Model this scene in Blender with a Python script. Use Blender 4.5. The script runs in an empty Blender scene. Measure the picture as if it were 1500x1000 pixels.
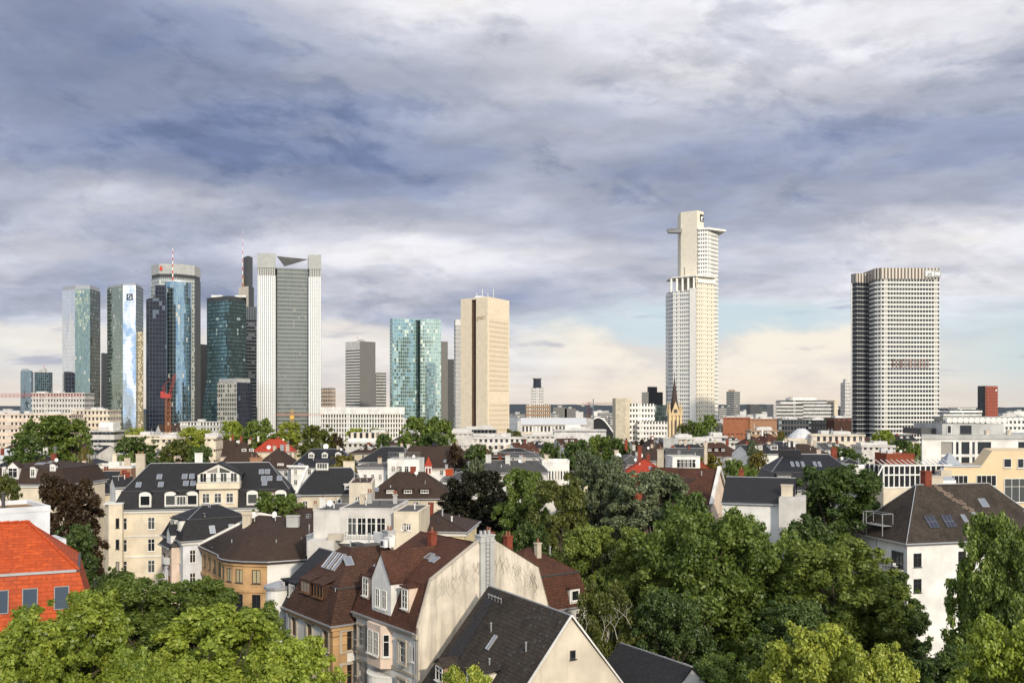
import bpy, math, random
import numpy as np
from mathutils import Vector, Matrix
R = math.radians
rnd = random.Random(7)
SC = bpy.context.scene
COL = SC.collection
CAM_H, F = 34.0, 1400.0          # eye height above the street, focal length in photo pixels

def X(px, Y): return (px - 750.0) / F * Y
def Z(py, Y): return CAM_H - (py - 600.0) / F * Y
def DEP(py, z): return (CAM_H - z) * F / (py - 600.0)

# ------------------------------------------------------------------ node helper
class NT:
    def __init__(s, nt):
        s.nt = nt
    def node(s, t, **kw):
        n = s.nt.nodes.new(t)
        for k, v in kw.items(): setattr(n, k, v)
        return n
    def put(s, sock, v):
        if isinstance(v, E): s.nt.links.new(v.s, sock)
        elif isinstance(v, bpy.types.NodeSocket): s.nt.links.new(v, sock)
        elif isinstance(v, (tuple, list)) and len(v) == 3 and sock.type == 'RGBA': sock.default_value = (*v, 1)
        elif v is not None: sock.default_value = v
    def math(s, op, a, b=None, c=None, clamp=False):
        n = s.node('ShaderNodeMath', operation=op, use_clamp=clamp)
        s.put(n.inputs[0], a)
        if b is not None: s.put(n.inputs[1], b)
        if c is not None: s.put(n.inputs[2], c)
        return E(s, n.outputs[0])
    def mix(s, f, a, b, blend='MIX'):
        n = s.node('ShaderNodeMix', data_type='RGBA', blend_type=blend)
        s.put(n.inputs[0], f); s.put(n.inputs[6], a); s.put(n.inputs[7], b)
        return E(s, n.outputs[2])
    def noise(s, vec, scale, detail=4, rough=.55, dist=0.0):
        n = s.node('ShaderNodeTexNoise')
        if vec is not None: s.put(n.inputs['Vector'], vec)
        n.inputs['Scale'].default_value = scale; n.inputs['Detail'].default_value = detail
        n.inputs['Roughness'].default_value = rough; n.inputs['Distortion'].default_value = dist
        return E(s, n.outputs[0])
    def ss(s, x, a, b, lo=0.0, hi=1.0):
        n = s.node('ShaderNodeMapRange', interpolation_type='SMOOTHSTEP')
        s.put(n.inputs[0], x); s.put(n.inputs[1], a); s.put(n.inputs[2], b); s.put(n.inputs[3], lo); s.put(n.inputs[4], hi)
        return E(s, n.outputs[0])
    def comb(s, x, y, z):
        n = s.node('ShaderNodeCombineXYZ'); s.put(n.inputs[0], x); s.put(n.inputs[1], y); s.put(n.inputs[2], z)
        return E(s, n.outputs[0])
    def sep(s, v):
        n = s.node('ShaderNodeSeparateXYZ'); s.put(n.inputs[0], v)
        return [E(s, n.outputs[i]) for i in range(3)]
    def vmul(s, v, t):
        n = s.node('ShaderNodeVectorMath', operation='MULTIPLY'); s.put(n.inputs[0], v); s.put(n.inputs[1], t)
        return E(s, n.outputs[0])
    def vadd(s, v, t):
        n = s.node('ShaderNodeVectorMath', operation='ADD'); s.put(n.inputs[0], v); s.put(n.inputs[1], t)
        return E(s, n.outputs[0])
class E:
    def __init__(e, nt, s): e.nt, e.s = nt, s
    def __add__(e, o): return e.nt.math('ADD', e, o)
    __radd__ = __add__
    def __sub__(e, o): return e.nt.math('SUBTRACT', e, o)
    def __rsub__(e, o): return e.nt.math('SUBTRACT', o, e)
    def __mul__(e, o): return e.nt.math('MULTIPLY', e, o)
    __rmul__ = __mul__
    def __truediv__(e, o): return e.nt.math('DIVIDE', e, o)

def new_mat(name):
    m = bpy.data.materials.new(name); m.use_nodes = True
    nt = NT(m.node_tree); b = m.node_tree.nodes['Principled BSDF']
    return m, nt, b
def lin(c):   # 0-255 display colour -> linear
    return tuple(((v/255)/12.92 if v/255 <= .04045 else ((v/255+.055)/1.055)**2.4) for v in c)

def bump(nt, b, h, strength=.3, dist=.05):
    n = nt.node('ShaderNodeBump'); n.inputs['Strength'].default_value = strength; n.inputs['Distance'].default_value = dist
    nt.put(n.inputs['Height'], h); nt.nt.links.new(n.outputs[0], b.inputs['Normal'])

def plaster(name, col, rough=.85, var=.18, stain=.25, lo=.52):
    m, nt, b = new_mat(name)
    o = nt.node('ShaderNodeTexCoord').outputs['Object']
    n1 = nt.noise(o, .35, 5); n2 = nt.noise(nt.vmul(o, (1.6, 1.6, .16)), 1.0, 5, .6); n3 = nt.noise(o, 9, 3)
    st = nt.ss(n2, lo, lo+.26) * stain
    f = nt.ss(n1, .3, .7)
    c = nt.mix(f, tuple(v*(1-var) for v in col), tuple(min(.9, v*(1+var*.5)) for v in col))
    c = nt.mix(st, c, tuple(v*.45 for v in col))
    nt.put(b.inputs['Base Color'], c); b.inputs['Roughness'].default_value = rough
    bump(nt, b, n3, .15, .03)
    return m
def tiles(name, c1, c2, tw=.3, th=.33, rough=.75, stain=(.02, .02, .018), amt=.5, moss=None, mort=.5):
    m, nt, b = new_mat(name)
    tc = nt.node('ShaderNodeTexCoord'); uv = tc.outputs['UV']; o = tc.outputs['Object']
    br = nt.node('ShaderNodeTexBrick', offset=.5)
    nt.put(br.inputs['Vector'], uv); br.inputs['Scale'].default_value = 1
    br.inputs['Brick Width'].default_value = tw; br.inputs['Row Height'].default_value = th
    br.inputs['Mortar Size'].default_value = .025; br.inputs['Mortar Smooth'].default_value = .6
    nt.put(br.inputs['Color1'], c1); nt.put(br.inputs['Color2'], c2); nt.put(br.inputs['Mortar'], tuple(v*mort for v in c1))
    n1 = nt.noise(nt.vmul(o, (1, 1, .45)), .45, 7, .65); n2 = nt.noise(o, 2.4, 5, .7)
    c = nt.mix(nt.ss(n1, .42, .72) * amt, E(nt, br.outputs[0]), stain)
    c = nt.mix(nt.ss(n2, .50, .78) * .5, c, tuple(min(.8, v*2.1+.012) for v in c1))
    if moss:
        n4 = nt.noise(o, 1.1, 6, .7); c = nt.mix(nt.ss(n4, .6, .72) * .55, c, moss)
    nt.put(b.inputs['Base Color'], c); nt.put(b.inputs['Roughness'], nt.ss(n2, .2, .8, rough-.12, rough+.12)); b.inputs['Specular IOR Level'].default_value = .2
    bump(nt, b, nt.math('ADD', E(nt, br.outputs[1]) * -1.0, n2 * .4), .6, .04)
    return m
def plain(name, col, rough=.6, metal=0.0, var=.12, scale=2.0):
    m, nt, b = new_mat(name)
    o = nt.node('ShaderNodeTexCoord').outputs['Object']
    n1 = nt.noise(o, scale, 5)
    nt.put(b.inputs['Base Color'], nt.mix(n1, tuple(v*(1-var) for v in col), tuple(min(.95, v*(1+var)) for v in col)))
    b.inputs['Roughness'].default_value = rough; b.inputs['Metallic'].default_value = metal
    return m
def panel(name, glass, mull, pw, ph, mu=.12, mv=.2, metal=.0, rough=.12, var=.5, blind=(.5, .5, .47), nblind=.12, tilt=.012, mrough=.6, mmetal=0.0, spec=.8, wave=.05):
    """Curtain wall: panes pw x ph metres in a grid of mullions, each pane its own tint, tilt and blind."""
    m, nt, b = new_mat(name)
    uv = nt.node('ShaderNodeTexCoord').outputs['UV']
    u, v, _ = nt.sep(uv)
    su, sv = u/pw, v/ph
    fu, fv = nt.math('FRACT', su), nt.math('FRACT', sv)
    wn = nt.node('ShaderNodeTexWhiteNoise', noise_dimensions='3D')
    nt.put(wn.inputs[0], nt.comb(nt.math('FLOOR', su), nt.math('FLOOR', sv), 3.0))
    rv = E(nt, wn.outputs[0]); rc = wn.outputs[1]
    mask = nt.math('MAXIMUM', nt.math('LESS_THAN', fu, mu), nt.math('LESS_THAN', fv, mv))
    isb = nt.math('GREATER_THAN', rv, 1-nblind)
    g = nt.mix(nt.math('MULTIPLY', rv, var), glass, tuple(x*.35 for x in glass))
    g = nt.mix(isb, g, blind)
    nt.put(b.inputs['Base Color'], nt.mix(mask, g, mull))
    gm = nt.math('MULTIPLY', nt.math('SUBTRACT', 1.0, isb), metal)
    inv = nt.math('SUBTRACT', 1.0, mask)
    nt.put(b.inputs['Metallic'], nt.math('ADD', inv * gm, mask * mmetal))
    nt.put(b.inputs['Roughness'], nt.math('ADD', inv * rough, mask * mrough))
    b.inputs['Specular IOR Level'].default_value = spec
    geo = nt.node('ShaderNodeNewGeometry')
    off = nt.vmul(nt.vadd(rc, (-.5, -.5, -.5)), (tilt*2, tilt*2, tilt*2))
    wn2 = nt.node('ShaderNodeTexNoise'); nt.put(wn2.inputs['Vector'], nt.vmul(uv, (.09, .035, 1))); wn2.inputs['Scale'].default_value = 1.0; wn2.inputs['Detail'].default_value = 3
    off = nt.vadd(off, nt.vmul(nt.vadd(wn2.outputs[1], (-.5, -.5, -.5)), (wave*2, wave*2, wave*2)))
    nn = nt.node('ShaderNodeVectorMath', operation='NORMALIZE'); nt.put(nn.inputs[0], nt.vadd(geo.outputs['Normal'], off))
    nt.nt.links.new(nn.outputs[0], b.inputs['Normal'])
    return m
def leafmat(name, c1, c2, trans=.35):
    m, nt, b = new_mat(name)
    geo = nt.node('ShaderNodeNewGeometry'); oi = nt.node('ShaderNodeObjectInfo')
    f = E(nt, geo.outputs['Random Per Island'])
    o = nt.node('ShaderNodeTexCoord').outputs['Object']
    n = nt.noise(o, .35, 3)
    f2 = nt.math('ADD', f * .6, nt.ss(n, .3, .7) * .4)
    c = nt.mix(f2, c1, c2)  # random leaf tones, spread wide to paint highlights and dark gaps
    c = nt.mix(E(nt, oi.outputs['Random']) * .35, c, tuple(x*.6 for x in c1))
    d = nt.node('ShaderNodeBsdfDiffuse'); t = nt.node('ShaderNodeBsdfTranslucent'); g = nt.node('ShaderNodeBsdfGlossy')
    nt.put(d.inputs[0], c); nt.put(t.inputs[0], nt.mix(.5, c, tuple(min(.8, x*1.5) for x in c2)))
    g.inputs[1].default_value = .45; nt.put(g.inputs[0], (.5, .5, .5))
    mx = nt.node('ShaderNodeMixShader'); mx.inputs[0].default_value = trans
    nt.nt.links.new(d.outputs[0], mx.inputs[1]); nt.nt.links.new(t.outputs[0], mx.inputs[2])
    m2 = nt.node('ShaderNodeMixShader'); m2.inputs[0].default_value = .05
    nt.nt.links.new(mx.outputs[0], m2.inputs[1]); nt.nt.links.new(g.outputs[0], m2.inputs[2])
    out = m.node_tree.nodes['Material Output']; nt.nt.links.new(m2.outputs[0], out.inputs[0])
    m.node_tree.nodes.remove(b)
    return m

# ------------------------------------------------------------------ meshes
class MB:
    def __init__(s): s.f = []; s.m = []
    def poly(s, pts, mi=0):
        s.f.append([tuple(p) for p in pts]); s.m.append(mi); return s
    def box(s, x0, x1, y0, y1, z0, z1, mi=0, top=None):
        return s.prism([(x0, y0), (x1, y0), (x1, y1), (x0, y1)], z0, z1, mi, top)
    def prism(s, p, z0, z1, mi=0, top=None, q=None):
        q = q or p; n = len(p)
        for i in range(n):
            j = (i+1) % n
            s.poly([(*p[i], z0), (*p[j], z0), (*q[j], z1), (*q[i], z1)], mi)
        s.poly([(*a, z1) for a in q], mi if top is None else top)
        s.poly([(*a, z0) for a in reversed(p)], mi)
        return s
    def cyl(s, x, y, z0, z1, r, n=12, mi=0, r1=None, top=None):
        r1 = r if r1 is None else r1
        p = [(x+r*math.cos(2*math.pi*i/n), y+r*math.sin(2*math.pi*i/n)) for i in range(n)]
        q = [(x+r1*math.cos(2*math.pi*i/n), y+r1*math.sin(2*math.pi*i/n)) for i in range(n)]
        return s.prism(p, z0, z1, mi, top, q)
    def tube(s, a, b, r0, r1=None, n=6, mi=0):
        a, b = Vector(a), Vector(b); d = (b-a).normalized()
        u = d.orthogonal().normalized(); w = d.cross(u); r1 = r0 if r1 is None else r1
        A = [a+(u*math.cos(2*math.pi*i/n)+w*math.sin(2*math.pi*i/n))*r0 for i in range(n)]
        B = [b+(u*math.cos(2*math.pi*i/n)+w*math.sin(2*math.pi*i/n))*r1 for i in range(n)]
        for i in range(n):
            j = (i+1) % n; s.poly([A[i], A[j], B[j], B[i]], mi)
        s.poly(B, mi); s.poly(A[::-1], mi); return s
    def bar(s, a, b, t, mi=0): return s.tube(a, b, t*.72, n=4, mi=mi)
    def mesh(s, name, mats):
        idx = {}; V = []; Fc = []; keep = []
        for k, f in enumerate(s.f):
            ids = []
            for p in f:
                q = (round(p[0], 4), round(p[1], 4), round(p[2], 4))
                if q not in idx: idx[q] = len(V); V.append(p)
                if not ids or ids[-1] != idx[q]: ids.append(idx[q])
            if len(ids) > 1 and ids[0] == ids[-1]: ids.pop()
            if len(set(ids)) < 3: continue
            Fc.append(ids); keep.append(k)
        me = bpy.data.meshes.new(name); me.from_pydata(V, [], Fc)
        for m in (mats if isinstance(mats, (list, tuple)) else [mats]): me.materials.append(m)
        me.polygons.foreach_set('material_index', [s.m[k] for k in keep])
        uvl = me.uv_layers.new(name='UVMap'); data = np.zeros(len(me.loops)*2, dtype=np.float32)
        li = 0
        for ids in Fc:
            n = Vector((0, 0, 0)); p = [Vector(V[i]) for i in ids]
            for i in range(len(p)): n += (p[i]-p[0]).cross(p[(i+1) % len(p)]-p[0])
            if n.length < 1e-9: n = Vector((0, 0, 1))
            n.normalize()
            u = Vector((1, 0, 0)) if abs(n.z) > .999 else Vector((0, 0, 1)).cross(n).normalized()
            v = n.cross(u)
            for q in p:
                data[li*2] = q.dot(u); data[li*2+1] = q.dot(v); li += 1
        uvl.data.foreach_set('uv', data)
        me.validate(); me.update()
        return me
    def build(s, name, mats, parent=None, loc=None, rz=0):
        return link(name, s.mesh(name, mats), parent, loc, rz)
def link(name, me, parent=None, loc=None, rz=0):
    o = bpy.data.objects.new(name, me); COL.objects.link(o)
    if parent: o.parent = parent
    if loc is not None: o.location = loc
    if rz: o.rotation_euler = (0, 0, rz)
    return o
LABELS = {}
def tag(o, label, cat, group=None):
    o['label'] = label; o['category'] = cat
    if group: o['group'] = group
    LABELS.setdefault(label, []).append(o.name)
    return o
def thing(name, label, cat, loc=(0, 0, 0), rz=0, group=None):
    o = bpy.data.objects.new(name, None); COL.objects.link(o); o.empty_display_size = .3
    o.location = loc; o.rotation_euler = (0, 0, rz)
    return tag(o, label, cat, group)
def struct(name, mb, m):
    o = mb.build(name, m); o['kind'] = 'structure'; return o
def inset(poly, d):
    """shrink a convex CCW polygon by d metres on every side"""
    n = len(poly); L = []
    for i in range(n):
        a, b = Vector(poly[i]), Vector(poly[(i+1) % n]); t = (b-a).normalized()
        nrm = Vector((-t.y, t.x)); L.append((a+nrm*d, t))
    out = []
    for i in range(n):
        p, t = L[i-1]; q, s2 = L[i]; den = t.x*s2.y-t.y*s2.x
        if abs(den) < 1e-6: out.append(tuple(q)); continue
        k = ((q-p).x*s2.y-(q-p).y*s2.x)/den; out.append(tuple(p+t*k))
    return out

# ------------------------------------------------------------------ materials
M = {}
def mk():
    P = M
    P['white'] = plaster('white_plaster', (.74, .73, .70)); P['blueshade'] = plaster('blue_shaded_white_plaster', (.66, .68, .72))  # second white: blue tint of shaded fronts painted into the plaster
    P['cream'] = plaster('cream_plaster', (.66, .58, .45)); P['beige'] = plaster('beige_plaster', (.62, .55, .45), stain=.35)
    P['gable'] = plaster('weathered_gable_plaster', (.64, .58, .49), var=.24, stain=.6, lo=.44)
    P['shadewhite'] = plaster('shaded_white_plaster', (.56, .54, .51), stain=.35); P['slatebrown'] = plaster('exposed_battens', (.15, .11, .085))  # white lowered so its colour carries the shade on pale walls
    P['grey'] = plaster('grey_plaster', (.42, .42, .41)); P['palegrey'] = plaster('pale_grey_plaster', (.58, .57, .56))
    P['pink'] = plaster('pink_plaster', (.70, .56, .46)); P['yellow'] = plaster('yellow_plaster', (.72, .60, .36))
    P['stone'] = plaster('orange_sandstone', (.50, .31, .15), var=.3, stain=.3); P['brownstone'] = plaster('brown_sandstone', (.33, .22, .14))
    P['redbrick'] = tiles('red_brick', (.38, .10, .05), (.30, .07, .04), .25, .08, stain=(.15, .05, .03))
    P['brick'] = tiles('orange_brick', (.50, .20, .10), (.42, .15, .08), .25, .08, stain=(.2, .1, .06))
    P['terra'] = tiles('weathered_terracotta', (.46, .26, .16), (.38, .2, .12), .3, .1, stain=(.25, .15, .1))
    P['slate'] = tiles('dark_slate', (.021, .021, .024), (.030, .031, .035), .3, .25, rough=.55)
    P['slate2'] = tiles('blue_black_slate', (.017, .018, .025), (.026, .028, .036), .3, .25, rough=.5)
    P['greyslate'] = tiles('grey_slate', (.072, .071, .074), (.095, .094, .094), .35, .3, rough=.7, stain=(.03, .028, .025), amt=.6)
    P['oldslate'] = tiles('old_mossy_slate', (.044, .035, .029), (.064, .052, .042), .4, .35, rough=.8, stain=(.02, .017, .014), amt=.8, moss=(.075, .062, .048))
    P['maroon'] = tiles('maroon_tiles', (.058, .030, .022), (.088, .046, .032), .3, .33, stain=(.028, .014, .011), amt=.6)
    P['redbrown'] = tiles('red_brown_tiles', (.098, .041, .026), (.066, .030, .020), .3, .33, stain=(.03, .015, .012), amt=.6, moss=(.14, .05, .03))
    P['brownroof'] = tiles('brown_tiles', (.046, .030, .024), (.062, .040, .031), .3, .33, stain=(.03, .022, .018), amt=.6)
    P['orange'] = tiles('bright_orange_tiles', (.47, .078, .020), (.37, .058, .016), .9, .36, rough=.65, stain=(.24, .045, .022), amt=.65, mort=.6)
    P['redroof'] = tiles('red_tiles', (.42, .055, .028), (.34, .045, .025), .3, .33, stain=(.2, .03, .02), amt=.4)
    P['flat'] = plain('roofing_felt', (.085, .083, .08), .9, 0, .3, .8); P['gravel'] = plain('pale_roof_gravel', (.32, .31, .29), .95, 0, .25, 1.2)
    P['greenroof'] = plain('brown_sedum_roof', (.22, .13, .05), .95, 0, .4, 1.5)
    P['metal'] = plain('zinc_sheet', (.46, .47, .49), .42, .55, .12, 1); P['lightmetal'] = plain('pale_sheet_metal', (.60, .61, .62), .45, .2, .1, .3)
    P['darkmetal'] = plain('dark_painted_metal', (.05, .05, .055), .5); P['frame'] = plain('white_window_frame', (.74, .73, .70), .5)
    P['woodframe'] = plain('brown_window_frame', (.16, .075, .03), .6); P['darkframe'] = plain('dark_window_frame', (.03, .03, .035), .5)
    P['greyframe'] = plain('grey_window_frame', (.16, .17, .18), .5)
    P['trim'] = plaster('stone_trim', (.45, .40, .33)); P['whitetrim'] = plaster('white_trim', (.72, .71, .68), stain=.12)
    P['chim'] = plaster('rendered_chimney', (.55, .48, .38), stain=.4); P['redchim'] = tiles('red_chimney_brick', (.34, .085, .05), (.26, .065, .04), .25, .08)
    P['potm'] = plain('clay_pot', (.24, .095, .055), .85)
    m, nt, b = new_mat('window_glass')
    oi = nt.node('ShaderNodeObjectInfo'); r = E(nt, oi.outputs['Random'])
    nt.put(b.inputs['Base Color'], nt.mix(nt.math('GREATER_THAN', r, .82), nt.mix(nt.math('GREATER_THAN', r, .55), (.016, .018, .021), (.075, .080, .082)), (.30, .28, .25)))
    b.inputs['Roughness'].default_value = .06; b.inputs['Specular IOR Level'].default_value = .7
    P['glass'] = m
    m, nt, b = new_mat('skylight_glass')
    b.inputs['Base Color'].default_value = (.35, .38, .42, 1); b.inputs['Metallic'].default_value = .75; b.inputs['Roughness'].default_value = .16
    P['skyglass'] = m
    P['bark'] = plain('tree_bark', (.075, .058, .042), .9, 0, .4, 3); P['birch'] = plain('pale_bark', (.45, .43, .38), .8, 0, .25, 3)
    P['cranered'] = plain('red_crane_paint', (.40, .05, .04), .5); P['craneorange'] = plain('orange_crane_paint', (.50, .17, .06), .5)
    P['craneyellow'] = plain('yellow_crane_paint', (.72, .40, .06), .5); P['concrete'] = plain('concrete', (.38, .37, .35), .9)
    P['redwhite'] = plain('red_paint', (.55, .05, .03), .5); P['whitepaint'] = plain('white_paint', (.78, .78, .76), .5)
    P['solar'] = panel('solar_panel', (.02, .025, .05), (.2, .2, .22), .6, 1.0, .05, .04, rough=.15, nblind=0)
    P['black'] = plain('black_sign', (.015, .015, .02), .5)
mk()
# ------------------------------------------------------------------ camera, light, sky
cam = bpy.data.cameras.new('camera'); co = bpy.data.objects.new('camera', cam); COL.objects.link(co)
co.location = (0, 0, CAM_H); co.rotation_euler = (R(90), 0, 0)
cam.sensor_width = 36; cam.lens = 36*F/1500; cam.shift_y = 100/1500; cam.clip_end = 40000; cam.clip_start = 1
SC.camera = co
SUN_AZ, SUN_EL = R(157), R(24)          # clockwise from +Y (the way we look); behind the viewer's right shoulder
sv = Vector((math.sin(SUN_AZ)*math.cos(SUN_EL), math.cos(SUN_AZ)*math.cos(SUN_EL), math.sin(SUN_EL)))
sun = bpy.data.lights.new('sun', 'SUN'); so = bpy.data.objects.new('sun', sun); COL.objects.link(so)
sun.energy = 3.35; sun.angle = R(2.2); sun.color = (1, .875, .69)
so.rotation_euler = sv.to_track_quat('Z', 'Y').to_euler()
SC.view_settings.view_transform = 'Standard'; SC.view_settings.look = 'None'; SC.view_settings.exposure = 0.0; SC.view_settings.gamma = 1
SC.cycles.max_bounces = 6; SC.cycles.diffuse_bounces = 2; SC.cycles.glossy_bounces = 3; SC.cycles.transmission_bounces = 3
SC.cycles.use_denoising = True
SC.cycles.use_adaptive_sampling = True; SC.cycles.adaptive_threshold = .015

def build_world():
    w = bpy.data.worlds.new('World'); SC.world = w; w.use_nodes = True
    nt = NT(w.node_tree); bg = w.node_tree.nodes['Background']
    sky = nt.node('ShaderNodeTexSky', sky_type='NISHITA'); sky.sun_disc = False
    sky.sun_elevation = SUN_EL; sky.sun_rotation = SUN_AZ; sky.air_density = 1.0; sky.dust_density = 1.0
    d = nt.node('ShaderNodeTexCoord').outputs['Generated']
    x, y, z = nt.sep(d)
    zc = nt.math('MAXIMUM', z, 0.0)
    hor = nt.math('SQRT', x*x + y*y)
    v = zc / nt.math('MAXIMUM', hor, .001)               # tangent of the elevation
    a = nt.math('ARCTAN2', x, y)                          # azimuth, 0 = straight ahead
    den = zc + .17
    P = nt.comb(x/den*.8 + y/den*.28, y/den, 0.0)       # the cloud deck seen in perspective, wind-sheared
    n1 = nt.noise(P, 1.15, 6, .52, .12)
    n2 = nt.noise(nt.vadd(P, (13.1, 4.2, 0)), 2.4, 6, .58, .08)
    Ps = nt.vadd(P, (.05, -.09, 0))                       # the same clouds a step towards the sun: relief
    n2s = nt.noise(nt.vadd(Ps, (13.1, 4.2, 0)), 2.4, 6, .58, .08)
    wv = nt.noise(nt.comb(a*5.0, v*22.0, 2.0), 1.0, 6, .6, .6)
    cum = nt.noise(nt.comb(a*9.0, v*20.0, 7.0), 1.0, 6, .55, .2)
    def blob(a0, v0, sa, sv_, k):
        da = (a - a0)*(1/sa); dv = (v - v0)*(1/sv_)
        return nt.math('EXPONENT', (da*da + dv*dv)*-1.0) * k
    D = n1*.85 + n2*.34 + wv*.10 + -.27
    for q in [(-.42, .30, .32, .085, .27), (-.10, .27, .40, .09, .15), (.30, .235, .40, .05, .07), (-.55, .21, .25, .05, .05), (-.33, .135, .14, .045, .12),
              (.02, .115, .13, .022, .16), (.5, .25, .10, .05, .12), (.24, .35, .22, .05, -.22), (-.05, .44, .30, .05, -.22), (-.33, .21, .22, .022, -.16),
              (.40, .40, .30, .08, -.08), (-.46, .40, .18, .05, .12), (0, .02, 3.0, .06, -.22), (.22, .095, .20, .03, -.22), (-.05, .40, .5, .05, .04), (.44, .165, .08, .02, -.25), (.02, .165, .35, .022, -.16), (-.17, .155, .15, .02, -.20), (.42, .19, .2, .02, -.1)]:
        D = D + blob(*q)
    # mid-size billows with defined upper edges
    def bill(dv):
        q = nt.comb(a*5.2 + v*2.5, (v + dv)*10.5, 5.0)
        w = nt.noise(q, 1.0, 3, .5); q2 = nt.vadd(q, nt.comb(w*.5, w*.25, 0))
        s1 = nt.noise(q2, 1.1, 8, .60); s2 = nt.noise(q2, 3.1, 6, .62)
        r1 = nt.math('ABSOLUTE', s1*2.0 - 1.0); r2 = nt.math('ABSOLUTE', s2*2.0 - 1.0)
        return s1*.60 + r1*.33 + r2*.11
    b1, b2 = bill(0.0), bill(.012)
    bw = nt.ss(v, .01, .07)
    D = D + (nt.ss(b1, .28, .62) - .5) * .20 * bw
    D = D*.97 + .165
    ramp = nt.node('ShaderNodeValToRGB'); cr = ramp.color_ramp; cr.interpolation = 'EASE'
    stops = [(.06, (250, 246, 241)), (.24, (232, 232, 238)), (.38, (206, 208, 219)), (.52, (176, 182, 200)), (.66, (147, 157, 184)), (.86, (114, 128, 163))]
    while len(cr.elements) < len(stops): cr.elements.new(.5)
    for e, (p, c) in zip(cr.elements, stops): e.position = p; e.color = (*lin(c), 1)
    nt.put(ramp.inputs[0], D)
    cl = E(nt, ramp.outputs[0])
    rel = nt.ss((n2 - n2s), -.12, .12, .90, 1.10)
    cl = nt.mix(1.0, cl, nt.comb(rel, rel, rel), 'MULTIPLY')
    rel2 = nt.ss(b2 - b1, -.09, .09, .95, 1.05)
    cl = nt.mix(1.0, cl, nt.comb(rel2, rel2, rel2), 'MULTIPLY')
    # the opening low over the horizon: pale blue air, warm bank of cumulus below it
    gap = nt.ss(v + (wv - .5)*.05 + (n2 - .5)*.05, .125, .085)
    gapa = nt.math('MAXIMUM', blob(.21, .10, .17, .06, 1.3), nt.math('MAXIMUM', blob(-.55, .03, .2, .05, .5), blob(.55, .05, .24, .06, 1.1)))
    open_ = nt.math('MULTIPLY', gap, gapa, clamp=True)
    air = nt.mix(.75, E(nt, nt.vmul(sky.outputs[0], (.10, .10, .10)).s), lin((212, 227, 236)))
    cl = nt.mix(open_, cl, air)
    bank = nt.ss(v + (cum - .5)*.075, .088, .070)
    bsel = nt.math('ADD', nt.ss(nt.math('ABSOLUTE', a - .22), .30, .10), nt.ss(a, .05, -.15) * .6, clamp=True)
    warm = nt.mix(nt.ss(cum, .42, .62), lin((255, 244, 226)), lin((228, 220, 213)))
    cl = nt.mix(bank * bsel * .85, cl, warm)
    cl = nt.mix(nt.ss(v, .05, .0) * .55, cl, lin((238, 220, 200)))
    # small dark scraps of cloud in the opening
    scr = nt.noise(nt.comb(a*10.0, v*55.0, 11.0), 1.0, 4, .5, .3)
    cl = nt.mix(nt.ss(scr, .62, .74) * nt.ss(v, .16, .10) * nt.ss(v, .015, .04) * .55, cl, lin((150, 158, 186)))
    # the evening side behind the viewer is brighter and more broken
    back = nt.ss(y, .04, -.22)
    bl = nt.mix(nt.ss(n1 + n2*.5, .62, .86), lin((150, 178, 212)), lin((255, 250, 240)))
    bl = nt.mix(nt.ss(v, .012, .0), bl, lin((170, 178, 184)))
    bl = nt.vmul(bl, (1.6, 1.6, 1.6))
    cl = nt.mix(back, cl, bl)
    nt.put(bg.inputs[0], nt.vmul(cl, (10, 10, 10))); bg.inputs[1].default_value = .1
build_world()

# ------------------------------------------------------------------ ground, streets, hills
def build_ground():
    m, nt, b = new_mat('city_ground')
    o = nt.node('ShaderNodeTexCoord').outputs['Object']
    n1 = nt.noise(o, .03, 6); n2 = nt.noise(o, .6, 5)
    c = nt.mix(nt.ss(n1, .44, .56), (.035, .055, .018), (.07, .068, .062))
    nt.put(b.inputs['Base Color'], nt.mix(n2, c, (.05, .05, .04))); b.inputs['Roughness'].default_value = .95
    g = MB(); S = 14000
    g.poly([(-S, -200, 0), (S, -200, 0), (S, S, 0), (-S, S, 0)])
    struct('ground', g, m)
    asph = plain('asphalt', (.05, .05, .052), .9, 0, .2, .5); pav = plain('pavement_slabs', (.26, .25, .24), .9, 0, .15, .7)
    def strip(name, pts, w, z, mat, h=0):
        s = MB()
        for (p, q) in zip(pts, pts[1:]):
            p, q = Vector(p), Vector(q); t = (q-p).normalized(); n = Vector((-t.y, t.x))*w
            if h: s.prism([tuple(p-n), tuple(q-n), tuple(q+n), tuple(p+n)][::1], z, z+h)
            else: s.poly([(*(p-n), z), (*(q-n), z), (*(q+n), z), (*(p+n), z)])
        return struct(name, s, mat)
    r0 = [(-4, 68), (-46, 124), (-82, 172)]
    off = lambda d: [(x-.8*d, y-.6*d) for x, y in r0]
    strip('road', off(8), 4.2, .008, asph)
    strip('pavement', off(2.2), 1.5, .004, pav, .13); strip('pavement', off(13.8), 1.5, .004, pav, .13)
    hm, nt, b = new_mat('hazy_wooded_hills')
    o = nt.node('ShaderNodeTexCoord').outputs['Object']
    nt.put(b.inputs['Base Color'], nt.mix(nt.noise(o, .02, 6), (.020, .034, .050), (.045, .060, .072))); b.inputs['Roughness'].default_value = 1  # distance haze painted into the forest colour as blue
    h = MB(); pts = []
    rr = random.Random(3)
    n = 240; prof = []
    for i in range(n+1):
        xx = -7000 + 14000*i/n
        prof.append((xx, 62 + 16*math.sin(i*.05+1) + 8*math.sin(i*.17) + rr.uniform(-2.5, 2.5)))
    for (a, b2) in zip(prof, prof[1:]):
        h.poly([(a[0], 7600, -1), (b2[0], 7600, -1), (b2[0], 8000, b2[1]), (a[0], 8000, a[1])])
        h.poly([(a[0], 8000, a[1]), (b2[0], 8000, b2[1]), (b2[0], 9200, -1), (a[0], 9200, -1)])
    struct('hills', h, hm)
build_ground()
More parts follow.
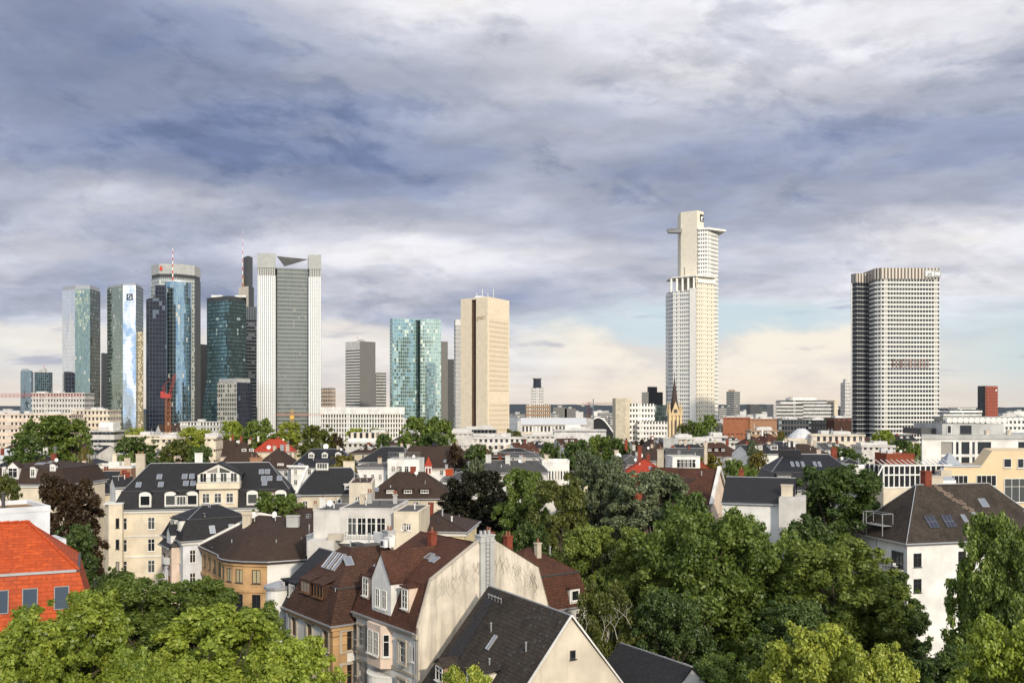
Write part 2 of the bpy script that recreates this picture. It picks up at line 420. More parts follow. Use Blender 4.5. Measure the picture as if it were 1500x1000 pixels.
# ------------------------------------------------------------------ the skyline
# glass of each tower: real tints mirroring sky and town, save the lattice, which paints a reflection
G = {}
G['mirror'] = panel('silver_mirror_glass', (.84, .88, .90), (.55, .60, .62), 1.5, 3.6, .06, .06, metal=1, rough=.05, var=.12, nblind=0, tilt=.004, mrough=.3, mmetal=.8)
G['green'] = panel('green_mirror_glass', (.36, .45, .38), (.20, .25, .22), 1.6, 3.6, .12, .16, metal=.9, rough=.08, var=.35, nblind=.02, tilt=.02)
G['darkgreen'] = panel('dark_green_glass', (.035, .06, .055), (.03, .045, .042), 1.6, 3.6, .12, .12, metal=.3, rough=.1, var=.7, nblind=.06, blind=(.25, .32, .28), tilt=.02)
G['blue'] = panel('blue_cylinder_glass', (.26, .38, .46), (.30, .38, .42), 2.4, 3.7, .07, .05, metal=.92, rough=.06, var=.25, nblind=.02, tilt=.012)
G['navy'] = panel('navy_black_glass', (.012, .017, .032), (.05, .06, .085), 2.6, 3.8, .10, .10, metal=.0, rough=.16, var=.6, nblind=.03, blind=(.10, .13, .18), spec=.35)
G['steel'] = panel('grey_green_facade', (.22, .26, .25), (.44, .47, .46), 1.8, 3.7, .30, .30, metal=.3, rough=.2, var=.4, nblind=.1)
G['darkslab'] = panel('dark_ribbed_cladding', (.05, .055, .058), (.09, .095, .10), 1.3, 3.6, .35, .1, rough=.35, nblind=0, spec=.4)
G['teal'] = panel('dark_teal_glass', (.36, .53, .55), (.014, .022, .025), 2.0, 3.4, .14, .26, metal=.8, rough=.1, var=.7, nblind=.012, blind=(.36, .48, .48), tilt=.05)
G['twin'] = panel('turquoise_glass', (.40, .56, .54), (.28, .40, .38), 2.1, 3.5, .13, .20, metal=.85, rough=.08, var=.35, nblind=.04, blind=(.55, .65, .60), tilt=.03)
G['twinpale'] = panel('pale_turquoise_glass', (.44, .60, .55), (.40, .50, .46), 2.1, 3.5, .16, .24, metal=.75, rough=.1, var=.5, nblind=.1, blind=(.62, .68, .62), tilt=.03)
G['recess'] = panel('grey_office_glass', (.16, .18, .17), (.19, .205, .195), 1.5, 3.6, .10, .36, metal=.45, rough=.12, var=.35, nblind=.012, blind=(.2, .21, .19))
G['pillar'] = panel('pale_aluminium_ribs', (.48, .50, .50), (.72, .72, .70), 1.9, 3.6, .6, .05, metal=.5, rough=.25, var=.2, nblind=.0, mrough=.4)
G['stripe'] = panel('white_banded_facade', (.04, .04, .042), (.66, .65, .62), 400, 3.4, .0, .55, rough=.2, nblind=0)
G['greyband'] = panel('grey_banded_facade', (.05, .055, .058), (.33, .33, .32), 3.2, 3.4, .05, .55, rough=.2, nblind=.1)
G['conc'] = panel('brown_grey_slab_cladding', (.16, .155, .15), (.19, .185, .18), 3.0, 3.4, .03, .03, rough=.6, nblind=0, var=.1, spec=.3)
G['band'] = panel('office_strip_windows', (.03, .034, .038), (.62, .61, .58), 2.0, 50, .20, .0, rough=.1, var=.7, nblind=.14, blind=(.40, .38, .32))
G['banddark'] = panel('dark_strip_windows', (.018, .022, .03), (.12, .13, .14), 2.0, 50, .12, 0, metal=.1, rough=.08, var=.7, nblind=.08, blind=(.25, .3, .3))
G['dz'] = panel('crown_tower_windows', (.22, .24, .26), (.80, .78, .72), 2.0, 50, .34, 0, metal=.2, rough=.12, var=.5, nblind=.3, blind=(.6, .6, .58))
G['dzstone'] = panel('sand_stone_windows', (.32, .30, .26), (.74, .69, .59), 2.4, 50, .55, 0, rough=.3, var=.4, nblind=.3, blind=(.6, .54, .42))
G['small'] = panel('punched_windows', (.045, .045, .05), (.62, .54, .45), 2.6, 50, .52, 0, rough=.15, var=.5, nblind=.15)
G['smallwhite'] = panel('punched_windows_white', (.06, .065, .07), (.72, .70, .66), 2.4, 50, .42, 0, rough=.15, var=.5, nblind=.2, blind=(.5, .5, .48))
G['redwin'] = panel('punched_windows_red', (.06, .05, .05), (.46, .09, .06), 2.8, 50, .5, 0, rough=.2, var=.5, nblind=.1)
G['beigegrid'] = panel('beige_stone_grid', (.66, .56, .42), (.76, .66, .51), 2.4, 3.5, .06, .22, rough=.6, var=.12, nblind=0, spec=.3)
G['lattice'] = panel('gold_and_white_reflection', (.04, .04, .035), (.50, .42, .26), 1.1, 1.7, .34, .30, rough=.4, var=.6, nblind=.35, blind=(.72, .68, .55))  # gold and white grid painting a sparkling reflection
G['pod'] = panel('beige_framed_glass', (.14, .16, .15), (.52, .49, .42), 3.3, 4.0, .26, .30, metal=.3, rough=.12, var=.5, nblind=.2, blind=(.45, .44, .38))
G['lou'] = panel('roof_louvres', (.07, .06, .05), (.56, .49, .42), 2.3, 60, .50, 0, rough=.6, nblind=0)
G['loupale'] = panel('pale_roof_louvres', (.10, .10, .10), (.52, .52, .50), 1.6, 60, .5, 0, rough=.6, nblind=0)

M['dullred'] = plain('dull_red_panel', (.20, .075, .065), .5)
M['crown'] = plaster('grey_metal_cladding', (.40, .41, .40), var=.1, stain=.1)
def quadfoot(L, C, Rr):
    """footprint from three visible corners (left, near, right), fourth completes the parallelogram; CCW"""
    L, C, Rr = Vector(L), Vector(C), Vector(Rr); B = L + Rr - C
    return [tuple(L), tuple(C), tuple(Rr), tuple(B)]
def foot(l, c, r):
    """corners given as (photo column, distance)"""
    return quadfoot((X(*l), l[1]), (X(*c), c[1]), (X(*r), r[1]))
def centre(p):
    return (sum(a for a, b in p)/len(p), sum(b for a, b in p)/len(p))
def rel(p, c): return [(a-c[0], b-c[1]) for a, b in p]

def body(t, poly, z0, z1, mats, name='facade', idx=None, top=None):
    """prism with one material per side"""
    mb = MB(); n = len(poly); idx = idx or [0]*n
    for i in range(n):
        j = (i+1) % n
        mb.poly([(*poly[i], z0), (*poly[j], z0), (*poly[j], z1), (*poly[i], z1)], idx[i])
    mb.poly([(*a, z1) for a in poly], len(mats)-1 if top is None else top); mb.poly([(*a, z0) for a in reversed(poly)], idx[0])
    return mb.build(name, mats, t)
def banded(t, poly, z0, z1, fh, frac, wall, glass, d=.3, name='window_band', skip=()):
    """storeys: solid spandrel rings standing proud of one ring of glazing per floor"""
    n = max(1, int(round((z1-z0)/fh))); fh = (z1-z0)/n; h = fh*(1-frac)
    sp = MB()
    for k in range(n): sp.prism(poly, z0+k*fh, z0+k*fh+h)
    sp.prism(inset(poly, d+.4), z0, z1-.02)
    sp.build('facade', wall, t)
    ins = inset(poly, d)
    g = MB(); nn = len(ins)
    for i in range(nn):
        j = (i+1) % nn; g.poly([(*ins[i], 0), (*ins[j], 0), (*ins[j], fh-h), (*ins[i], fh-h)])
    me = g.mesh(name, glass)
    for k in range(n):
        if k in skip: continue
        link(name, me, t, (0, 0, z0+k*fh+h))
def roofbits(t, poly, z, n=3, seed=1, h=2.5, name='roof_plant', m='grey'):
    rr = random.Random(seed); p = inset(poly, 3)
    for k in range(n):
        w = [rr.random() for _ in p]; s = sum(w); x = sum(a*q[0] for a, q in zip(w, p))/s; y = sum(a*q[1] for a, q in zip(w, p))/s
        a, b = rr.uniform(1.5, 4), rr.uniform(1.5, 3)
        MB().box(x-a, x+a, y-b, y+b, z, z+rr.uniform(.5, 1)*h).build(name, M[m], t)
def parapet(t, poly, z, h, m, th=.4):
    mb = MB(); i = inset(poly, th); n = len(poly)
    for a in range(n):
        b = (a+1) % n
        mb.prism([poly[a], poly[b], i[b], i[a]], z, z+h)
    return mb.build('parapet', m, t)
def mast(t, x, y, z0, z1, r, n=8, name='antenna', red='redwhite'):
    mb = MB(); h = (z1-z0)/n
    for k in range(n): mb.cyl(x, y, z0+k*h, z0+(k+1)*h, r*(1-.06*k), 6, k % 2)
    return mb.build(name, [M[red], M['whitepaint']], t)
def text(t, s, size, loc, rot, m, name='lettering', ext=.15):
    cu = bpy.data.curves.new(name, 'FONT'); cu.body = s; cu.size = size; cu.extrude = ext; cu.align_x = 'CENTER'; cu.align_y = 'CENTER'
    tmp = bpy.data.objects.new('tmp', cu); COL.objects.link(tmp)
    dg = bpy.context.evaluated_depsgraph_get(); me = bpy.data.meshes.new_from_object(tmp.evaluated_get(dg))
    bpy.data.objects.remove(tmp); me.materials.clear(); me.materials.append(m)
    o = link(name, me, t, loc); o.rotation_euler = rot; return o
def facing(p, q):   # rotation for something mounted on wall p->q (outward on the right of p->q)
    return math.atan2(q[1]-p[1], q[0]-p[0])
def tower(label, poly, cat='tower', name='office_tower', group=None):
    c = centre(poly); t = thing(name, label, cat, (c[0], c[1], 0), 0, group); return t, rel(poly, c)

def skyline():
    # far pale blue towers at the left
    p = foot((30, 1250), (46, 1235), (48, 1260)); t, q = tower('narrow slate-blue slab tower with slanted top beside the pale blue block', p)
    z = Z(543, 1240); body(t, q, 0, z, [G['darkslab'], G['blue'], M['metal']], idx=[1, 0, 0, 0])
    mb = MB(); mb.prism(inset(q, .5), z, z+3, 0, None, [(a*.6-2, b*.6) for a, b in inset(q, .5)]); mb.build('slanted_crown', M['metal'], t)
    p = foot((47, 1300), (51, 1285), (77, 1300)); t, q = tower('low pale blue glass block beside the narrow slate-blue slab tower', p)
    z = Z(545, 1290); body(t, q, 0, z, [G['blue'], M['metal']]); roofbits(t, q, z, 3, 4, 6); mast(t, 2, 0, z, z+10, .4, 3)
    # added block imitating a dark reflection low on the mirror tower
    p = foot((92, 900), (94, 890), (110, 893)); t, q = tower('small added black block imitating a dark reflection on the silver mirror tower', p)
    z = Z(546, 890); body(t, q, 0, z, [G['navy'], M['darkmetal']]); roofbits(t, q, z, 3, 5, 1.5, m='darkmetal')
    # two mirror-glass towers
    a, b, c, d, e = (91, 950), (110, 938), (132, 935), (147, 960), (112, 990)
    p = [(X(*k), k[1]) for k in (a, b, c, d, e)]
    t, q = tower('mirror-glass tower with a blank silver face and a green face, without an emblem', p, group='twin mirror-glass towers')
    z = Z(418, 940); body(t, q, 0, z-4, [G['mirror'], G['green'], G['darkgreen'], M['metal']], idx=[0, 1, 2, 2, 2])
    body(t, inset(q, .6), z-4, z, [M['metal'], M['flat']], name='crown')
    roofbits(t, inset(q, 3), z, 3, 6, 1.5)
    a, b, c, d, e = (157, 935), (180, 915), (199, 913), (210, 940), (178, 975)
    p = [(X(*k), k[1]) for k in (a, b, c, d, e)]
    t, q = tower('mirror-glass tower with a square slash emblem high on its silver face', p, group='twin mirror-glass towers')
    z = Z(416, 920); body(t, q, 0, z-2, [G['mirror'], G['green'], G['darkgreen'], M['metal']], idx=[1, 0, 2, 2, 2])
    body(t, inset(q, .5), z-2, z, [M['metal'], M['flat']], name='crown')
    zz = Z(435, 914); x0 = Vector(q[1]).lerp(Vector(q[2]), .52); ang = facing(q[1], q[2]); n = Vector((math.sin(ang), -math.cos(ang)))*.15
    em = MB(); s = 3.0
    for (u0, u1, w0, w1) in ((-s, s, -s, -s+1), (-s, s, s-1, s), (-s, -s+1, -s+1, s-1), (s-1, s, -s+1, s-1)): em.box(u0, u1, -.2, .2, w0, w1)
    em.poly([(-1.6, -.2, -1.6), (-.5, -.2, -1.6), (1.6, -.2, 1.6), (.5, -.2, 1.6)])
    em.build('emblem', M['black'], t, (x0.x+n.x, x0.y+n.y, zz), ang)
    # added strip imitating the sparkling reflection on the emblem tower
    p = foot((199, 905), (202, 900), (210, 903)); t, q = tower('thin added strip imitating a gold and white reflection on the mirror-glass tower', p)
    body(t, q, 0, Z(486, 900), [G['lattice'], M['flat']])
    p = foot((148, 1150), (150, 1140), (157, 1150)); t, q = tower('dark sliver of a tower between the two mirror-glass towers', p)
    body(t, q, 0, Z(517, 1145), [G['darkslab'], M['flat']])
    # octagonal-crowned tower with blue glass cylinder
    Yc = 900; cx = X(247, Yc); r = 35/F*Yc
    p = [(cx+r*math.cos(R(22.5+45*k)), Yc+20+r*math.sin(R(22.5+45*k))) for k in range(8)]
    t, q = tower('round tower of blue glass with pale octagonal crown and red and white antenna', p)
    z = Z(386, Yc-2)
    body(t, q, 0, z-13, [G['steel'], G['darkslab'], M['flat']], idx=[1, 1, 1, 0, 0, 0, 0, 1])
    body(t, inset(q, .6), z-13, z-9.5, [M['darkmetal'], M['flat']], name='dark_storey'); body(t, q, z-9.5, z, [M['crown'], M['flat']], name='crown')
    cyx, cyy = X(256.5, 872)-t.location.x, 880-t.location.y; zc = Z(413, 872)
    MB().cyl(cyx, cyy, 0, zc, 11.8, 40, 0, top=1).build('glass_cylinder', [G['blue'], M['metal']], t)
    MB().cyl(cyx, cyy, zc, zc+1.2, 11.0, 40).build('cylinder_rim', M['lightmetal'], t)
    mast(t, X(253, 868)-t.location.x, 868-t.location.y, zc+1.2, Z(363, 868), .6, 10)
    mb = MB(); mb.cyl(0, 0, 0, .5, 1.5, 16).cyl(0, 2.2, 0, .5, 0.8, 12); o = mb.build('emblem', M['redwhite'], t, (X(225, 880)-t.location.x, -r*.924-.4, z-5)); o.rotation_euler = (R(90), 0, 0)
    # square navy towers in front
    p = foot((224, 868), (227, 858), (243, 860)); t, q = tower('slim black glass slab rising just behind the navy gridded tower', p)
    body(t, q, 0, Z(418, 860), [G['navy'], M['darkmetal']])
    p = foot((214, 850), (218, 838), (244, 842)); t, q = tower('square navy glass tower with pale grid in front of the blue cylinder', p)
    z = Z(437, 840); body(t, q, 0, z, [G['navy'], M['darkmetal']]); roofbits(t, q, z, 2, 3, 2, m='darkmetal')
    # strip with balcony grid and dark slab
    p = foot((271, 985), (272, 980), (281, 982)); t, q = tower('thin open-framed tower strip beside the wide dark grey slab', p)
    banded(t, q, 0, Z(523, 982), 3.6, .6, M['grey'], G['banddark'])
    p = foot((281, 965), (293, 955), (303, 965)); t, q = tower('plain dark grey slab tower with flat top beside the teal glass tower', p)
    body(t, q, 0, Z(504, 958), [G['conc'], G['darkslab'], M['flat']], idx=[1, 0, 0, 1])
    # teal glass tower, flared foot
    p = foot((303, 890), (335, 872), (361, 890)); t, q = tower('dark teal glass tower with flared foot and pale roof corners', p)
    zb, zt = Z(585, 880), Z(441, 880); fl = [(a*1.0-(4 if a < 0 else 0), b) for a, b in q]
    mb = MB(); mb.prism(fl, 0, zb-8); mb.prism(fl, zb-8, zb+18, 0, None, q); mb.prism(q, zb+18, zt); mb.build('facade', [G['teal'], M['flat']], t)
    body(t, q, zt, zt+4, [G['darkslab'], M['flat']], name='crown')
    for k in (0, 1): MB().box(q[0][0]+6+k*22, q[0][0]+16+k*22, -6, -2, zt+4, zt+6).build('roof_plant', M['white'], t)
    # beige framed podium block in front of it
    p = foot((318, 840), (347, 822), (369, 842)); t, q = tower('squat office block with beige gridded face standing before the teal tower', p, 'office building', 'office_block')
    z = Z(560, 830); body(t, q, 0, z, [G['pod'], G['navy'], M['flat']], idx=[0, 1, 1, 0]); body(t, inset(q, 1.2), z, z+3.5, [M['grey'], M['flat']], name='attic_storey')
    # striped-antenna tower behind
    p = foot((350, 1100), (364, 1088), (372, 1100)); t, q = tower('tall dark stepped tower with striped antenna behind the pale twin-pillar tower', p)
    c = [(a*.62+1.8, b) for a, b in q]
    body(t, q, 0, Z(420, 1095), [M['beige'], G['darkslab'], M['flat']], idx=[0, 1, 1, 1], name='lower_shaft')
    body(t, c, Z(420, 1095), Z(376, 1095), [G['darkslab'], M['flat']], name='upper_shaft')
    cc = [(a*.2-4, b*.4) for a, b in q]; body(t, cc, Z(420, 1095), Z(405, 1095), [M['cream'], M['flat']], name='side_core')
    mast(t, -3.2, -4, Z(420, 1095), Z(337, 1095), .55, 14)
    p = foot((357, 950), (360, 940), (376, 945)); t, q = tower('narrow grey tower with louvred crown squeezed beside the pale twin-pillar tower', p)
    z = Z(449, 942); body(t, q, 0, z-13, [G['greyband'], M['flat']]); body(t, q, z-13, z, [G['loupale'], M['flat']], name='louvre_crown')
    # pale twin-pillar tower
    Yt = 860; zt = Z(371, Yt); t = thing('office_tower', 'pale twin-pillar tower holding an upturned pyramid between its pillar tops', 'tower', (X(422, Yt), Yt+22, 0))
    xl0, xl1, xr0, xr1 = [X(k, Yt)-t.location.x for k in (377, 404, 449, 468)]
    for (x0, x1, dy, zz) in ((xl0, xl1, -22, zt), (xr0, xr1, -14, zt)):
        q = [(x0, dy), (x1, dy), (x1-4.2, dy+17), (x0-4.2, dy+17)]
        body(t, q, 0, zz-20, [G['pillar'], M['palegrey']], name='pillar'); body(t, inset(q, .5), zz-20, zz-13, [G['loupale'], M['palegrey']], name='louvre_band')
        body(t, q, zz-13, zz, [M['crown'], M['crown']], name='pillar_head')
    q = [(xl0+6, 8), (xl1, -17), (xr0, -9), (xr1-6, 6), (-6, 26)]
    body(t, q, 0, Z(391, Yt), [G['recess'], M['flat']], name='recessed_facade')
    mb = MB(); zc = Z(392, Yt); ap = (xl1+4, -6, zc+3.5)
    tri = [(xl1-.2, -19, zt-2), (xr0+.2, -13, zt-4), (0, 16, zt-2)]
    for i in range(3): mb.poly([tri[i], ap, tri[(i+1) % 3]])
    mb.poly(tri); mb.build('inverted_pyramid', M['palegrey'], t)
    # low buildings under it
    p = foot((470, 1000), (486, 990), (492, 1000)); t, q = tower('small beige office tower beside the pale twin-pillar tower', p)
    banded(t, q, 0, Z(568, 995), 4, .55, M['pink'], G['small'])
    p = foot((470, 800), (560, 790), (592, 800)); t, q = tower('long white office building with rows of tall slit windows below the towers', p, 'office building', 'office_building')
    z = Z(596, 793); banded(t, q, z-26, z-6, 4, .72, M['whitetrim'], panel('slit_windows', (.05, .05, .05), (.72, .70, .64), 2.4, 60, .45, 0, rough=.2))
    body(t, q, 0, z-26, [M['white'], M['flat']], name='base_storey'); body(t, [(a*1.01, b*1.05) for a, b in q], z-6, z, [M['white'], M['gravel']], name='attic_storey')
    # white-striped tower and dark neighbour
    p = foot((506, 1150), (527, 1135), (550, 1150)); t, q = tower('tower with one white-striped face and one plain dark grey face', p)
    z = Z(500, 1140); body(t, q, 0, z-9, [G['stripe'], G['conc'], M['flat']], idx=[0, 1, 1, 1]); body(t, q, z-9, z, [M['palegrey'], G['conc'], M['flat']], name='crown', idx=[0, 1, 1, 1])
    roofbits(t, q, z, 3, 8, 3); mast(t, -4, 0, z, z+6, .4, 3)
    p = foot((549, 1190), (551, 1180), (566, 1185)); t, q = tower('short grey banded block next to the white-striped tower', p, 'office building', 'office_block')
    banded(t, q, 0, Z(546, 1183), 3.6, .4, M['grey'], G['banddark'])
    # turquoise twin-volume tower
    Yq = 930
    p = [(X(571, Yq+8), Yq+8), (X(575, Yq), Yq), (X(614, Yq+10), Yq+10), (X(614, Yq+40), Yq+40), (X(573, Yq+40), Yq+40)]; t, q = tower('turquoise glass tower of two joined volumes with a dark seam', p)
    z = Z(466, Yq); body(t, q, 0, z, [G['twin'], M['metal']], name='taller_volume')
    p2 = rel([(X(614, Yq+11), Yq+11), (X(616, Yq-2), Yq-2), (X(646, Yq+4), Yq+4), (X(646, Yq+34), Yq+34), (X(614, Yq+34), Yq+34)], centre(p))
    body(t, p2, 0, z-.6, [G['twinpale'], M['metal']], name='paler_volume'); roofbits(t, q, z, 1, 3, 2)
    body(t, [(p2[0][0]-2.2, p2[0][1]-3), (p2[0][0]-.3, p2[0][1]-6), (p2[0][0]-.2, p2[0][1]), (p2[0][0]-2.2, p2[0][1])], 0, z-1, [G['darkgreen'], M['metal']], name='seam')
    mb = MB().box(-30, 22, -34, -20, 0, 26); mb.build('podium', M['palegrey'], t)
    for k, (l, c, r, top) in enumerate(((645, 646, 656, 500), (655, 656, 665, 526))):
        p = foot((l, 1020+k*25), (c, 1015+k*25), (r, 1018+k*25))
        t, q = tower(['taller dark grey slab just behind the turquoise tower', 'shorter dark slab between the turquoise tower and the grey banded slab'][k], p)
        body(t, q, 0, Z(top, 1016+k*25), [G['darkslab'] if k else G['conc'], M['flat']])
    p = foot((665, 860), (667, 850), (680, 852)); t, q = tower('grey banded slab tower partly hidden by the sand-coloured tower', p)
    banded(t, q, 0, Z(477, 852), 3.7, .5, M['grey'], G['greyband']); body(t, q, Z(477, 852), Z(468, 852), [M['palegrey'], M['flat']], name='crown')
    # sand-coloured tower
    p = foot((675, 692), (714, 676), (746, 702)); t, q = tower('sand-coloured stone tower with a dark vertical slit in its face', p)
    z = Z(440, 690); sand = plaster('sand_coloured_stone', (.76, .65, .49), var=.08, stain=.06)
    L, C, Rr, B = [Vector(k) for k in q]
    s0, s1 = L.lerp(C, .42), L.lerp(C, .58); dn = Vector(((C-L).y, -(C-L).x)).normalized()*-2.2
    shaft = [tuple(L), tuple(s0), tuple(s0+dn), tuple(s1+dn), tuple(s1), tuple(C), tuple(Rr), tuple(B)]
    mb = MB(); n = len(shaft)
    for i in range(n):
        j = (i+1) % n; mb.poly([(*shaft[i], 0), (*shaft[j], 0), (*shaft[j], z), (*shaft[i], z)], 1 if i in (1, 2, 3) else 0)
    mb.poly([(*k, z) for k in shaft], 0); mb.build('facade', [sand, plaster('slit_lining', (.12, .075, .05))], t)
    ex = (Rr-C).normalized(); nn = Vector((ex.y, -ex.x)); W = (Rr-C).length
    for z0, z1 in ((12, Z(585, 690)), (Z(573, 690), z-13)):
        g = MB(); a, b = C+ex*(W*.07), C+ex*(W*.94)
        for k in range(int((z1-z0)/3.5)):
            zz = z0+k*3.5; g.prism([tuple(a+nn*.02), tuple(a+nn*.28), tuple(b+nn*.28), tuple(b+nn*.02)][::-1], zz+.25, zz+3.2)
        g.build('grid_panel', G['beigegrid'], t)
    parapet(t, q, z, 1.2, sand); roofbits(t, q, z, 5, 12, 4, m='white')
    for k in range(4): MB().tube((-6+k*4, -3+k, z), (-6+k*4, -3+k, z+6+k % 2*3), .15).build('antenna', M['whitepaint'], t)
    o = text(t, 'pwc', 5, (*(C.lerp(L, .22)+Vector((dn.x, dn.y))*-.08), z-13), (R(90), 0, facing(L, C)), plaster('pale_sign', (.55, .43, .28)))
    for k in range(28):
        zz = 8+k*(z-20)/28; pp = L.lerp(C, .435)
        pass
    # stepped residential tower with glass top
    t = thing('residential_tower', 'small stepped tower with brown base and dark glass top in the distance', 'tower', (X(788, 1300), 1300, 0))
    f = 1300/F
    banded(t, [(-18*f, -12), (18*f, -12), (18*f, 14), (-18*f, 14)], 0, Z(592, 1300), 5, .5, M['brownstone'], G['small'], name='window_band')
    banded(t, [(-10*f, -6), (8*f, -6), (8*f, 10), (-10*f, 10)], Z(592, 1300), Z(568, 1300), 4, .4, M['palegrey'], G['smallwhite'], name='window_band')
    MB().cyl(-1, 1, Z(568, 1300), Z(556, 1300), 6.2*f, 10, 0, 5.6*f).build('glass_top', G['navy'], t); MB().cyl(-1, 1, Z(556, 1300), Z(554, 1300), 6.4*f, 10).build('roof_rim', M['darkmetal'], t)
    # crown tower
    D = 850; f = D/F
    t = thing('office_tower', 'tallest cream stone tower with projecting white crown and lower shoulder', 'tower', (X(1018, D+11), D+16, 0))
    x = lambda px: X(px, D+6)-t.location.x
    core = plaster('tan_core_stone', (.70, .64, .53), var=.06, stain=.05); ws = plaster('warm_white_panels', (.82, .79, .73), var=.05, stain=.05)
    cs = [(x(999), -4), (x(1020), -13), (x(1032), -6), (x(1032), 12), (x(999), 12)]
    zt = Z(307, D); body(t, cs, 0, zt, [core, M['flat']], name='tall_core')
    tall = [(x(1021), -10), (x(1055), -2), (x(1055), 22), (x(1021), 22)]
    tall = [(x(1021), -14.0), (x(1034), -16), (x(1055), -2), (x(1055), 24), (x(1021), 24)]
    banded(t, tall, 0, Z(336, D), 3.7, .55, ws, G['dz'])
    zc = Z(336, D); cr = [(x(1021), -14.5), (x(1035), -17), (x(1065), -6), (x(1060), 26), (x(1022), 25)]
    MB().prism(cr, zc, zc+1.6).build('projecting_cornice', ws, t)
    mb = MB(); zz = Z(333, D); mb.prism([(x(979), -6), (x(1000), -6), (x(1000), 2), (x(981), 0)], zz-2.6, zz+.6, 0, None, [(x(979), -8), (x(1000), -7), (x(1000), 4), (x(979), 1)]); mb.build('side_canopy', M['metal'], t)
    low = [(x(979), -10), (x(981), -20), (x(1012), -34), (x(1045), -22), (x(1045), 4), (x(979), 4)]
    lowi = [(x(982), -12), (x(983), -19), (x(1013), -32.5), (x(1043), -21.5), (x(1043), 3), (x(982), 3)]
    zl = Z(412, D-30)
    half = [(x(983), -18.5), (x(1009), -31.2), (x(1009), 3), (x(983), 3)]
    banded(t, [(x(978), -11), (x(983), -19.5), (x(1012.5), -33), (x(1012.5), 2), (x(978), 2)], 0, zl-5, 3.7, .6, ws, G['dz'])
    banded(t, [(x(1012.6), -33.2), (x(1043), -21.5), (x(1043), 3), (x(1012.6), 3)], 0, zl, 3.7, .42, core, G['dzstone'])
    MB().prism([(x(1004), -30.2), (x(1012), -34), (x(1012), -33.3), (x(1004), -29.6)], 20, zl-4).build('white_fin', ws, t)
    # open colonnade crown of the shoulder
    zr = Z(401, D-25)
    MB().prism(low, zr-.9, zr).build('shoulder_cornice', ws, t)
    MB().prism([(x(1012), -33), (x(1043), -21.5), (x(1043), 2), (x(1012), 2)], zl, zr-1.6).build('attic_block', core, t)
    MB().prism([(x(1014.5), -33.4), (x(1044), -22.2), (x(1043.5), -21), (x(1014.5), -32.2)], zl+.8, zr-2.8).build('attic_panel', ws, t)
    for k in range(5):
        u = k/4; MB().box(-.8, .8, -.8, .8, zl-6, zr-.9).build('pillar', ws, t, (x(981)+(x(1010)-x(981))*u, -18.5-12.2*u, 0))
    for k in range(9):
        u = k/8; MB().box(-.35, .35, -.5, .5, zr-2.6, zr-1).build('bracket', M['darkmetal'], t, (x(1018)+(x(1040)-x(1018))*u, -33+8.0*u, 0))
    ang = facing(cs[1], cs[2]); mid = Vector(cs[1]).lerp(Vector(cs[2]), .70); e = MB()
    e.box(-2.6, 2.6, -.3, 0, -3.2, 3.2, 0); e.box(-1.6, .2, -.5, -.31, -1.6, 1.2, 1); e.box(.5, 1.7, -.5, -.31, .2, 1.8, 1); e.box(-1.6, 1.6, -.5, -.31, -2.4, -1.9, 1)
    n = Vector((math.sin(ang), -math.cos(ang)))*.1; e.build('emblem', [M['black'], M['whitepaint']], t, (mid.x+n.x, mid.y+n.y, Z(317, D)), ang)
    MB().tube((x(1000), -18, zr), (x(1000), -18, zr+9), .3).build('antenna', M['darkmetal'], t)
    # church
    Yk = 620; t = thing('church', 'gothic sandstone church with slender brown spire and long slate nave roof', 'church', (X(988, Yk), Yk, 0))
    st = plaster('golden_sandstone', (.66, .50, .29), stain=.35); f = Yk/F
    zb = Z(606, Yk); hw = 9.5*f
    tw = MB(); 
    for (a0, a1) in ((-hw, -hw+1.3), (-1.9, -.7), (.7, 1.9), (hw-1.3, hw)): tw.box(a0, a1, -hw, -hw+1.2, 0, zb)
    tw.box(-hw+.4, hw-.4, -hw+.9, hw, 0, zb); tw.build('bell_tower', st, t)
    for a0 in (-2.9, 0, 2.9):
        MB().box(a0-.55, a0+.55, -hw+.6, -hw+.85, zb-22, zb-4).build('louvre_window', M['darkmetal'], t)
    for sx in (-1, 1):
        for sy in (-1, 1):
            pb = MB(); pb.box(-.7, .7, -.7, .7, 0, 1.5); pb.cyl(0, 0, 1.5, 8, .9, 4, 0, .05); pb.build('pinnacle', st, t, (sx*(hw-.4), sy*(hw-.6), zb))
    gb = MB()
    gb.poly([(-3.2, -hw-.1, zb-1), (3.2, -hw-.1, zb-1), (0, -hw-.1, zb+8)]); gb.poly([(3.2, -hw+.8, zb-1), (-3.2, -hw+.8, zb-1), (0, -hw+.8, zb+8)])
    gb.poly([(-3.2, -hw-.1, zb-1), (0, -hw-.1, zb+8), (0, -hw+.8, zb+8), (-3.2, -hw+.8, zb-1)]); gb.poly([(0, -hw-.1, zb+8), (3.2, -hw-.1, zb-1), (3.2, -hw+.8, zb-1), (0, -hw+.8, zb+8)])
    gb.build('tower_gable', st, t)
    o = MB().cyl(0, 0, 0, .3, 1.2, 16).build('clock_face', M['darkmetal'], t, (0, -hw-.1, zb+1.8)); o.rotation_euler = (R(90), 0, 0)
    sp = MB(); sp.cyl(0, 0, zb, Z(552, Yk), 3.1, 8, 0, .12); sp.build('spire', tiles('brown_spire_slate', (.085, .06, .05), (.07, .05, .045)), t)
    MB().tube((0, 0, Z(552, Yk)), (0, 0, Z(545, Yk)), .12).box(-.9, .9, -.1, .1, Z(549, Yk), Z(548.4, Yk)).build('spire_cross', M['darkmetal'], t)
    nv = MB(); x0, x1 = 6*f, 100*f; ez, rz = Z(645, Yk), Z(619, Yk)
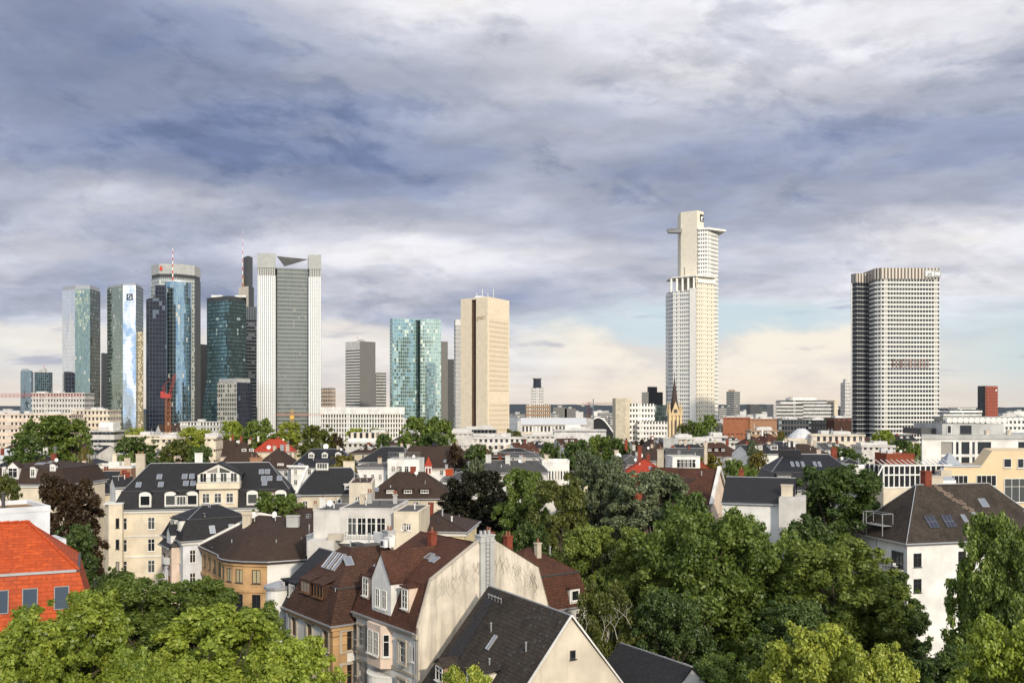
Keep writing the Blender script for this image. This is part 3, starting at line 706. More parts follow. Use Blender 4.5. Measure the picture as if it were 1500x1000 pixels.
    nv.poly([(x0, 2, ez), (x1, 2, ez), (x1-11, 14, rz), (x0, 14, rz)]); nv.poly([(x1, 26, ez), (x0, 26, ez), (x0, 14, rz), (x1-11, 14, rz)]); nv.poly([(x1, 2, ez), (x1, 26, ez), (x1-11, 14, rz)])
    nv.poly([(x0, 26, ez), (x0, 2, ez), (x0, 14, rz)]); nv.poly([(x0, 2, ez), (x0, 26, ez), (x1, 26, ez), (x1, 2, ez)])
    nv.build('nave_roof', tiles('grey_brown_nave_slate', (.13, .115, .10), (.11, .10, .09), .4, .4), t); MB().box(x0, x1-.5, 3, 25, 0, ez-.01).build('nave_wall', st, t)
    # white office left of the church
    t = thing('office_building', 'white office building with square windows and beige stair tower by the church', 'office building', (X(935, 760), 760, 0)); x = lambda px: X(px, 760)-t.location.x
    banded(t, [(x(913), -10), (x(957), -8), (x(957), 16), (x(913), 16)], 0, Z(591, 752), 4.1, .48, M['white'], G['smallwhite'])
    banded(t, [(x(930), -16), (x(974), -14), (x(974), -9), (x(930), -9)], 0, Z(617, 748), 4.1, .48, M['white'], G['smallwhite'])
    body(t, [(x(899), -14), (x(912), -18), (x(924), -6), (x(924), 10), (x(899), 10)], 0, Z(583, 750), [M['cream'], G['conc'], M['gravel']], idx=[0, 0, 0, 0, 0], name='stair_tower')
    body(t, [(x(957.2), -4), (x(977), -2), (x(977), 12), (x(957.2), 12)], 0, Z(593, 758), [G['darkgreen'], M['flat']], name='dark_wing')
    p = foot((940, 900), (950, 890), (971, 900)); t, q = tower('dark brown block with a stepped flat top behind the white office', p, 'office building', 'office_block')
    z = Z(574, 892); body(t, q, 0, z, [M['cream'], G['darkslab'], M['flat']], idx=[0, 1, 1, 1]); body(t, inset(q, 4), z, Z(566, 892), [G['darkslab'], M['flat']], name='roof_storey')
    # distant towers right of the crown tower
    p = foot((1064, 1500), (1075, 1490), (1084, 1505)); t, q = tower('brown-grey apartment tower alone on the horizon', p, 'tower', 'apartment_tower')
    body(t, q, 0, Z(573, 1495), [G['greyband'], M['brownstone'], M['flat']], idx=[0, 0, 0, 0]); roofbits(t, q, Z(573, 1495), 2, 2, 3, m='brownstone')
    t = thing('apartment_block', 'dark terraced apartment block stepping down on the horizon', 'apartment block', (X(1113, 1500), 1500, 0)); f = 1500/F
    for k, (x0, x1, top) in enumerate(((-14, -2, 592), (-2, 4, 595), (4, 10, 599), (10, 17, 604))):
        body(t, [(x0*f, 0), (x1*f-.1, 0), (x1*f-.1, 25), (x0*f, 25)], 0, Z(top, 1500), [G['darkslab'], M['flat']], name='terrace_step')
    # white banded institute
    t = thing('office_building', 'wide white banded office building with stepped roof storeys', 'office building', (X(1176, 900), 900, 0)); x = lambda px: X(px, 900)-t.location.x
    banded(t, [(x(1134), -6), (x(1172), -10), (x(1172), 16), (x(1134), 16)], 0, Z(592, 893), 3.4, .38, M['palegrey'], G['banddark'])
    banded(t, [(x(1173), -8), (x(1217), -8), (x(1217), 16), (x(1173), 16)], 0, Z(590, 893), 3.4, .38, M['palegrey'], G['banddark'])
    body(t, [(x(1216), -12), (x(1221), -12), (x(1221), 17), (x(1216), 17)], 0, Z(586, 890), [M['cream'], M['darkmetal'], M['flat']], name='stair_tower', idx=[0, 1, 1, 0])
    body(t, [(x(1130), -7), (x(1134), -7.2), (x(1134), 15), (x(1130), 15)], 0, Z(592, 893), [M['grey'], M['flat']], name='end_wall')
    banded(t, [(x(1142), -3), (x(1210), -3), (x(1210), 14), (x(1142), 14)], Z(591, 895), Z(586, 895), 3.3, .4, M['palegrey'], G['banddark'])
    body(t, [(x(1156), 0), (x(1196), 0), (x(1196), 12), (x(1156), 12)], Z(586, 896), Z(582, 896), [M['white'], M['flat']], name='roof_storey')
    MB().box(x(1157), x(1161), -1, 3, Z(586, 896), Z(581, 896)).build('roof_plant', M['grey'], t)
    # balcony tower left of the two-slab tower
    p = foot((1231, 820), (1238, 810), (1252, 820)); t, q = tower('pale apartment tower with stacked balconies beside the two-slab tower', p, 'tower', 'apartment_tower')
    z = Z(560, 812); banded(t, q, 0, z, 3.0, .35, M['palegrey'], G['smallwhite']); body(t, inset(q, 2), z, z+3, [M['palegrey'], M['flat']], name='roof_storey')
    for k in range(int(z/3)-2):
        MB().box(-1.6, 1.6, -1.2, 0, 0, .9).build('balcony', M['white'], t, (q[0][0]+2.0, q[0][1]-1.3, 6+k*3), facing(q[0], q[1]))
    # two-slab tower
    D = 640; f = D/F
    t = thing('office_tower', 'tall two-slab tower with white floor bands and brown louvred crown', 'tower', (X(1315, D), D+15, 0)); x = lambda px: X(px, D)-t.location.x
    wh = plaster('white_aluminium', (.70, .69, .66), var=.05, stain=.05)
    rs = [(x(1283), -13), (x(1290), -16), (x(1377), -14.5), (x(1378.5), -11), (x(1376), 8), (x(1283), 8)]
    z = Z(404, D-15)
    banded(t, rs, 0, z, 3.0, .60, wh, G['band'])
    body(t, rs, z, Z(387.5, D-15), [G['lou'], M['flat']], name='louvre_crown')
    x2 = lambda px: X(px, D+11)-t.location.x
    ls = [(x2(1249), -1), (x2(1253), -6), (x(1283.5), -3), (x(1283.5), 12), (x2(1249)+5.2, 12)]
    z2 = Z(410, D-4); banded(t, ls, 0, z2, 3.0, .82, M['grey'], G['banddark'], name='window_band')
    body(t, ls, z2, Z(396, D-4), [G['lou'], M['flat']], name='louvre_crown')
    for a in (-1, 1): pass
    MB().box(x2(1248.6), x2(1249.8), -2.2, -1.2, 0, z2).build('corner_fin', M['metal'], t)
    for k in range(20):
        xx = x(1307)+(x(1358)-x(1307))*k/19
        if k % 5 in (1, 3): continue
        MB().box(-.2, .2, -.3, .1, 0, 5.4).build('red_panel', M['dullred'], t, (xx, -16.25, Z(536.5, D-15)))
    sg = MB(); sg.box(-5.5, 5.5, -.3, 0, -2.4, 2.4)
    o = sg.build('sign_panel', M['crown'], t, (x(1366), -15.2, Z(396, D-15)))
    s2 = MB(); s2.box(-4.8, -3.8, -.5, -.31, -1.6, 1.6); s2.box(-3.8, -1.2, -.5, -.31, .4, 1.6); s2.box(-.6, .6, -.5, -.31, -1.6, 1.2); s2.box(1.2, 4.6, -.5, -.31, -1.0, .6)
    s2.build('sign_marks', M['whitepaint'], t, (x(1366), -15.2, Z(396, D-15)))
    MB().tube((x(1323), 0, Z(390, D)), (x(1323), 0, Z(376, D)), .12).build('antenna', M['whitepaint'], t)
    # red tower at the right
    p = foot((1432, 1150), (1443, 1140), (1462, 1148)); t, q = tower('red brick tower with a glass side far right of the two-slab tower', p)
    z = Z(565, 1143); nfl = 11
    banded(t, [q[1], q[2], q[3], tuple(Vector(q[0]).lerp(Vector(q[1]), .85))], 0, z, 3.9, .5, M['redbrick'], G['redwin'])
    L, C = Vector(q[0]), Vector(q[1]); dn = Vector(((C-L).y, -(C-L).x)).normalized()*.3
    body(t, [tuple(L), tuple(C+dn*.0-(C-L)*.02), tuple(C.lerp(L, .02)-dn*10), tuple(L-dn*10)], 0, z, [G['darkslab'], M['flat']], name='glass_side')
    e = MB(); e.poly([(-1.6, -.2, -1.2), (1.6, -.2, -1.2), (0, -.2, 1.6)]); ang = facing(q[1], q[2]); mid = Vector(q[1]).lerp(Vector(q[2]), .82); e.build('emblem', M['whitepaint'], t, (mid.x, mid.y-.6, z-5), ang)
    t = thing('apartment_block', 'white terraced apartment block with curved balconies below the red tower', 'apartment block', (X(1420, 900), 900, 0)); x = lambda px: X(px, 900)-t.location.x
    for k, (x0, x1, y0, a, b) in enumerate(((1378, 1432, 0, 612, 604), (1390, 1436, 4, 604, 599), (1404, 1430, 8, 599, 596.5))):
        banded(t, [(x(x0), y0-6), (x(x1), y0-8), (x(x1), 22), (x(x0), 22)], 0 if k == 0 else Z(a, 895), Z(b, 895), 3.2, .45, M['white'], G['banddark'])
    t = thing('apartment_block', 'long white housing row with round-headed dormers below the red tower', 'apartment block', (X(1445, 560), 560, 0)); x = lambda px: X(px, 560)-t.location.x
    banded(t, [(x(1378), -5), (x(1520), -7), (x(1520), 10), (x(1378), 10)], 0, Z(616, 555), 3.4, .45, M['white'], G['smallwhite'])
    for k in range(17):
        b = MB(); b.cyl(0, 0, 0, 4.5, 1.7, 10); o = b.build('barrel_dormer', M['white'], t, (x(1384)+k*3.2, -6, Z(616, 555)+.1)); o.rotation_euler = (R(-90), 0, 0)
    MB().box(x(1378), x(1520), -3, 9, Z(616, 555), Z(610, 555)).build('roof', M['gravel'], t)

def cranes():
    def lattice(t, a, b, w, m, name, n=None):
        a, b = Vector(a), Vector(b); L = (b-a).length; d = (b-a)/L
        u = d.orthogonal().normalized()*w/2; v = d.cross(u).normalized()*w/2; mb = MB(); n = n or max(3, int(L/w/1.4))
        cs = [u+v, u-v, -u-v, v-u]
        for c in cs: mb.bar(a+c, b+c, w*.06)
        for k in range(n):
            p, q = a+d*(L*k/n), a+d*(L*(k+1)/n)
            for i in range(4): mb.bar(p+cs[i], q+cs[(i+1) % 4], w*.035); mb.bar(p+cs[i], p+cs[(i+1) % 4], w*.055)
        return mb.build(name, m, t)
    Y = 560; t = thing('tower_crane', 'red crane with its long jib crossing in front of the pale office block', 'crane', (X(-45, Y), Y, 0))
    lattice(t, (0, 0, 0), (0, 0, Z(580, Y)), 2.2, M['cranered'], 'mast'); lattice(t, (-8, 0, Z(579, Y)), (X(122, Y)-t.location.x, 0, Z(579, Y)), 1.6, M['cranered'], 'jib')
    MB().box(-2, 2, -1.6, 1.6, Z(579, Y)-3.5, Z(579, Y)-1).build('cab', M['cranered'], t); MB().box(-9, -6, -1, 1, Z(579, Y)-2.5, Z(579, Y)).build('counterweight', M['concrete'], t)
    Y = 640; t = thing('tower_crane', 'orange luffing crane with raised red jib before the blue cylinder tower', 'crane', (X(246, Y), Y, 0)); z = Z(583, Y)
    lattice(t, (0, 0, 0), (0, 0, z), 2.6, M['craneorange'], 'mast'); MB().box(-3.5, 2, -1.8, 1.8, z, z+3).build('cab', M['cranered'], t)
    lattice(t, (1, 0, z+2), (X(257, Y)-t.location.x, 0, Z(548, Y)), 1.3, M['cranered'], 'jib'); lattice(t, (-2.5, 0, z+2), (-2.8, 0, z+8.5), 1.2, M['cranered'], 'a_frame'); MB().box(-4.5, -2.2, -1.5, 1.5, z+.4, z+4.5).build('counterweight', M['cranered'], t)
    mb = MB(); mb.tube((-2.8, 0, z+8.5), (X(257, Y)-t.location.x, 0, Z(548, Y)), .12); mb.build('hoist_rope', M['cranered'], t)
    Y = 780; t = thing('tower_crane', 'yellow crane with level orange jib before the twin-pillar tower foot', 'crane', (X(428, Y), Y, 0)); z = Z(607, Y)
    lattice(t, (0, 0, 0), (0, 0, Z(599, Y)), 1.7, M['craneyellow'], 'mast'); lattice(t, (X(404, Y)-t.location.x, 0, z), (X(474, Y)-t.location.x, 0, z), 1.5, M['craneorange'], 'jib'); MB().box(-1.5, 1.5, -1.4, 1.4, z-3.5, z-.9).build('cab', M['craneyellow'], t)
    Y = 1000; t = thing('tower_crane', 'red crane with pale jib standing on the skyline behind the long hall', 'crane', (X(863, Y), Y, 0)); z = Z(591, Y)
    lattice(t, (0, 0, 0), (0, 0, z+2), 3.0, M['cranered'], 'mast'); lattice(t, (X(852, Y)-t.location.x, 0, z), (X(899, Y)-t.location.x, 0, z), 1.6, M['cranered'], 'jib')
    MB().box(-8, -5, -1, 1, z-3, z-.8).build('counterweight', M['concrete'], t); MB().box(1, 4, -1.5, 1.5, z-3.6, z-.9).build('cab', M['whitepaint'], t)
    t = thing('chimney_mast', 'thin grey mast pole beside the red skyline crane', 'mast', (X(869, 990), 990, 0)); MB().tube((0, 0, 0), (0, 0, Z(584, 990)), .8, .5, 8).build('pole', M['grey'], t); MB().cyl(0, 0, 0, 2, 1.3, 8).build('foot', M['concrete'], t)
skyline(); cranes()
# ------------------------------------------------------------------ house kit
_cache = {}
def win_mesh(w, h, nx, ny, mats, surround=0, pane=True, fw=.09, rows=None):
    key = (round(w, 2), round(h, 2), nx, ny, tuple(m.name for m in mats), surround, pane)
    if key in _cache: return _cache[key]
    b = MB()
    b.box(0, fw, -.04, .05, 0, h); b.box(w-fw, w, -.04, .05, 0, h); b.box(fw, w-fw, -.04, .05, 0, fw); b.box(fw, w-fw, -.04, .05, h-fw, h)
    for i in range(1, nx): x = w*i/nx; b.box(x-.035, x+.035, -.035, .045, fw, h-fw)
    for i in range(1, ny):
        z = h*(.66 if ny == 2 else i/ny); b.box(fw, w-fw, -.03, .04, z-.03, z+.03)
    if surround:
        s = surround
        b.box(-s, -.01, -.24, -.10, -.02, h+.01, 2); b.box(w+.01, w+s, -.24, -.10, -.02, h+.01, 2)
        b.box(-s-.08, w+s+.08, -.30, -.10, h+.02, h+s*1.1, 2); b.box(-s-.06, w+s+.06, -.34, -.10, -.16, -.03, 2)
    else:
        b.box(-.08, w+.08, -.2, -.05, -.08, -.005, 0)
    if pane: b.poly([(fw*.5, .02, fw*.5), (w-fw*.5, .02, fw*.5), (w-fw*.5, .02, h-fw*.5), (fw*.5, .02, h-fw*.5)], 1)
    p = MB(); p.poly([(fw*.5, .02, fw*.5), (w-fw*.5, .02, fw*.5), (w-fw*.5, .02, h-fw*.5), (fw*.5, .02, h-fw*.5)])
    r = (b.mesh('window', list(mats)), p.mesh('pane', mats[1]))
    _cache[key] = r
    return r
def window(parent, w, h, loc, rz, nx=2, ny=2, frame='frame', glass='glass', surround=0, near=False, trim='trim', name='window'):
    ms = (M[frame], M[glass], M[trim])
    me, pn = win_mesh(w, h, nx, ny, ms, surround, not near)
    o = link(name, me, parent, loc, rz)
    if near: link('pane', pn, o)
    return o
def wall_open(mb, p, q, z0, z1, ops, dep=.16, mi=0):
    """wall from p to q (outside on the right) with window openings (u0,u1,za,zb) and their reveals"""
    P, Q = Vector(p), Vector(q); L = (Q-P).length
    if L < .01: return
    t = (Q-P)/L; inn = Vector((-t.y, t.x))*dep
    us = sorted({0, L, *[o[0] for o in ops], *[o[1] for o in ops]}); zs = sorted({z0, z1, *[o[2] for o in ops], *[o[3] for o in ops]})
    us = [u for u in us if 0 <= u <= L]; zs = [z for z in zs if z0 <= z <= z1]
    pt = lambda u, z, k=0: (P.x+t.x*u+inn.x*k, P.y+t.y*u+inn.y*k, z)
    for a, b in zip(us, us[1:]):
        if b-a < 1e-4: continue
        for c, d in zip(zs, zs[1:]):
            if d-c < 1e-4: continue
            m, n = (a+b)/2, (c+d)/2
            if any(o[0] < m < o[1] and o[2] < n < o[3] for o in ops): continue
            mb.poly([pt(a, c), pt(b, c), pt(b, d), pt(a, d)], mi)
    for a, b, c, d in ops:
        mb.poly([pt(a, c), pt(a, c, 1), pt(a, d, 1), pt(a, d)][::-1], mi); mb.poly([pt(b, c), pt(b, c, 1), pt(b, d, 1), pt(b, d)], mi)
        mb.poly([pt(a, c), pt(b, c), pt(b, c, 1), pt(a, c, 1)][::-1], mi); mb.poly([pt(a, d), pt(b, d), pt(b, d, 1), pt(a, d, 1)], mi)
        mb.poly([pt(a, c, 1), pt(b, c, 1), pt(b, d, 1), pt(a, d, 1)], mi)
def wall_windows(root, mb, p, q, z0, z1, rows, n, ww=1.1, margin=1.0, near=False, **kw):
    """rows: list of (sill height, window height); n windows per row"""
    P, Q = Vector(p), Vector(q); L = (Q-P).length; t = (Q-P)/L; ops = []
    ang = math.atan2(t.y, t.x); inn = Vector((-t.y, t.x))
    for zs, h in rows:
        if zs+h > z1-.1 or zs < z0: continue
        for k in range(n):
            c = L/2 if n == 1 else margin+ww/2+(L-2*margin-ww)*k/(n-1)
            if c-ww/2 < .15 or c+ww/2 > L-.15: continue
            if near: ops.append((c-ww/2, c+ww/2, zs, zs+h))
            o = P+t*(c-ww/2)+inn*(.08 if near else -.06)
            window(root, ww, h, (o.x, o.y, zs), ang, near=near, **kw)
    wall_open(mb, p, q, z0, z1, ops)

class House:
    """a house in its own frame: front towards -y; x along the front"""
    def __init__(s, label, x, y, rot, w, d, ez, rz, wall='cream', roof='slate', hm=0, ins=1.0, ends='hip', over=.45, top=None, nf=3, n=(4, 3, 4, 3), ww=1.1, wh=1.75,
                 near=False, cat='house', name='house', group=None, frame='frame', surround=0, trim='trim', rows=None, hipr=1.0, z0=0, gutter=True, nx=2, ny=2, sides=None, cornice=None):
        s.root = thing(name, label, cat, (x, y, 0), R(rot), group); s.near = near
        s.w, s.d, s.ez, s.rz, s.roofm, s.wallm = w, d, ez, rz, M[roof], M[wall]
        s.hm, s.ins, s.ends, s.over, s.frame, s.rot = hm, ins, ends, over, frame, R(rot)
        hx, hy = w/2, d/2
        fh = 3.35; rows = rows or [(ez-fh*(k+1)+.95, wh) for k in range(nf)]
        cs = [(-hx, -hy), (hx, -hy), (hx, hy), (-hx, hy)]
        mb = MB(); toCam = Vector((-x, -y)).normalized()
        for i in range(4):
            p, q = cs[i], cs[(i+1) % 4]
            a = s.rot+[-math.pi/2, 0, math.pi/2, math.pi][i]; nrm = Vector((math.cos(a), math.sin(a)))
            vis = nrm.dot(toCam) > -.05
            if sides is not None and i not in sides: vis = False
            if vis and n[i]: wall_windows(s.root, mb, p, q, z0, ez, rows, n[i], ww, margin=1.0 if n[i] > 1 else .5, near=near, frame=frame, surround=surround if near else 0, trim=trim, nx=nx, ny=ny)
            else: mb.poly([(*p, z0), (*q, z0), (*q, ez), (*p, ez)])
        mb.poly([(*c, z0) for c in reversed(cs)])
        # roof rings
        o = over; rb = MB(); s.lv = [(hx+o, hy+o, ez-.12)]
        flat = rz-ez < .8
        if flat:
            mb.poly([(*c, ez) for c in cs]); mb.build('walls', s.wallm, s.root)
            pp = MB(); t = .3
            ins_ = [(-hx+t, -hy+t), (hx-t, -hy+t), (hx-t, hy-t), (-hx+t, hy-t)]; out = [(-hx-.06, -hy-.06), (hx+.06, -hy-.06), (hx+.06, hy+.06), (-hx-.06, hy+.06)]
            for i in range(4):
                j = (i+1) % 4; pp.prism([out[i], out[j], ins_[j], ins_[i]], ez+.003, rz+.02)
            pp.build('parapet', M[cornice] if cornice else s.wallm, s.root)
            MB().box(-hx+t, hx-t, -hy+t, hy-t, ez+.004, ez+.1).build('roof', s.roofm, s.root); s.lv.append((hx, hy, ez)); return
        if hm: s.lv.append(((hx+(o if ends == 'gable' else -ins)) if ends != 'gable' else hx+.12, hy-ins, ez+hm))
        if ends == 'gable':
            ex = hx+.12; s.lv[0] = (ex, hy+o, ez-.12)
            s.lv.append((ex, 0, rz))
            prof = [(-hy-o, ez-.12)] + ([(-hy+ins, ez+hm)] if hm else []) + [(0, rz)] + ([(hy-ins, ez+hm)] if hm else []) + [(hy+o, ez-.12)]
            th = .2
            for a, b in zip(prof, prof[1:]):
                rb.poly([(-ex, *a), (ex, *a), (ex, *b), (-ex, *b)] if True else [])
                rb.poly([(-ex, a[0], a[1]-th), (-ex, b[0], b[1]-th), (ex, b[0], b[1]-th), (ex, a[0], a[1]-th)])
                rb.poly([(ex, *a), (ex, a[0], a[1]-th), (ex, b[0], b[1]-th), (ex, *b)]); rb.poly([(-ex, *b), (-ex, b[0], b[1]-th), (-ex, a[0], a[1]-th), (-ex, *a)])
            for a, sg in ((prof[0], 1), (prof[-1], -1)):
                f = [(-ex, *a), (-ex, a[0], a[1]-th), (ex, a[0], a[1]-th), (ex, *a)]; rb.poly(f if sg > 0 else f[::-1])
            slope0 = (prof[1][1]-prof[0][1])/(prof[1][0]-prof[0][0])
            gp = [(-hy, ez)] + [(q[0], q[1]-.21) for q in prof[1:-1]] + [(hy, ez)]
            for sx in (-1, 1):
                f = [(sx*hx, *q) for q in gp]; mb.poly(f[::-1] if sx < 0 else f)
        else:
            if top is not None: s.lv.append((hx-top, hy-top, rz))
            else:
                k = hy if not hm else hy-ins
                if w >= d: s.lv.append((max(.05, s.lv[-1][0]-(s.lv[-1][1])*hipr), 0.0, rz))
                else: s.lv.append((0.0, max(.05, s.lv[-1][1]-s.lv[-1][0]*hipr), rz))
            for (a, b, z), (a2, b2, z2) in zip(s.lv, s.lv[1:]):
                A = [(-a, -b, z), (a, -b, z), (a, b, z), (-a, b, z)]; B = [(-a2, -b2, z2), (a2, -b2, z2), (a2, b2, z2), (-a2, b2, z2)]
                for i in range(4):
                    j = (i+1) % 4; rb.poly([A[i], A[j], B[j], B[i]])
            a, b, z = s.lv[0]; A = [(-a, -b), (a, -b), (a, b), (-a, b)]
            for i in range(4):
                j = (i+1) % 4; rb.poly([(*A[i], z-.2), (*A[j], z-.2), (*A[j], z), (*A[i], z)])
            rb.poly([(*c, z-.2) for c in reversed(A)])
            if top is not None:
                a, b, z = s.lv[-1]; rb.poly([(-a, -b, z), (a, -b, z), (a, b, z), (-a, b, z)], 1)
        mb.build('walls', s.wallm, s.root); rb.build('roof', [s.roofm, M['flat']], s.root)
        if gutter:
            a, b, z = s.lv[0]; r = .11; z -= .05
            if ends == 'gable':
                for sy in (-1, 1): MB().box(-a-.02, a+.02, sy*(b+.08)-r, sy*(b+.08)+r, z-r, z+r*.6).build('gutter', M['metal'], s.root)
            else:
                g = MB(); o_ = [(-a-.19, -b-.19), (a+.19, -b-.19), (a+.19, b+.19), (-a-.19, b+.19)]; i_ = [(-a+.03, -b+.03), (a-.03, -b+.03), (a-.03, b-.03), (-a+.03, b-.03)]
                for i in range(4):
                    j = (i+1) % 4; g.prism([o_[i], o_[j], i_[j], i_[i]], z-r, z+r*.5)
                g.build('gutter', M['metal'], s.root)
        if hm and ends != 'gable':
            a, b, z = s.lv[1]; g = MB(); o_ = [(-a-.1, -b-.1), (a+.1, -b-.1), (a+.1, b+.1), (-a-.1, b+.1)]; i_ = [(-a+.15, -b+.15), (a-.15, -b+.15), (a-.15, b-.15), (-a+.15, b-.15)]
            for i in range(4):
                j = (i+1) % 4; g.prism([o_[i], o_[j], i_[j], i_[i]], z-.06, z+.09)
            g.build('break_flashing', M['darkmetal'], s.root)
        if not flat and top is None:
            rc = MB(); a, b, z = s.lv[-1]; zc = M['metal'] if roof.startswith('slate') or roof.endswith('slate') else s.roofm
            if a > .3: rc.bar((-a, 0, z+.02), (a, 0, z+.02), .11)
            elif b > .3: rc.bar((0, -b, z+.02), (0, b, z+.02), .11)
            if ends != 'gable':
                a1, b1, z1 = s.lv[-2]
                for sx in (-1, 1):
                    for sy in (-1, 1): rc.bar((sx*a1, sy*b1, z1+.02), (sx*a, sy*b, z+.02), .08)
            rc.build('ridge_cap', zc, s.root)
        if cornice:
            c = MB()
            for i in range(4):
                out, inn2 = [(-hx-.3, -hy-.3), (hx+.3, -hy-.3), (hx+.3, hy+.3), (-hx-.3, hy+.3)], cs
                j = (i+1) % 4; c.prism([out[i], out[j], inn2[j], inn2[i]], ez-.75, ez-.34)
            c.build('cornice', M[cornice], s.root)
    def slope(s, side, level=0):
        a, b, z = s.lv[level]; a2, b2, z2 = s.lv[level+1]
        i = 'FRBL'.index(side)
        U = [Vector((1, 0, 0)), Vector((0, 1, 0)), Vector((-1, 0, 0)), Vector((0, -1, 0))][i]
        In = Vector((-U.y, U.x, 0)); h0 = b if i % 2 == 0 else a; h1 = b2 if i % 2 == 0 else a2
        return -In*h0+Vector((0, 0, z)), U, In*(h0-h1)+Vector((0, 0, z2-z)), In
    def sky(s, side, u, t, w=.8, h=1.2, level=None, glass='skyglass', frame='metal'):
        level = len(s.lv)-2 if level is None else level
        O, U, S, In = s.slope(side, level); Sh = S.normalized(); N = U.cross(Sh)
        key = ('sky', w, h, glass, frame)
        if key not in _cache:
            b = MB(); f = .07
            b.box(-w/2, -w/2+f, -h/2, h/2, -.05, .12); b.box(w/2-f, w/2, -h/2, h/2, -.05, .12); b.box(-w/2+f, w/2-f, -h/2, -h/2+f, -.05, .12); b.box(-w/2+f, w/2-f, h/2-f, h/2, -.05, .12)
            p = MB(); p.poly([(-w/2+f, -h/2+f, .09), (w/2-f, -h/2+f, .09), (w/2-f, h/2-f, .09), (-w/2+f, h/2-f, .09)])
            _cache[key] = (b.mesh('skylight', M[frame]), p.mesh('pane', M[glass]))
        me, pm = _cache[key]; o = link('skylight', me, s.root); P = O+U*u+Sh*min(t, S.length-h/2-.15)
        o.matrix_local = Matrix(((U.x, Sh.x, N.x, P.x), (U.y, Sh.y, N.y, P.y), (U.z, Sh.z, N.z, P.z), (0, 0, 0, 1)))
        link('pane', pm, o); return o
    def dorm(s, side, u, t, w=1.6, h=1.7, style='gable', level=0, wall='white', roof=None, nx=2, ny=2, frame=None, win=True, name='dormer', pitch=.55, wz=.35):
        O, U, S, In = s.slope(side, level); P = O+U*u+S*(t if t < 1 else min(.6, t/S.length))
        tan = S.z/max(.05, (S-Vector((0, 0, S.z))).length)
        dp = min(5.0, (h+(.9 if style == 'gable' else .35))/tan+.25); dpw = min(5, h/tan+.15)
        roof = M[roof] if roof else s.roofm; f = frame or s.frame
        key = ('dorm', w, h, style, round(dp, 2), wall, roof.name)
        if key not in _cache:
            a = MB(); a.box(-w/2, w/2, 0, dpw, -.35, h)
            r = MB(); e = .16
            if style == 'gable':
                g = h+w/2*pitch
                a.poly([(-w/2, 0, h), (w/2, 0, h), (0, 0, g)]); th = .12
                for sx in (-1, 1):
                    q = [(sx*(w/2+e), -e, h-e*pitch), (0, -e, g), (0, dp, g), (sx*(w/2+e), dp, h-e*pitch)]
                    up = [(x, y, z+th) for x, y, z in q]
                    for k in range(4): r.poly([q[k], q[(k+1) % 4], up[(k+1) % 4], up[k]])
                    r.poly(up); r.poly(q[::-1])
            elif style == 'arch':
                n = 8; pts = [((w/2+e)*math.cos(math.pi*k/n), h+(w/2)*.7*math.sin(math.pi*k/n)) for k in range(n+1)]
                a.poly([(x*.9, -.02, z) for x, z in pts])
                for (x0, z0), (x1, z1) in zip(pts, pts[1:]): r.poly([(x0, -e, z0), (x0, dp, z0), (x1, dp, z1), (x1, -e, z1)]); r.poly([(x0, -e, z0), (x1, -e, z1), (x1*.86, -e, h+(z1-h)*.8), (x0*.86, -e, h+(z0-h)*.8)])
            elif style == 'shed':
                k = .28; r.poly([(-w/2-e, -e, h+.04), (w/2+e, -e, h+.04), (w/2+e, dp+.8, h+.04+k*(dp+.8)*tan*.5), (-w/2-e, dp+.8, h+.04+k*(dp+.8)*tan*.5)])
                r.box(-w/2-e, w/2+e, -e-.04, -e+.02, h-.12, h+.06)
            else: r.box(-w/2-e, w/2+e, -e, dp, h+.003, h+.16)
            _cache[key] = (a.mesh(name, M[wall]), r.mesh('dormer_roof', roof))
        a, r = _cache[key]; ang = math.atan2(U.y, U.x)
        o = link(name, a, s.root, P, ang); link('dormer_roof', r, o)
        if win:
            ww = w-.36; window(o, ww, h-wz-.12, (-ww/2, -.07, wz-.05), 0, nx=nx, ny=ny, frame=f)
        return o
    def chim(s, x, y, z0, z1, w=.9, d=.6, m='chim', pots=2, cap=True):
        b = MB().box(-w/2, w/2, -d/2, d/2, 0, z1-z0)
        if cap: b.box(-w/2-.08, w/2+.08, -d/2-.08, d/2+.08, z1-z0+.003, z1-z0+.16)
        o = b.build('chimney', M[m], s.root, (x, y, z0))
        for k in range(pots):
            MB().cyl(0, 0, 0, .5, .13, 8, 0, .1).build('chimney_pot', M['potm'], o, (-w/2+w*(k+.5)/pots, 0, z1-z0+.16))
        return o
    def box(s, name, x0, x1, y0, y1, z0, z1, m):
        return MB().box(x0, x1, y0, y1, z0, z1).build(name, M[m] if isinstance(m, str) else m, s.root)
    def dish(s, x, y, z, r=.45):
        mb = MB(); mb.tube((0, 0, 0), (0, 0, .7), .04); mb.tube((0, -.05, .75), (0, -.2, .78), r*.5, r, 12); return mb.build('satellite_dish', M['whitepaint'], s.root, (x, y, z))
    def vent(s, x, y, z, h=.7, r=.09, m='metal'):
        return MB().cyl(0, 0, 0, h, r, 8).cyl(0, 0, h, h+.1, r*1.6, 8).build('vent_pipe', M[m], s.root, (x, y, z))
    def ac(s, x, y, z, rz=0):
        b = MB().box(-.5, .5, -.2, .2, 0, .8); o = b.build('air_conditioner', M['whitepaint'], s.root, (x, y, z), rz)
        c = MB().cyl(0, 0, 0, .04, .3, 14); f = c.build('fan_grille', M['darkmetal'], o, (-.1, -.2, .42)); f.rotation_euler = (R(90), 0, 0); return o
    def pipe(s, x, y, z0, z1): return MB().cyl(0, 0, z0, z1, .07, 8).build('downpipe', M['metal'], s.root, (x, y, 0))
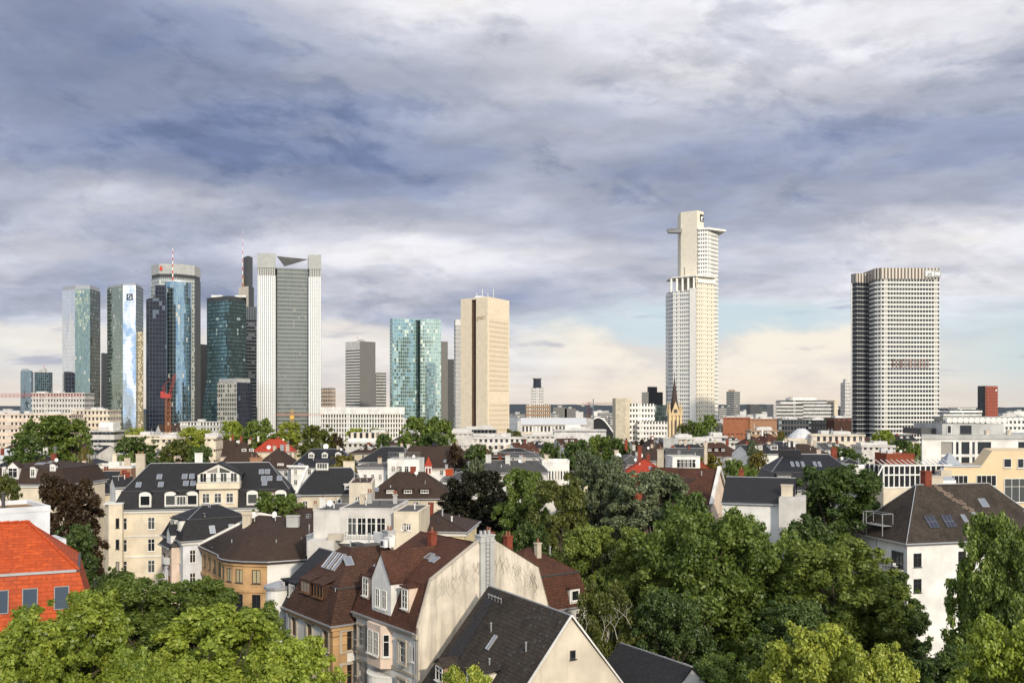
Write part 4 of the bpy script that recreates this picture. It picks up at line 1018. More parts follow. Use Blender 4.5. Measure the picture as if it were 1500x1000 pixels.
    def rail(s, x0, x1, y, z, h=1.0, m='darkmetal', n=None, name='railing', alongy=False):
        b = MB(); L = x1-x0; n = n or int(L/.35)
        P = (lambda u, zz: (y, u, zz)) if alongy else (lambda u, zz: (u, y, zz))
        b.bar(P(x0, z+h), P(x1, z+h), .05)
        b.bar(P(x0, z+.1), P(x1, z+.1), .04)
        for k in range(n+1): b.bar(P(x0+L*k/n, z), P(x0+L*k/n, z+h), .03)
        return b.build(name, M[m], s.root)
    def ladder(s, a, b, w=.4, m='metal', n=None):
        a, b = Vector(a), Vector(b); mb = MB(); L = (b-a).length; n = n or int(L/.32); sx = Vector((w/2, 0, 0))
        mb.bar(a-sx, b-sx, .045); mb.bar(a+sx, b+sx, .045)
        for k in range(1, n): p = a.lerp(b, k/n); mb.bar(p-sx, p+sx, .035)
        return mb.build('roof_ladder', M[m], s.root)
# ------------------------------------------------------------------ the near houses, one by one
def hero_gable():
    # ornate white house with the big weathered gable wall (its right end)
    S = Vector((-.6, .8)); Nn = Vector((.8, .6)); A = Vector((-9.2, 92.6)); w, d = 12.5, 16.0
    c = A+S*w/2+Nn*d/2
    H = House('white ornate house with red-brown mansard roof and a big weathered beige gable wall', c.x, c.y, -53.13, w, d, 12.6, 20.3, 'white', 'redbrown', hm=4.2, ins=1.5, ends='gable', near=True,
              nf=3, n=(0, 0, 0, 0), name='town_house', cornice='trim', gutter=True)
    t = H.root; hx, hy = w/2, d/2
    # gable wall skin on the right end, standing above the roof as a firewall
    prof = [(-hy-.1, 6), (hy+.1, 6), (hy+.1, 12.9), (hy-1.35, 17.35), (.9, 20.75), (-.9, 20.75), (-hy+1.35, 17.35), (-hy-.1, 12.9)]
    mb = MB(); x0, x1 = hx-.02, hx+.42
    mb.poly([(x1, *p) for p in prof]); mb.poly([(x0, *p) for p in reversed(prof)])
    for a, b in zip(prof, prof[1:]+prof[:1]): mb.poly([(x0, *a), (x0, *b), (x1, *b), (x1, *a)][::-1])
    mb.build('gable_wall', M['gable'], t)
    cp = MB()
    for a, b in zip(prof[2:6], prof[3:7]): cp.poly([(x0-.1, a[0], a[1]+.1), (x1+.1, a[0], a[1]+.1), (x1+.1, b[0], b[1]+.1), (x0-.1, b[0], b[1]+.1)])
    for a, b in zip(prof[2:8], prof[3:8]):
        cp.bar((x0+.2, a[0], a[1]+.03), (x0+.2, b[0], b[1]+.03), .2)
    cp.build('coping', M['trim'], t)
    # chimney stack built into the wall, with iron rungs
    st = MB(); st.box(x0-.3, x1+.28, -.95, .75, 14, 21.2); st.box(x0-.38, x1+.36, -1.03, .83, 20.6, 20.8); st.box(x0-.38, x1+.36, -1.03, .83, 21.203, 21.35)
    ch = st.build('chimney', M['grey'], t)
    for k in range(3): MB().cyl(0, 0, 0, .4, .16, 8).build('chimney_pot', M['metal'], ch, (hx+.2, -.6+k*.5, 21.35))
    lad = MB(); lad.bar((x1+.42, -.35, 14.2), (x1+.42, -.35, 21.0), .05); lad.bar((x1+.42, .1, 14.2), (x1+.42, .1, 21.0), .05)
    for k in range(16): lad.bar((x1+.42, -.35, 14.4+k*.4), (x1+.42, .1, 14.4+k*.4), .05)
    lad.build('wall_ladder', M['metal'], t)
    vine = MB(); rr = random.Random(5)
    for k in range(120):
        y = rr.uniform(-6, 6.6); zt = 20.2-abs(y)*.46-(max(0, abs(y)-6)*2); z = zt-rr.uniform(.2, 1.2)
        if y < -.9 and rr.random() < .55: continue
        for q in range(rr.randint(3, 7)):
            y2, z2 = y+rr.uniform(-.3, .3), z-rr.uniform(.15, .4)
            if z2 < 13.3: break
            vine.bar((x1+.012, y, z), (x1+.012, y2, z2), .011); y, z = y2, z2
    vine.build('bare_vine', M['bark'], t)
    # chimneys of red brick by the ridge
    H.chim(3.9, 2.2, 18.6, 21.0, .8, .8, 'redchim', 2); H.chim(-1.2, -1.6, 18.8, 20.8, .7, .7, 'redchim', 1)
    H.sky('F', 2.0, 3.6, 1.0, 1.0, 1); H.sky('F', .6, 3.9, 1.0, 1.0, 1); H.sky('F', -5.4, 1.2, 1.3, 1.5, 1, glass='skyglass')
    # front: white dormer gable and two single dormers
    mb = MB(); z0 = 12.7; gx0, gx1 = -2.6, 1.4
    mb.prism([(gx0, -hy-.12), (gx1, -hy-.12), (gx1, -hy+4.5), (gx0, -hy+4.5)], z0, 16.6)
    mx = (gx0+gx1)/2; mb.poly([(gx0, -hy-.12, 16.6), (gx1, -hy-.12, 16.6), (mx, -hy-.12, 19.4)])
    g = mb.build('dormer_gable', M['white'], t)
    rf = MB()
    for sx, xx in ((-1, gx0), (1, gx1)):
        q = [(xx+sx*.1, -hy-.25, 16.5), (mx, -hy-.25, 19.55), (mx, -hy+7.5, 19.55), (xx+sx*.1, -hy+4.2, 16.5)]
        rf.poly(q if sx < 0 else q[::-1]); rf.poly([(x, y, z-.14) for x, y, z in (q[::-1] if sx < 0 else q)])
        rf.poly([(q[0][0], q[0][1], q[0][2]-.14), (q[1][0], q[1][1], q[1][2]-.14), q[1], q[0]])
    rf.build('dormer_roof', M['redbrown'], g)
    for xx in (-1.75, -.35): window(g, .95, 1.9, (xx-.05, -hy-.18, 13.7), 0, 2, 2)
    for u in (-4.6, 3.6): H.dorm('F', u, .35, 1.5, 2.4, 'flat', 0, 'pink', 'redbrown', 2, 3)
    # front wall: rows, bay in brown stone, balcony
    for zs, hgt in ((9.0, 2.2), (5.1, 2.3), (1.4, 2.2)):
        for xx in (-5.2, 3.3): window(t, 1.3, hgt, (xx-.1, -hy-.13, zs), 0, 2, 3, near=True, surround=.22, trim='trim')
        for xx in (-6.05, 5.4): window(t, .5, 1.5, (xx, -hy-.07, zs+.5), 0, 1, 1)
    bay = MB(); b0, b1 = -2.7, 1.5
    bay.prism([(b0, -hy), (b0+.7, -hy-1.0), (b1-.7, -hy-1.0), (b1, -hy)], 7.9, 12.2); bay.prism([(b0, -hy), (b0+.7, -hy-1.0), (b1-.7, -hy-1.0), (b1, -hy)], .2, 5.7)
    by = bay.build('bay', M['pink'], t)
    bl = MB(); n = 10; arc = [(b0-.25+(b1-b0+.5)*k/n, -hy-.2-1.3*math.sin(math.pi*k/n)) for k in range(n+1)]
    bl.prism(arc, 5.75, 7.0, 0); bl.prism([(x, y-.08) for x, y in arc], 7.003, 7.15); bl.build('balcony', M['white'], t)
    for xx in (-1.7, -.45): window(by, 1.0, 2.4, (xx-.05, -hy-1.07, 9.1), 0, 2, 3); window(by, 1.0, 2.6, (xx-.05, -hy-1.07, 2.6), 0, 2, 3)
    for k, (p, q) in enumerate((((b0, -hy), (b0+.7, -hy-1.0)), ((b1-.7, -hy-1.0), (b1, -hy)))):
        a = Vector(p).lerp(Vector(q), .2); an = facing(p, q); window(by, .7, 2.3, (a.x+math.sin(an)*.06, a.y-math.cos(an)*.06, 9.1), an, 1, 2)
    for q0, q1, z0, z1, e in ((-hx, b0-.01, 8.0, 8.25, .14), (b1+.01, hx, 8.0, 8.25, .14), (-hx, b0-.01, 4.2, 4.4, .1), (b1+.01, hx, 4.2, 4.4, .1)): H.box('string_course', q0, q1, -hy-e, -hy, z0, z1, 'trim')
    H.pipe(hx-.25, -hy-.12, 0, 12.3)
    # rear mansard wing seen beyond the gable
    return H
def hero_annex():
    H = House('low annex with dark slate gable roof and plain beige gable end beside the ornate white house', 3.2, 81.5, 26, 15.5, 15.5, 0, 0, 'gable', 'oldslate', near=False, n=(0, 0, 0, 0), sides=(), name='annex', gutter=False) if False else None
    # ridge runs away from the viewer to the gable wall: frame with its right end (+x) towards the viewer
    r0, r1 = Vector((-2.2, 93.0)), Vector((4.9, 79.5)); ax = (r1-r0).normalized(); rot = math.degrees(math.atan2(ax.y, ax.x)); L = (r1-r0).length
    c = (r0+r1)/2
    H = House('low annex with dark streaked slate roof and plain beige gable end', c.x, c.y, rot, L, 14.0, 8.2, 16.9, 'beige', 'oldslate', ends='gable', near=True, n=(0, 3, 0, 0),
              rows=[(8.9, 1.0), (5.2, 1.3)], ww=1.4, name='annex', over=.3)
    hx, hy = L/2, 7.0
    # windows of the gable end are set in its upper part
    for k, yy in enumerate((-2.6, -.2, 2.2)): window(H.root, 1.3, .95, (hx+.06, yy, 8.9), math.pi/2, 2, 1, name='window')
    window(H.root, .5, .7, (hx+.06, -.1, 13.3), math.pi/2, 1, 1, frame='darkframe')
    rt = MB()
    for sy in (-1, 1): rt.bar((hx+.14, sy*(hy+.3), 7.9), (hx+.14, 0, 16.95), .13)
    rt.build('barge_board', M['whitetrim'], H.root)
    # dark felt strip, ladder, vents, skylights and slate dormers on the left slope
    O, U, Sv, In = H.slope('F', 0); Sh = Sv.normalized(); N = U.cross(Sh); Ls = Sv.length
    st = MB(); p = lambda u, k: tuple(O+U*u+Sh*k+N*.03)
    st.poly([p(-6.4, .4), p(-3.6, .4), p(-5.2, Ls-.2), p(-7.0, Ls-.2)]); st.build('felt_strip', M['slate2'], H.root)
    H.sky('F', -.9, 6.6, .55, 1.5, 0); 
    H.dorm('F', -4.6, .10, 1.9, 1.8, 'gable', 0, 'brownstone', 'oldslate', 2, 2); H.dorm('F', 1.6, .16, 2.6, 2.0, 'shed', 0, 'gable', 'oldslate', 3, 1)
    for u, k in ((1.2, 4.6), (-2.2, 7.5), (4.8, 7.2)): q = O+U*u+Sh*k; H.vent(q.x, q.y, q.z-.1, .8, .07)
    mb = MB(); q = O+U*(-6.2)+Sh*(Ls-1.2); mb.bar(q+Vector((-.2, 0, .4)), q+Vector((2.6, 0, .4)), .08); mb.bar(q+Vector((-.2, .5, .4)), q+Vector((2.6, .5, .4)), .08)
    for k in range(5): mb.bar(q+Vector((k*.65, 0, -.3)), q+Vector((k*.65, 0, .5)), .05)
    mb.build('roof_walkway', M['metal'], H.root)
    rr = random.Random(2)
    ds = MB()
    for k in range(40):
        u, kk = rr.uniform(-1, 7), rr.uniform(1, Ls-.5); ds.poly([tuple(O+U*(u+a)+Sh*(kk+b)+N*.02) for a, b in ((0, 0), (.28, .03), (.25, .3), (-.03, .26))])
    ds.build('loose_slate', M['greyslate'], H.root)
    # second lower roof on the far side
    H2 = House('dark grey tin-roofed shed behind the plain beige gable end', 12.6, 84.5, rot+4, 9.5, 11, 7.6, 12.4, 'palegrey', 'slate', ends='gable', n=(0, 2, 0, 0), rows=[(4, 1.2)], name='shed', cat='shed', over=.2, gutter=False)
    for k in range(3): q = H2.slope('B', 0); pp = q[0]+q[1]*(-3+k*2.6)+q[2]*.85; H2.vent(pp.x, pp.y, pp.z, .4, .05, 'whitepaint')
def hero_rear_wing():
    # red-brown wing past the gable wall
    H = House('red-brown tiled rear wing with steep brick-red mansard side beyond the gable wall', 1.9, 112.6, 37, 10.5, 9.5, 11.4, 17.7, 'palegrey', 'redbrown', hm=3.6, ins=.8, n=(3, 2, 0, 0), rows=[(8.8, 1.7), (5.2, 1.7)], name='rear_wing', cat='house wing', over=.3)
    H.chim(-2.6, .5, 16.8, 19.2, .8, .8, 'redchim', 2); H.chim(.5, -1.2, 16.4, 18.3, .6, .6, 'chim', 1)
    H.dorm('F', 3.0, .1, 1.5, 1.7, 'flat', 0, 'white', 'redbrown', 1, 1); H.vent(2.5, -1, 16.9, .8)
def hero_maroon():
    S = Vector((-.6, .8)); Nn = Vector((.8, .6)); C = Vector((-19.07, 101.9)); w, d = 11.5, 13.5
    c = C+S*w/2+Nn*d/2
    H = House('maroon-tiled mansard house with flat roof top and brown sandstone corner', c.x, c.y, -53.13, w, d, 11.2, 18.4, 'white', 'maroon', hm=3.4, ins=1.1, top=4.6, near=True, n=(3, 2, 0, 0), ww=1.25,
              rows=[(8.1, 2.1), (4.3, 2.3), (.9, 2.3)], frame='woodframe', surround=.28, trim='trim', name='town_house', cornice='stone', nx=2, ny=2)
    hx, hy = w/2, d/2; t = H.root
    q = MB()
    for z0 in [0, 1.1, 2.2, 3.3, 4.4, 5.5, 6.6, 7.7, 8.8, 9.7]:
        q.box(hx-.9, hx+.10, -hy-.10, -hy+1.6, z0+.02, z0+1.06)
    q.build('corner_quoins', M['stone'], t)
    # long dormer with dark openings
    for u in (-1.9, 1.4): H.dorm('F', u, .55, 2.7, 1.8, 'shed', 0, 'maroon', 'maroon', 3, 1, frame='woodframe')
    for k in range(3): H.sky('F', -1.6+k*1.25, 3.0, .75, 2.3, 1)
    H.sky('R', -3.2, 3.4, 1.0, 1.2, 1)
    H.chim(1.5, 2.5, 18.2, 19.9, 1.2, 1.0, 'grey', 2); H.ac(3.6, .6, 18.5); H.ac(2.9, 1.8, 18.5, .4)
    H.box('roof_hatch', -.5, .9, -1.5, -.5, 18.42, 18.75, 'darkmetal'); H.box('parapet_wall', -hx+4, hx-3, hy-4.55, hy-4.2, 18.41, 19.6, 'white')
    H.box('roof_cabinet', 4.4-1.8, 4.4-.6, 1.2, 1.9, 18.42, 19.5, 'white'); H.vent(-.6, 1.0, 18.4, 1.1); H.vent(.1, -1.8, 18.4, .5)
    for u in (-4.2, -1, 2, 4.5):
        O, U, Sv, In = H.slope('F', 0); p = O+U*u+Sv*.92; H.vent(p.x, p.y-.1, p.z, .3, .05)
    H.pipe(-hx+.2, -hy-.1, 0, 11); 
    # white narrow house with round bay to its left
    C2 = C+S*(w+.15)+Nn*1.2; w2 = 5.2; c = C2+S*w2/2+Nn*5.25
    H = House('narrow white house with dark slate dormers and a round bay tower', c.x, c.y, -53.13, w2, 10.5, 10.6, 16.8, 'white', 'slate', hm=2.7, ins=1.1, ends='gable', near=True, n=(2, 0, 0, 0), ww=.8, rows=[(7.6, 1.8), (4.2, 1.9)], name='town_house')
    H.dorm('F', .9, .35, 2.0, 2.0, 'flat', 0, 'slate', 'slate', 3, 1); H.dorm('F', -1.6, .35, .9, 2.0, 'flat', 0, 'slate', 'slate', 1, 1)
    b = MB(); b.cyl(-2.6, -5.3, 0, 12.4, 1.6, 18); o = b.build('round_bay', M['white'], H.root)
    MB().cyl(-2.6, -5.3, 12.4, 12.7, 1.85, 18).cyl(-2.6, -5.3, 12.703, 13.2, 1.8, 18, 0, .4).build('bay_roof', M['metal'], o)
    for zz in (9.2, 5.4): window(o, .6, 1.6, (-3.55, -6.68, zz), R(-28), 1, 2)
def hero_corner():
    # orange sandstone corner house with rounded front and low brown roof: polygon footprint
    Y0 = 131
    pts = [(-47.5, 146.5), (-41.5, 137.0)] + [(-41.5+7.2*(1-math.cos(R(90*k/5)))*.95+.0, 137.0-5.6*math.sin(R(90*k/5))) for k in range(1, 5)] + [(-33.6, 131.2), (-28.6, 133.6), (-22, 147), (-33, 156)]
    cx, cy = centre(pts); q = rel(pts, (cx, cy)); t = thing('town_house', 'orange sandstone corner house with rounded front and low brown roof', 'house', (cx, cy, 0))
    mb = MB(); st2 = MB(); ez = 13.2; n = len(q); groups = {0: [(.10, 1.2), (.45, 1.2), (.72, 1.2)], 5: [(.26, 1.2)], }
    for i in range(n):
        p, r_ = Vector(q[i]), Vector(q[(i+1) % n]); L = (r_-p).length; tt = (r_-p)/L; inn = Vector((-tt.y, tt.x)); ops = []; ang = math.atan2(tt.y, tt.x)
        m = mb
        if i <= 6:
            ww = min(1.25, L*.62); cnt = max(1, int(L/2.4))
            if i == 6: cnt = 0
            for k in range(cnt):
                cc = L*(k+.5)/cnt
                for zs, h, fr, sur in ((10.1, 1.9, 'darkframe', 0), (6.2, 2.4, 'darkframe', .2), (2.4, 2.4, 'darkframe', .2)):
                    ops.append((cc-ww/2, cc+ww/2, zs, zs+h)); o = p+tt*(cc-ww/2)+inn*.1
                    window(t, ww, h, (o.x, o.y, zs), ang, 2, 1, frame=fr, glass='glass' if zs < 9 else 'blind', near=True, surround=sur if False else 0)
        wall_open(m, tuple(p), tuple(r_), 0, ez, ops, .2, 1 if i in (6, 7) else 0)
    mb.build('walls', [M['stone'], M['white']], t)
    bd = MB()
    for z0, z1, e in ((8.9, 9.25, .18), (12.5, 12.9, .25), (5.2, 5.4, .15)):
        big = inset(q, -e); bd.prism(big[:7]+[tuple(Vector(q[6])*.98)], z0, z1) if False else None
        for i in range(6):
            bd.prism([big[i], big[i+1], q[i+1], q[i]], z0, z1)
    bd.build('string_course', M['stone'], t)
    rb = MB(); e = inset(q, -.5); ra, rb_ = (-2.5, 8.0, 17.9), (6.5, 8.5, 17.2)
    for i in range(n):
        a, b = e[i], e[(i+1) % n]
        mida = (a[0]+b[0])/2
        if mida < -3.5: rb.poly([(*a, ez), (*b, ez), ra])
        elif mida > 4.5: rb.poly([(*a, ez), (*b, ez), rb_])
        else:
            rb.poly([(*a, ez), (*b, ez), rb_, ra]) if b[0] > a[0] else rb.poly([(*a, ez), (*b, ez), ra, rb_])
        rb.poly([(*a, ez-.3), (*b, ez-.3), (*b, ez), (*a, ez)])
    rb.poly([(*k, ez-.3) for k in reversed(e)]); ro = rb.build('roof', M['brownroof'], t)
    for p_ in ro.data.polygons:
        if abs(p_.normal.z) > .1: p_.use_smooth = True
    g = MB()
    for i in range(7): g.bar((*e[i], ez-.02), (*e[i+1], ez-.02), .14)
    g.build('gutter', M['metal'], t)
    cp = MB(); cp.bar((e[0][0], e[0][1], ez+.1), (-2.5, 8.2, 18.1), .42); cp.bar((-2.5, 8.2, 18.1), (2.5, 11.5, 16.6), .42); cp.build('parapet_coping', M['whitetrim'], t)
    for x, y, z in ((-2.6, 6.0, 17.0), (0.4, 6.6, 17.0)): 
        MB().tube((x, y, z), (x, y, z+1.1), .05).tube((x, y-.05, z+1.1), (x-.1, y-.25, z+1.15), .25, .5, 12).build('satellite_dish', M['whitepaint'], t)
    b = MB().box(-.6, .6, -.5, .5, 0, 2.0).box(-.7, .7, -.6, .6, 2.003, 2.15).build('chimney', M['chim'], t, (-3.6, 5.6, 16.2))
    b = MB().box(-.9, .9, -.5, .5, 0, 1.6).box(-1, 1, -.6, .6, 1.603, 1.75).build('chimney', M['grey'], t, (3.4, 5.2, 16.4))
    for k in range(4): MB().cyl(0, 0, 0, .5, .07, 8).build('vent_pipe', M['metal'], t, (-4+k*3.2, -1+k % 2*2, 14.9))
    # stucco house with small front gable to the left of it
    H = House('pink stucco house with a small slate front gable left of the sandstone corner house', -49.6, 151.5, -57, 6.4, 10, 13.0, 17.8, 'pink', 'slate', ends='gable', near=True, n=(2, 0, 0, 0), ww=1.2, rows=[(9.6, 2.0), (6.2, 2.2)], name='town_house', frame='woodframe')
    H.dorm('F', 1.1, .1, 2.6, 1.5, 'gable', 0, 'white', 'slate', 1, 1, win=False, pitch=1.0); H.box('parapet_coping', 3.0, 3.45, -5, 5, 13.0, 13.6, 'darkmetal')
def hero_white_mansard():
    H = House('white house with dark slate mansard roof and a round corner balcony', -48.1, 152.3, -53.13, 9, 11.5, 14.2, 18.9, 'blueshade', 'slate', hm=2.9, ins=1.0, near=True, n=(3, 2, 0, 0), ww=.95, rows=[(10.6, 2.0), (7.0, 2.1), (3.4, 2.1)], name='town_house', cornice='whitetrim')
    hx, hy = 4.5, 5.75; t = H.root
    H.sky('R', -1.2, 1.5, .9, 1.3, 0); H.sky('R', 1.9, 1.5, .9, 1.3, 0); H.dorm('F', 2.3, .4, 1.1, 1.7, 'flat', 0, 'white', 'slate', 1, 1); H.dorm('F', -.6, .4, 2.2, 1.7, 'flat', 0, 'white', 'slate', 2, 1)
    b = MB(); n = 10; arc = [(-3.5+6*k/n, -hy-1.5*math.sin(math.pi*k/n)) for k in range(n+1)]
    b.prism(arc, 10.1, 10.3); o = b.build('balcony', M['blueshade'], t)
    r = MB()
    for a, c in zip(arc, arc[1:]): r.prism([a, c, (c[0], c[1]+.08), (a[0], a[1]+.08)], 10.303, 11.2)
    r.build('balustrade', M['white'], o); MB().box(-.3, .6, -.2, .2, 0, .5).build('flower_box', M['redwhite'], o, (0, -hy-1.0, 10.31))
    bay = MB(); arc2 = [(-2.6+4.2*k/8, -hy-1.2*math.sin(math.pi*k/8)) for k in range(9)]; bay.prism(arc2, .1, 10.05); w = bay.build('bay', M['blueshade'], t)
    for zz in (6.8, 3.2): window(w, 1.2, 2.1, (-1.1, -hy-1.28, zz), 0, 2, 2)
    H.pipe(hx-.2, -hy-.1, 0, 14); H.vent(0, -1, 18.3, .5)
    for k in range(5): H.vent(-1.5+k*.8, -.6, 18.6, .4, .06)
def hero_cream():
    H = House('large cream mansard house with dark slate roof, round-topped dormers and a white attic gable', -57.6, 182.5, 10.8, 32, 13, 16.0, 23.9, 'cream', 'slate', hm=3.1, ins=1.1, near=True, n=(7, 0, 0, 3), ww=1.25, rows=[(12.2, 2.2), (8.2, 2.3), (4.3, 2.3)], name='town_house', cornice='whitetrim', hipr=.75)
    hx, hy = 16, 6.5; t = H.root
    for u in (-10.6, -6.2, -2.0-.4, 8.3, 13.4): H.dorm('F', u, .12, 2.1, 2.3, 'arch', 0, 'white', None, 1, 1)
    H.dorm('F', -4.3, .12, 2.0, 2.1, 'flat', 0, 'white', None, 3, 1)
    H.dorm('F', 10.9, .12, 2.6, 2.2, 'flat', 0, 'white', 'terra', 1, 1)
    g = MB(); SH = -2.3; g.box(1.2+SH, 8.0+SH, -hy-.9, -hy+3.5, 16.05, 19.5); g.box(.8+SH, 8.4+SH, -hy-1.5, -hy+3.0, 19.503, 20.6)
    a = g.build('attic_bay', M['cream'], t)
    for k in range(3): window(a, 1.3, 1.8, (1.75+SH+k*2.1, -hy-.97, 16.9), 0, 2, 2, frame='frame')
    gg = MB(); y0 = -hy-.7; gg.poly([(.9+SH, y0, 20.6), (8.3+SH, y0, 20.6), (8.3+SH, y0, 22.1), (4.6+SH, y0, 24.0), (.9+SH, y0, 22.1)]); gg.box(.9+SH, 8.3+SH, y0+.02, y0+4.2, 20.6, 22.0)
    b = gg.build('gable_storey', M['white'], a)
    rf = MB()
    for sx, x0 in ((-1, .3+SH), (1, 8.9+SH)):
        q = [(x0, y0-.5, 21.95), (4.6+SH, y0-.5, 24.2), (4.6+SH, y0+5.6, 24.2), (x0, y0+5.6, 21.95)]
        rf.poly(q); rf.poly([(x, y, z+.18) for x, y, z in reversed(q)]); rf.poly([q[0], q[1], (q[1][0], q[1][1], q[1][2]+.18), (q[0][0], q[0][1], q[0][2]+.18)])
    rf.build('gable_roof', M['slate'], a)
    for k in range(4): window(a, 1.2, 1.7, (1.3+SH+k*1.8, y0-.06, 20.7), 0, 2, 1, frame='frame')
    for x0, x1, h0, h1 in ((2.6+SH, 4.4+SH, .25, .95), (4.8+SH, 6.6+SH, .95, .25)):
        m = MB(); m.poly([(x0, y0-.05, 22.45), (x1, y0-.05, 22.45), (x1, y0-.05, 22.45+h1), (x0, y0-.05, 22.45+h0)]); m.build('gable_window', M['glass'], a)
    H.rail(.9+SH, 8.3+SH, -hy-1.4, 20.61, .9); H.rail(1.0, 8.2, -hy-1.0, 16.1, .7) if False else None
    for u, k in ((-12.2, 1.6), (-8.3, 1.6), (-8.8, 3.6), (-4.3, 3.6), (-3.0, 3.6), (-3.9, 1.8), (-2.6, 1.8), (9.6, 4.6), (10.7, 4.6), (10.1, 2.8), (11.2, 2.8), (13.0, 2.8), (10.3, 1.6)): H.sky('F', u, k, .95, 1.25, 1)
    H.chim(-2.2, .8, 23.0, 25.6, 1.4, .8, 'white', 0); H.chim(8.4, 1.2, 22.8, 24.6, 2.3, .8, 'terra', 3); H.chim(-13.2, 3.2, 20.5, 25.4, 1.6, .9, 'chim', 2); H.chim(-10.2, 1.0, 22.4, 23.6, .8, .5, 'white', 0)
    bay = MB(); n = 6; bay.prism([(-hx-1.6, -hy+.3), (-hx-.6, -hy-1.4), (-hx+1.7, -hy-1.4), (-hx+1.7, -hy), (-hx, -hy+3), (-hx-1.6, -hy+3)], 0, 17.0)
    o = bay.build('corner_bay', M['cream'], t)
    for zz in (12.8, 9, 5): window(o, .6, 1.7, (-hx+.6, -hy-1.47, zz), 0, 1, 1, frame='darkframe')
    MB().box(-hx-1.5, -hx+1.8, -hy-1.5, -hy+2.6, 17.003, 17.2).build('bay_roof', M['whitetrim'], o)
    st = MB()
    for z0 in (10.9, 7.2): st.box(-hx+1.71, hx, -hy-.1, -hy, z0, z0+.25)
    st.build('string_course', M['whitetrim'], t); H.ladder((5.6, -.9, 22.9), (4.9, .1, 23.8), .5)
    # dark-roofed house at its right end
    H = House('cream house with black slate roof, wide white dormer and white-framed roof terrace cut', -35.2, 188.5, 10, 13.5, 12, 18.0, 22.6, 'beige', 'slate', near=True, n=(3, 0, 0, 0), ww=1.0, rows=[(14.6, 2.1), (10.9, 2.1)], name='town_house', ends='hip', hipr=.6)
    H.dorm('F', -2.2, .9, 2.4, 1.6, 'shed', 0, 'white', 'slate', 4, 1); H.dorm('F', 3.3, 1.2, 2.4, 1.0, 'flat', 0, 'white', 'white', 2, 1); H.chim(3.0, 1.5, 21.4, 23.6, 2.2, .6, 'cream', 0); H.ac(-.4+1.6, -6.3, 16.2); H.vent(5.6, -1, 20.0, 1.0, .1, 'whitepaint')
    MB().bar((-6.9, -6.2, 18.1), (-5.0, 0, 22.9), .4).bar((-5.0, 0, 22.9), (-9, 0.2, 23.0), .35).build('party_coping', M['whitetrim'], H.root)
def hero_orange():
    H = House('bright orange tiled mansard house with grey-framed roof windows', -47.3, 81.2, 24, 21, 12, 15.9, 24.2, 'grey', 'orange', hm=4.6, ins=.9, n=(4, 2, 0, 0), near=True, name='town_house', over=.35, rows=[(12.2, 1.9)], hipr=.8)
    for u, ww in ((8.3, 1.15), (5.95, 1.15), (3.6, 1.6), (-1.4, 1.2), (-5.4, 1.2)):
        H.sky('F', u, 2.7, ww, 1.9, 0, glass='blueglass', frame='greyframe')
    m = MB(); O, U, S, In = H.slope('F', 0); p = O+S; m.box(-9.4, 9.4, p.y-.12, p.y+.06, p.z-.1, p.z+.1); m.build('break_gutter', M['metal'], H.root)
    O, U, S, In = H.slope('F', 1); 
    rg = MB(); a, b, z = H.lv[1]; a2, b2, z2 = H.lv[2]
    for sx in (-1, 1):
        for k in range(22): q0, q1 = Vector((sx*a, -b, z)).lerp(Vector((sx*a2, 0, z2)), k/22), Vector((sx*a, -b, z)).lerp(Vector((sx*a2, 0, z2)), (k+.9)/22); rg.tube(q0+Vector((0, 0, .04)), q1+Vector((0, 0, .1)), .12, .14, 6)
    for k in range(16): x = -a2+2*a2*k/16; rg.tube((x, 0, z2+.04), (x+2*a2/16*.95, 0, z2+.08), .12, .14, 6)
    rg.build('ridge_tiles', M['orange'], H.root)
    H.vent(2.4, -2.2, 22.7, .6, .06, 'redwhite')
    H = House('white modern box house with brown sedum roof terrace behind the orange roof', -64.1, 112.5, 40, 15.5, 10, 22.0, 22.6, 'blueshade', 'greenroof', n=(0, 0, 0, 0), name='modern_house', near=False)
    H.box('lower_wing', 7.77, 9.6, -4.9, 0, 0, 18.5, 'blueshade'); H.vent(3.6, -1, 22.0, 2.0, .2, 'darkmetal')
    for u in (2.4, 6.2): MB().cyl(0, 0, 0, .12, .12, 8).build('wall_spout', M['darkmetal'], H.root, (u, -5.02, 20.9-u*.22)).rotation_euler = (R(90), 0, 0)
